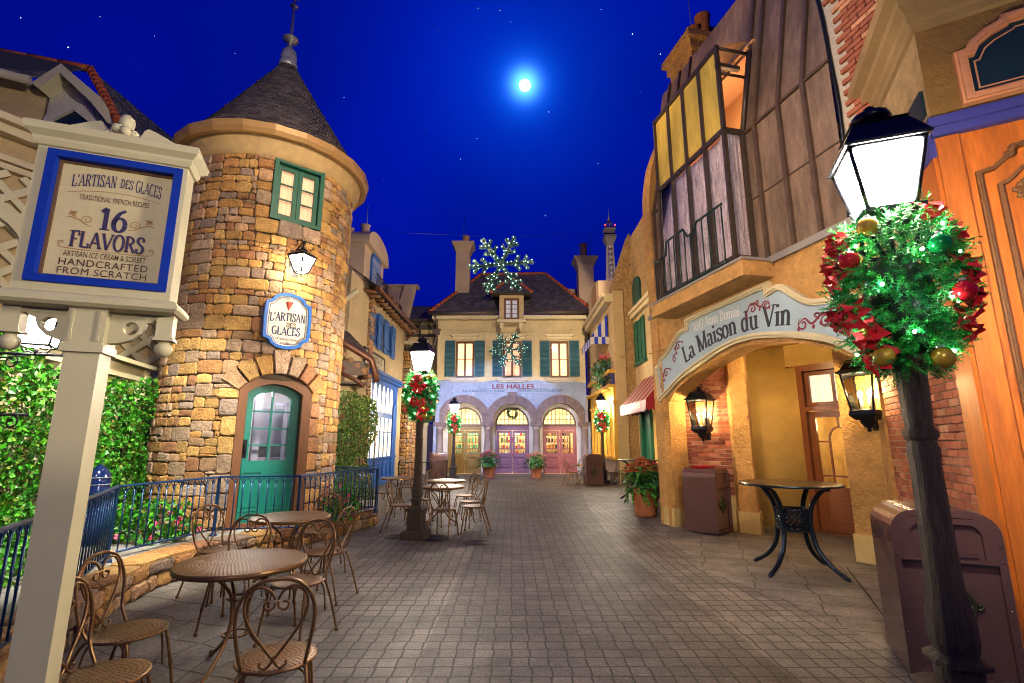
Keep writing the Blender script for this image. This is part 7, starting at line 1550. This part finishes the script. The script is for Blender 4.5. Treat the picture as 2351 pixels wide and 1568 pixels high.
# ------------------------------------------------------------------ litter bins
def make_bin(mat, label, loc, rz):
    t = thing('litter_bin', label, 'litter bin', loc, rz, 'brown enamel litter bins'); w, d, h, r = .31, .29, 1.12, .16
    prof = [(-w, .03)]+[(-w, h-r)]+arc(-w+r, h-r, r, r, 180, 90, 6)[1:]+arc(w-r, h-r, r, r, 90, 0, 6)+[(w, .03)]
    fr = Fr((0, 0), (1, 0)); mb = MB(); mb.prism(fr, [prof], -d+.02, d-.02); mb.build('body', mat, t)
    for s in (1, -1):
        mb = MB(); dd = d-.02 if s > 0 else -d-.012; inn = offs(prof[::-1], .045); mb.prism(fr, [prof, inn], dd, dd+.032)
        for k in range(9): mb.ball(fr(-w+.022, .1+k*.1, dd+(.032 if s > 0 else 0)), .008, 6); mb.ball(fr(w-.022, .1+k*.1, dd+(.032 if s > 0 else 0)), .008, 6)
        mb.build('rivet_frame', mat, t)
    mb = MB(); flap = [(-.20, .80)]+[(-.20, .96)]+arc(-.13, .96, .07, .07, 180, 90, 4)[1:]+arc(.13, .96, .07, .07, 90, 0, 4)+[(.20, .80)]
    mb.prism(fr, [[(-.265, .78)]+[(-.265, .98)]+arc(-.165, .98, .10, .09, 180, 90, 4)[1:]+arc(.165, .98, .10, .09, 90, 0, 4)+[(.265, .78)], flap[::-1]], d-.02, d+.018); mb.build('flap_surround', mat, t)
    mb = MB(); mb.rect(fr, -.2, .79, .2, 1.02, d-.018, d-.008); mb.rect(fr, -.17, .82, .17, .85, d-.01, d+.004); fl = mb.build('flap', mat, t)
    MB().rect(fr, -.265, .765, .265, .78, d-.02, d+.004).build('shadow_gap', GAPBLACK, t)  # black strip put in for the shaded gap under the flap
    EM = M('verdigris_bronze', (.05, .055, .03), .4, .7, var=(30, .4)); mb = MB(); c = fr(0, .5, d-.02); mb.lathe([(.0, .012), (.055, .014), (.06, .022), (.066, .014), (.105, .014), (.112, .022), (.12, .014), (.12, 0)], c, 28, None, True, fr.N)
    for k in range(8):
        a = k*pi/4; L_ = .055 if k % 2 == 0 else .03; o, s = (sin(a), cos(a)), (cos(a), -sin(a)); mb.add([fr(0, .5, d+.012), fr(s[0]*.011+o[0]*.012, .5+s[1]*.011+o[1]*.012, d-.004), fr(o[0]*L_, .5+o[1]*L_, d-.002), fr(-s[0]*.011+o[0]*.012, .5-s[1]*.011+o[1]*.012, d-.004)], [(0, 1, 2), (0, 2, 3)])
    for k in range(4):
        a = k*pi/2
        for q in (-.06, 0, .06): mb.ball(fr((.135+.012*(q == 0))*sin(a+q*1.6), .5+(.135+.012*(q == 0))*cos(a+q*1.6), d-.012), .014, 6)
    em = mb.build('emblem', EM, t)
    for ch, a in (('N', 0), ('W', -90), ('S', 180), ('E', 90)):
        x, z = .086*sin(radians(a)), .086*cos(radians(a)); textmesh(ch, .034, 1, .02, fr, x, .5+z-.012, d-.004, .002).build('lettering', LEADG, em)
    return t
b_l = (2.73, 3.77); rz_ = -radians(24); ex, ey = Vector((cos(rz_), sin(rz_))), Vector((-sin(rz_), cos(rz_))); bc = Vector(b_l)+ex*.31+ey*.29
bin0 = make_bin(BINP, 'large dark brown litter bin with round bronze emblem behind the near lamp post', (bc.x, bc.y, 0), rz_)
bin1 = dup(bin0, (3.54, 9.35, 0), radians(45), 'brown litter bin with a red tray on top against the brick wall')
dup(bin0, (2.98, 18.75, 0), .05, 'far brown litter bin with emblem beside the distant lamp post on the right')
bp_ = make_bin(PINKBIN, 'pale pinkish litter bin beside the black railing at the far left end of the street', (-3.05, 21.0, 0), -1.2)
tr = thing('tray', 'bright red serving tray lying on top of the brown bin by the brick wall', 'tray', (3.52, 9.36, 1.121), .8)
mb = MB(); RED = M('red_plastic', (.55, .008, .02), .35); o = [(-.2, -.14), (.2, -.14), (.2, .14), (-.2, .14)]
mb.add([(x*.92, y*.92, .0) for x, y in o]+[(x, y, .022) for x, y in o]+[(x*1.06, y*1.08, .026) for x, y in o]+[(x*.9, y*.9, .006) for x, y in o], [(3, 2, 1, 0), (12, 13, 14, 15)]+[(k, (k+1) % 4, 4+(k+1) % 4, 4+k) for k in range(4)]+[(4+k, 4+(k+1) % 4, 8+(k+1) % 4, 8+k) for k in range(4)]+[(4+k, 12+k, 12+(k+1) % 4, 4+(k+1) % 4) for k in range(4)]); mb.build('tray_body', RED, tr)
# ------------------------------------------------------------------ terracotta planters
def planter(loc, s, label, h, pal, flo, n=420, trail=True, seed=1):
    t = thing('planter', label, 'planter', loc); pr_ = [(0, .01), (.17, 0), (.185, .02), (.18, .04), (.235, .36), (.24, .37), (.262, .38), (.268, .41), (.262, .46), (.235, .465), (.225, .42), (0, .41)]
    MB().lathe([(r*s, z*s) for r, z in pr_], (0, 0, 0), 28).build('pot', TERRA, t)
    rr = random.Random(seed); mb = MB()
    for _ in range(n):
        a = rr.uniform(0, 6.28); q = sqrt(rr.random()); hh = rr.uniform(.45, .45+h)*s; r = q*(.30+.10*sin(3*a))*s*(1.15-.5*max(0, (hh/s-.7))); p = Vector((r*cos(a), r*sin(a), hh*(1.12-.25*q)))
        d = Vector((cos(a)*.8, sin(a)*.8, rr.uniform(-.5, .5))).normalized(); sd = d.cross(Vector((0, 0, 1))).normalized(); L_ = rr.uniform(.09, .17)*s; wd = L_*.3; c = rr.choice(pal); k = rr.uniform(.6, 1.3); c = tuple(x*k for x in c); dn = Vector((0, 0, -L_*.25)); up = Vector((0, 0, L_*.12))
        m = p+d*L_*.5+up; mb.add([p, m+sd*wd+dn*.2, p+d*L_+dn, m-sd*wd+dn*.2, m], [(0, 1, 4), (1, 2, 4), (2, 3, 4), (3, 0, 4)], c)
    if trail:
        for _ in range(16):
            a = rr.uniform(0, 6.28); r = .26*s
            for k in range(16): r += .006*s; z = (.46-.016*k-.01*rr.random())*s; p = Vector((r*cos(a+.02*k), r*sin(a+.02*k), z)); c = rr.choice(GREENS); o = .024*s; u = Vector((rr.uniform(-1, 1), rr.uniform(-1, 1), rr.uniform(-1, 1))).normalized()*o; v = u.cross(Vector((cos(a), sin(a), .3))); mb.add([p-u, p+v, p+u, p-v], [(0, 1, 2, 3)], c)
    mb.build('foliage', LEAF, t); mb = MB()
    for _ in range(int(n*.30)):
        a = rr.uniform(0, 6.28); q = sqrt(rr.random()); r = q*.33*s; p = Vector((r*cos(a), r*sin(a), (.50+h*rr.uniform(.75, 1.2)*(1-.3*q))*s)); c0 = rr.choice(flo)
        for k in range(5): an = k*1.26+rr.random(); o = Vector((cos(an), sin(an), rr.uniform(-.4, .1)))*.075*s*rr.uniform(.7, 1.2); sd = o.cross(Vector((0, 0, 1)))*.3; kz = rr.uniform(.75, 1.25); mb.add([p, p+o*.5+sd+Vector((0, 0, .015*s)), p+o, p+o*.5-sd+Vector((0, 0, .015*s))], [(0, 1, 2), (0, 2, 3)], tuple(x*kz for x in c0))
    mb.build('blossom', PETAL, t); return t
FGREEN = [(.02, .10, .012), (.035, .17, .02), (.015, .07, .012), (.05, .22, .03)]
planter((2.92, 11.3, 0), 1.25, 'large terracotta pot of red poinsettias and ivy at the left pillar of the wine shop', .42, FGREEN, [(.75, .05, .03), (.78, .18, .06), (.7, .03, .05), (.5, .3, .04)], 420, True, 4)
planter((-1.0, 22.2, 0), 1.18, 'terracotta pot of pink poinsettias at the left side of the mauve doors', .48, FGREEN, [(.85, .16, .28), (.8, .32, .30), (.75, .08, .2)], 380, False, 5)
planter((1.04, 22.2, 0), 1.14, 'terracotta pot of pink poinsettias right of the mauve doors', .46, FGREEN, [(.85, .25, .22), (.8, .4, .3), (.7, .12, .14)], 360, False, 6)
# ------------------------------------------------------------------ illuminated hanging snowflakes
def make_flake(loc, rz, label, ph):
    t = thing('lit_snowflake', label, 'snowflake decoration', loc, rz, 'hanging tinsel snowflakes with white lights'); rr = random.Random(9)
    seg = []
    for k in range(6):
        a = radians(60*k+ph); d = Vector((cos(a), 0, sin(a))); seg.append((Vector(), d*.92, .085))
        for q, L_ in ((.38, .26), (.62, .24)):
            for s in (-1, 1): e = Vector((cos(a+s*.95), 0, sin(a+s*.95))); seg.append((d*q, d*q+e*L_, .07))
    mb = MB(); pts = []
    for a, b, r in seg:
        n = int((b-a).length*800); ax = (b-a).normalized(); e = Vector((0, 1, 0)); f = ax.cross(e)
        for i in range(n):
            s = rr.random(); an = rr.uniform(0, 6.28); o = e*cos(an)+f*sin(an); p = a.lerp(b, s); c = rr.choice([(.03, .10, .09), (.02, .05, .05), (.05, .16, .14), (.16, .24, .22), (.03, .12, .10)]); sd = ax*.008; mb.add([p-sd, p+sd, p+(o+ax*rr.uniform(-.5, .5)).normalized()*r*rr.uniform(.8, 1.3)], [(0, 1, 2)], c)
        m = max(2, int((b-a).length/.115))
        for i in range(m): s = (i+.6)/m; an = rr.uniform(-1.2, 1.2)-pi/2; pts.append(a.lerp(b, s)+(Vector((0, 1, 0))*sin(an)+f*cos(an))*r*.75)
    mb.build('tinsel', PETAL, t); mb = MB()
    for a, b, r in seg: mb.tube([a, b], .015, 5)
    mb.build('frame', IRON, t)
    for p in [q for i_, q in enumerate(pts) if i_ % 4 or q.z < 0][:98]: MB().ball(p, .012, 6).build('light_bulb', BULB, t)
    return t
F1 = atdepth(1150, 607, 13.2); f0 = make_flake(F1, 0, 'large upper tinsel snowflake with white lights hanging above the street before the roof', 5)
F2 = atdepth(1168, 803, 22.8); dup(f0, F2, .1, 'lower tinsel snowflake with white lights in front of the middle upper window')
for F, x0, x1, lab in ((F1, -4.9, 4.6, 'thin cable across the street holding the large upper snowflake'), (F2, -4.6, 3.9, 'thin cable across the street holding the lower snowflake')):
    top_ = F+Vector((0, 0, .85)); mb = MB(); mb.tube(spline([(x0, F.y, top_.z+.22), (F.x-2, F.y, top_.z+.06), tuple(top_), (F.x+2, F.y, top_.z+.06), (x1, F.y, top_.z+.22)], 5), .003, 4); mb.tube([tuple(top_), tuple(F)], .003, 4); tag(mb.build('cable', IRON), lab, 'cable')
# ------------------------------------------------------------------ distant iron tower, moon, stars
E_ = 118.; eb = atdepth(1403, 640, E_); et = atdepth(1396, 476, E_); H_ = et.z
ei = thing('lattice_tower', 'slender floodlit iron lattice tower rising behind the roofs on the right', 'tower', (eb.x, E_, 0)); STEEL = M('lit_steel', (.40, .30, .24), .6, .3)
hw = lambda z: .62+2.4*max(0, (1-z/(H_*.86)))**1.25
mb = MB(); zs = [H_*.30+i*(H_*.56)/24 for i in range(25)]; X0 = eb.x
cn = lambda z, k: Vector((X0+hw(z)*(1, 1, -1, -1)[k], E_+hw(z)*(-1, 1, 1, -1)[k], z))
for k in range(4):
    mb.tube([cn(z, k) for z in [0]+zs], .17, 4)
    for a, b in zip(zs, zs[1:]):
        p0, p1, q0, q1 = cn(a, k), cn(b, k), cn(a, (k+1) % 4), cn(b, (k+1) % 4); m0, m1 = (p0+q0)/2, (p1+q1)/2
        mb.tube([p0, q0], .08, 4); mb.tube([m0, m1], .12, 4); mb.tube([p0, m1], .07, 4); mb.tube([m0, p1], .07, 4); mb.tube([m0, q1], .07, 4); mb.tube([q0, m1], .07, 4)
mb.build('legs', STEEL, ei, True); zt = zs[-1]
mb = MB(); mb.sqlathe([(.62, zt-2.5), (1.35, zt-.6), (1.5, zt), (1.5, zt+.5), (1.2, zt+.6), (1.2, zt+1.9), (1.45, zt+2.), (1.45, zt+2.4), (1.0, zt+2.5)], (X0, E_, 0)); mb.build('platform', M('tower_platform', (.13, .10, .085), .6, .2), ei, True)
mb = MB()
for k in range(8): a = k*pi/4; mb.tube([(X0+1.0*cos(a), E_+1.0*sin(a), zt+2.4), (X0+.95*cos(a), E_+.95*sin(a), zt+3.8), (X0+.35*cos(a), E_+.35*sin(a), zt+4.6)], .1, 4)
mb.lathe([(.4, zt+4.5), (.45, zt+4.7), (.25, zt+5.0), (.28, zt+5.3), (.1, zt+6.), (.0, H_)], (X0, E_, 0), 10); mb.build('cupola', STEEL, ei, True)
for s in (-1, 1): MB().ball((X0+s*1.25, E_-1.4, zt+3.0), .2, 8).build('warning_light', M('red_lamp', (1., .03, .02), .5, emit=6.), ei, True)
lamp('unseen_spot', 'SPOT', (X0-14, E_-34, 6), 150000, (1., .86, .7), (X0, E_, H_*.7), 1., 60)
md = MOON_DIR*600; mo = MB().ball((0, 0, 0), 6.0, 24).build('moon', M('moonlight', (.82, .93, 1.), .5, emit=16.)); mo.location = md; struct(mo)
mb = MB()
for x, y, s in ((157, 106, 2.2), (1452, 76, 2.4), (1516, 122, 2.2), (1260, 255, 1.8), (1007, 70, 1.4), (1148, 22, 1.3), (1098, 17, 1.3), (980, 297, 1.), (1095, 316, 1.3), (1057, 363, 1.5), (1252, 493, 2.), (1373, 374, 1.3), (48, 38, 1.6), (230, 36, 1.), (790, 222, 1.2), (880, 410, .9), (1380, 20, 1.2), (1172, 48, 1.2), (540, 120, 1.), (355, 80, .9), (1230, 600, .8), (1470, 210, .9)): mb.ball(ray(x, y).normalized()*900, s*.29, 6)
struct(mb.build('stars', M('starlight', (.8, .9, 1.), .5, emit=3.)))
